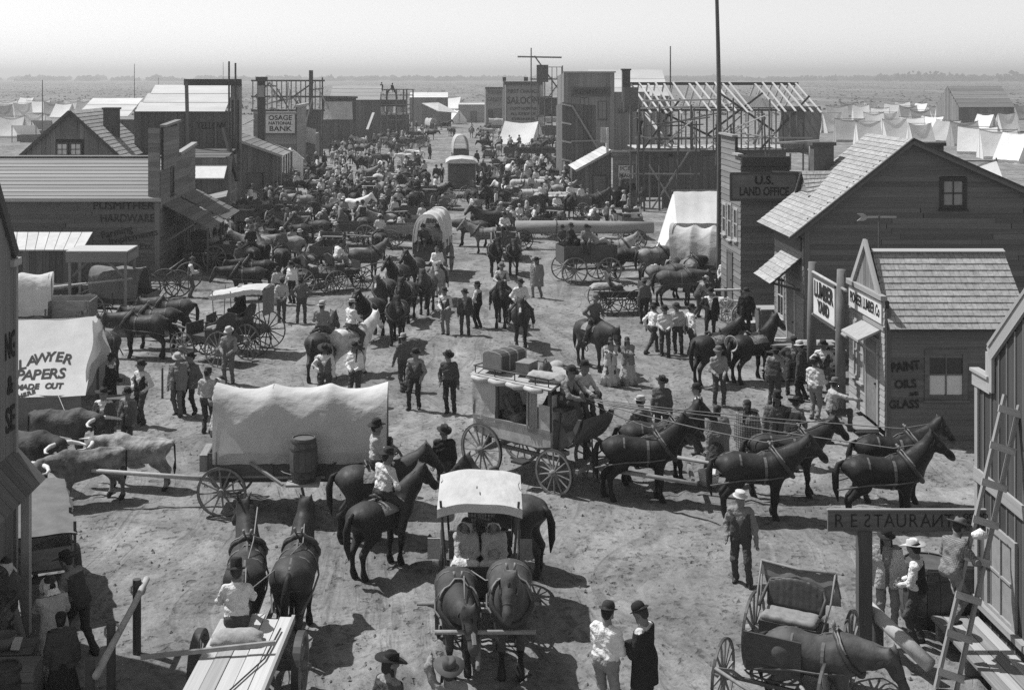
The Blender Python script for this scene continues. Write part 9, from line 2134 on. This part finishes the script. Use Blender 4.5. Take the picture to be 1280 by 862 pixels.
for i, (px, py, yw, ps, sh, pn, ov) in enumerate(((390, 288, 120, 'reach', 'w', 'd', 'vest'), (404, 296, 20, 'stand', 'g', 'd', None), (419, 258, 160, 'stand2', 'm', 'd', None), (430, 259, 175, 'stand', 'd', 'k', 'short_coat'), (440, 258, 190, 'stand3', 'g', 'd', 'vest'), (448, 254, 170, 'stand', 'w', 'd', None), (456, 254, 150, 'walk', 'w', 'k', None), (464, 253, 200, 'stand2', 'd', 'k', 'coat'), (471, 253, 170, 'hips', 'p', 'd', None), (486, 262, 30, 'stand', 'm', 'd', None))):
  P(['man in vest reaching towards the dapple grey horse', 'man in grey shirt seen from behind by the dark pair', 'leftmost of a row of men, dark blue shirt look', 'man in dark jacket, second in the row of men', 'man in grey vest, third in the row of men', 'man in white shirt just right of the vest man in the row', 'striding white shirted man in the row of men', 'man in long dark coat in the row of men', 'pale shirted man with hands on hips ending the row', 'man seen from behind between the row and brown horses'][i], px, py, yw, ps, sh, pn, 'slouch', 'kgpk'[i % 4], over=ov, oc='d')
for i, (px, py, w) in enumerate(((660, 240, 46), (690, 236, 40), (655, 254, 44), (690, 258, 46), (700, 262, 34), (672, 228, 36))):
  s = S(py); t = thing('hay_bale', ['left upper long hay bale by the street', 'right upper long hay bale by the street', 'left lower pale hay bale', 'middle lower pale hay bale', 'right end hay bale under the standing man', 'farthest hay bale in the row'][i], 'hay bale', G(px, py), .03 * i, 'hay bales'); V, Q, tt = sdf_mesh([prim((-w / s / 2 + .3, y, z), (w / s / 2 - .3, y, z), .3, .3) for y in (-.25, .25) for z in (.32, .72)], .1, .05, wob=.02); obj('bale', npmesh('bale', V, Q, tt, ['hay']), t)
  for x in (-.6, .6): bx(t, 'band', (x, 0, .52), (.05, 1.14, 1.06), 'rope')
P('man standing on the right end hay bale', 690, 246, 170, 'lift', 'm', 'd', 'slouch', 'k'); P('man in suspenders before the upper hay bales', 664, 246, 10, 'stand', 'p', 'd', 'slouch', 'k')
# far crowd up the street
def crowd():
  r = random.Random(41); recs = []
  lanes = lambda px, py: 540 < px < 604 and py < 236 and r.random() < .82
  used = [Vector((o.location.x, o.location.y, 0)) for o in COL.objects if o.parent is None and o.get('category') in ('horse', 'wagon', 'buggy', 'person', 'mule', 'hay bale') and o.location.y > 40]
  zones = [('left crowd', 404, 545, 166, 256, 150), ('right crowd', 598, 712, 166, 238, 110), ('farthest crowd', 470, 625, 158, 178, 52), ('porch crowd', 312, 410, 222, 268, 26), ('middle crowd', 396, 560, 252, 304, 50), ('middle crowd', 290, 430, 262, 340, 40), ('middle crowd', 596, 710, 232, 304, 34), ('hardware crowd', 232, 330, 286, 352, 16), ('shop crowd', 700, 806, 256, 300, 14)]
  for zn, x0, x1, y0, y1, n in zones:
    for i in range(n):
      for _ in range(40):
        px = r.uniform(x0, x1); py = y0 + (y1 - y0) * r.random() ** 1.1
        if zn.startswith('left') and px > 535 - (252 - py) * .1: continue
        if lanes(px, py): continue
        p = G(px, py)
        if all((p - q).length > .7 for q in used): break
      else: continue
      used.append(p); k = r.random()
      yw = r.choice((r.uniform(-30, 30), r.uniform(150, 210), r.uniform(60, 120), r.uniform(-120, -60)))
      if k < .62:
        sh = r.choice('wwwpgmddk'); pn = r.choice('ddkkm'); fe = r.random() < .08; ht, hc = r.choice((('slouch', 'k'), ('slouch', 'g'), ('cowboy', 'k'), ('flat', 's'), ('slouch', 'p')))
        tone = {'w': 'white shirted', 'p': 'pale shirted', 'g': 'grey shirted', 'm': 'brown shirted', 'd': 'dark clad', 'k': 'black clad'}[sh]
        o = far_person('', p, yw, r.choice(('stand', 'stand2', 'stand3', 'hips', 'walk', 'hold_low')), sh, pn, ht, hc, r.uniform(1.62, 1.8), 'people of the ' + zn, fe)
        recs.append((o, '%s %s %s' % (tone, 'woman' if fe else 'man', {'k': 'in black hat', 'g': 'in grey hat', 's': 'in straw hat', 'p': 'in pale hat'}[hc]), zn, px, 'person'))
      elif k < .85:
        ct = r.choice(('bay', 'bay', 'black', 'brown', 'dun', 'grey', 'white')); hh = far_horse('', p, yw, ct, r.choice(('mid', 'low')), 0, r.randint(1, 3), r.uniform(.92, 1.02), 'horses of the ' + zn)
        recs.append((hh, ct + ' horse', zn, px, 'horse'))
        if r.random() < .45:
          f = Matrix.Rotation(hh.rotation_euler.z, 3, 'Z') @ V3(0, -.04, 0); sh = r.choice('wgdk'); o = far_person('', (p.x + f.x, p.y + f.y, 0), yw, 'ride', sh, 'd', 'slouch', r.choice('kgp'), 1.75, 'riders of the ' + zn, z=1.5)
          recs.append((o, '%s rider' % {'w': 'white shirted', 'g': 'grey shirted', 'd': 'dark clad', 'k': 'black clad'}[sh], zn, px, 'person'))
      elif k < .95:
        cv = r.random() < .12 and 'middle' not in zn; o = wagon('', p, yw, L=2.6, lod='f', cov='full' if cv else None, ztop=2.3, tongue=0, seat=not cv, hoops=3, covm='canvas_grey', group='wagons of the ' + zn, name='covered_wagon' if cv else 'farm_wagon')
        recs.append((o, 'canvas covered wagon' if cv else 'open farm wagon', zn, px, 'wagon'))
      else: recs.append((buggy('', p, yw, lod='f', wm='wheel_wood', shafts=False, group='buggies of the ' + zn), 'light buggy', zn, px, 'buggy'))
  total = sum(1 for o in COL.objects if o.parent is None and o.get('category') == 'person') + 6
  ppl = sorted((q for q in recs if q[4] == 'person' and not q[1].endswith('rider')), key=lambda q: -q[0].location.y)
  drop = ppl[:max(0, total - 292)]; mb = MB(); slots = []
  for q in drop:
    o = q[0]; mw = Matrix.Translation(o.location) @ o.rotation_euler.to_matrix().to_4x4() @ Matrix.Diagonal((*o.scale, 1)); base = len(mb.v); mb.v += [tuple(mw @ v.co) for v in o.data.vertices]
    sm = [sl.material.name for sl in o.material_slots]
    for nm in sm:
      if nm not in slots: slots.append(nm)
    ix = [slots.index(nm) for nm in sm]
    for pg in o.data.polygons: mb.f.append(tuple(base + k for k in pg.vertices)); mb.m.append(ix[pg.material_index])
    recs.remove(q); bpy.data.objects.remove(o)
  if mb.v: tag(mb.build('distant_crowd', slots, None, True), 'tiny crowd of people massed at the far end of the street', kind='stuff')
  ords = ['leftmost', 'second', 'third', 'fourth', 'fifth', 'sixth', 'seventh', 'eighth', 'ninth', 'tenth', 'eleventh', 'twelfth', 'thirteenth', 'fourteenth', 'fifteenth', 'sixteenth', 'seventeenth', 'eighteenth', 'nineteenth', 'twentieth']
  where = {'left crowd': 'left scaffold crowd', 'right crowd': 'saloon side crowd', 'farthest crowd': 'far street end', 'porch crowd': 'porch crowd', 'middle crowd': 'middle crowd', 'hardware crowd': 'hardware front crowd', 'shop crowd': 'porch shop crowd'}
  by = {}
  for rec in recs: by.setdefault((rec[1], rec[2]), []).append(rec)
  for (base, zn), lst in by.items():
    lst.sort(key=lambda q: q[3])
    for i, q in enumerate(lst): tag(q[0], ('%s in the %s' % (base, where[zn])) if len(lst) == 1 else '%s %s%s in the %s' % (ords[min(i, 19)], base, '' if i == 0 else ' from the left', where[zn]), q[4])
crowd()
for i, (px, py, ps, lb) in enumerate(((801, 168, 'reach', 'carpenter standing on the unfinished hall scaffold'), (838, 196, 'lean_in', 'carpenter bending on the lower floor of the unfinished hall'), (477, 111, 'sit', 'workman sitting atop the timber scaffold'), (490, 112, 'sit', 'workman by the arch atop the timber scaffold'))):
  Y = (89.4, 92, 186, 186)[i]; q = AT(px, py, Y); far_person(lb, q, 120 + 30 * i, ps, 'gdkk'[i], 'k', 'slouch', 'pkkk'[i], z=q.z)
for i, (px, py) in enumerate(((1246, 196), (1252, 198), (1262, 197), (1238, 194))): far_person(['man in dark shirt, second of four by the front tents', 'man in black, third of four by the front tents', 'rightmost of four dark figures by the front tents', 'leftmost of four dark figures by the front tents'][i], G(px, py), 150 + i * 25, 'stand', 'dkdm'[i], 'k', 'slouch', 'k', group='people by the right tents')
q = AT(668, 188, 128); t = thing('banner_sign', 'long dark sign board spanning the right crowd', 'sign', q); bx(t, 'board', (0, 0, 0), (6.2, .1, .62), 'dark_trim'); text(t, 'ROOMS MEALS', .45, 'paint_black', (.6, -.06, 0), (R(90), 0, 0), width=4.2)
for x in (-2.9, 2.9): MB().tube([(x, .1, -q.z), (x, .1, .4)], .08, 6).build('post', 'pole_wood', t)
# air
def haze():
  m = bpy.data.materials.new('haze_air'); m.use_nodes = True; n = m.node_tree.nodes; n.clear(); o = n.new('ShaderNodeOutputMaterial'); v = n.new('ShaderNodeVolumePrincipled')
  v.inputs['Color'].default_value = (0.92, 0.92, 0.92, 1); v.inputs['Density'].default_value = 0.00055; v.inputs['Anisotropy'].default_value = 0.35
  m.node_tree.links.new(v.outputs[0], o.inputs['Volume']); MATS['haze_air'] = m
  b = MB().box((0, 2900, 15), (12400, 6500, 32.4)); h = b.build('haze', 'haze_air'); tag(h, 'thin dusty haze hanging over the town and plain', kind='stuff')
haze()
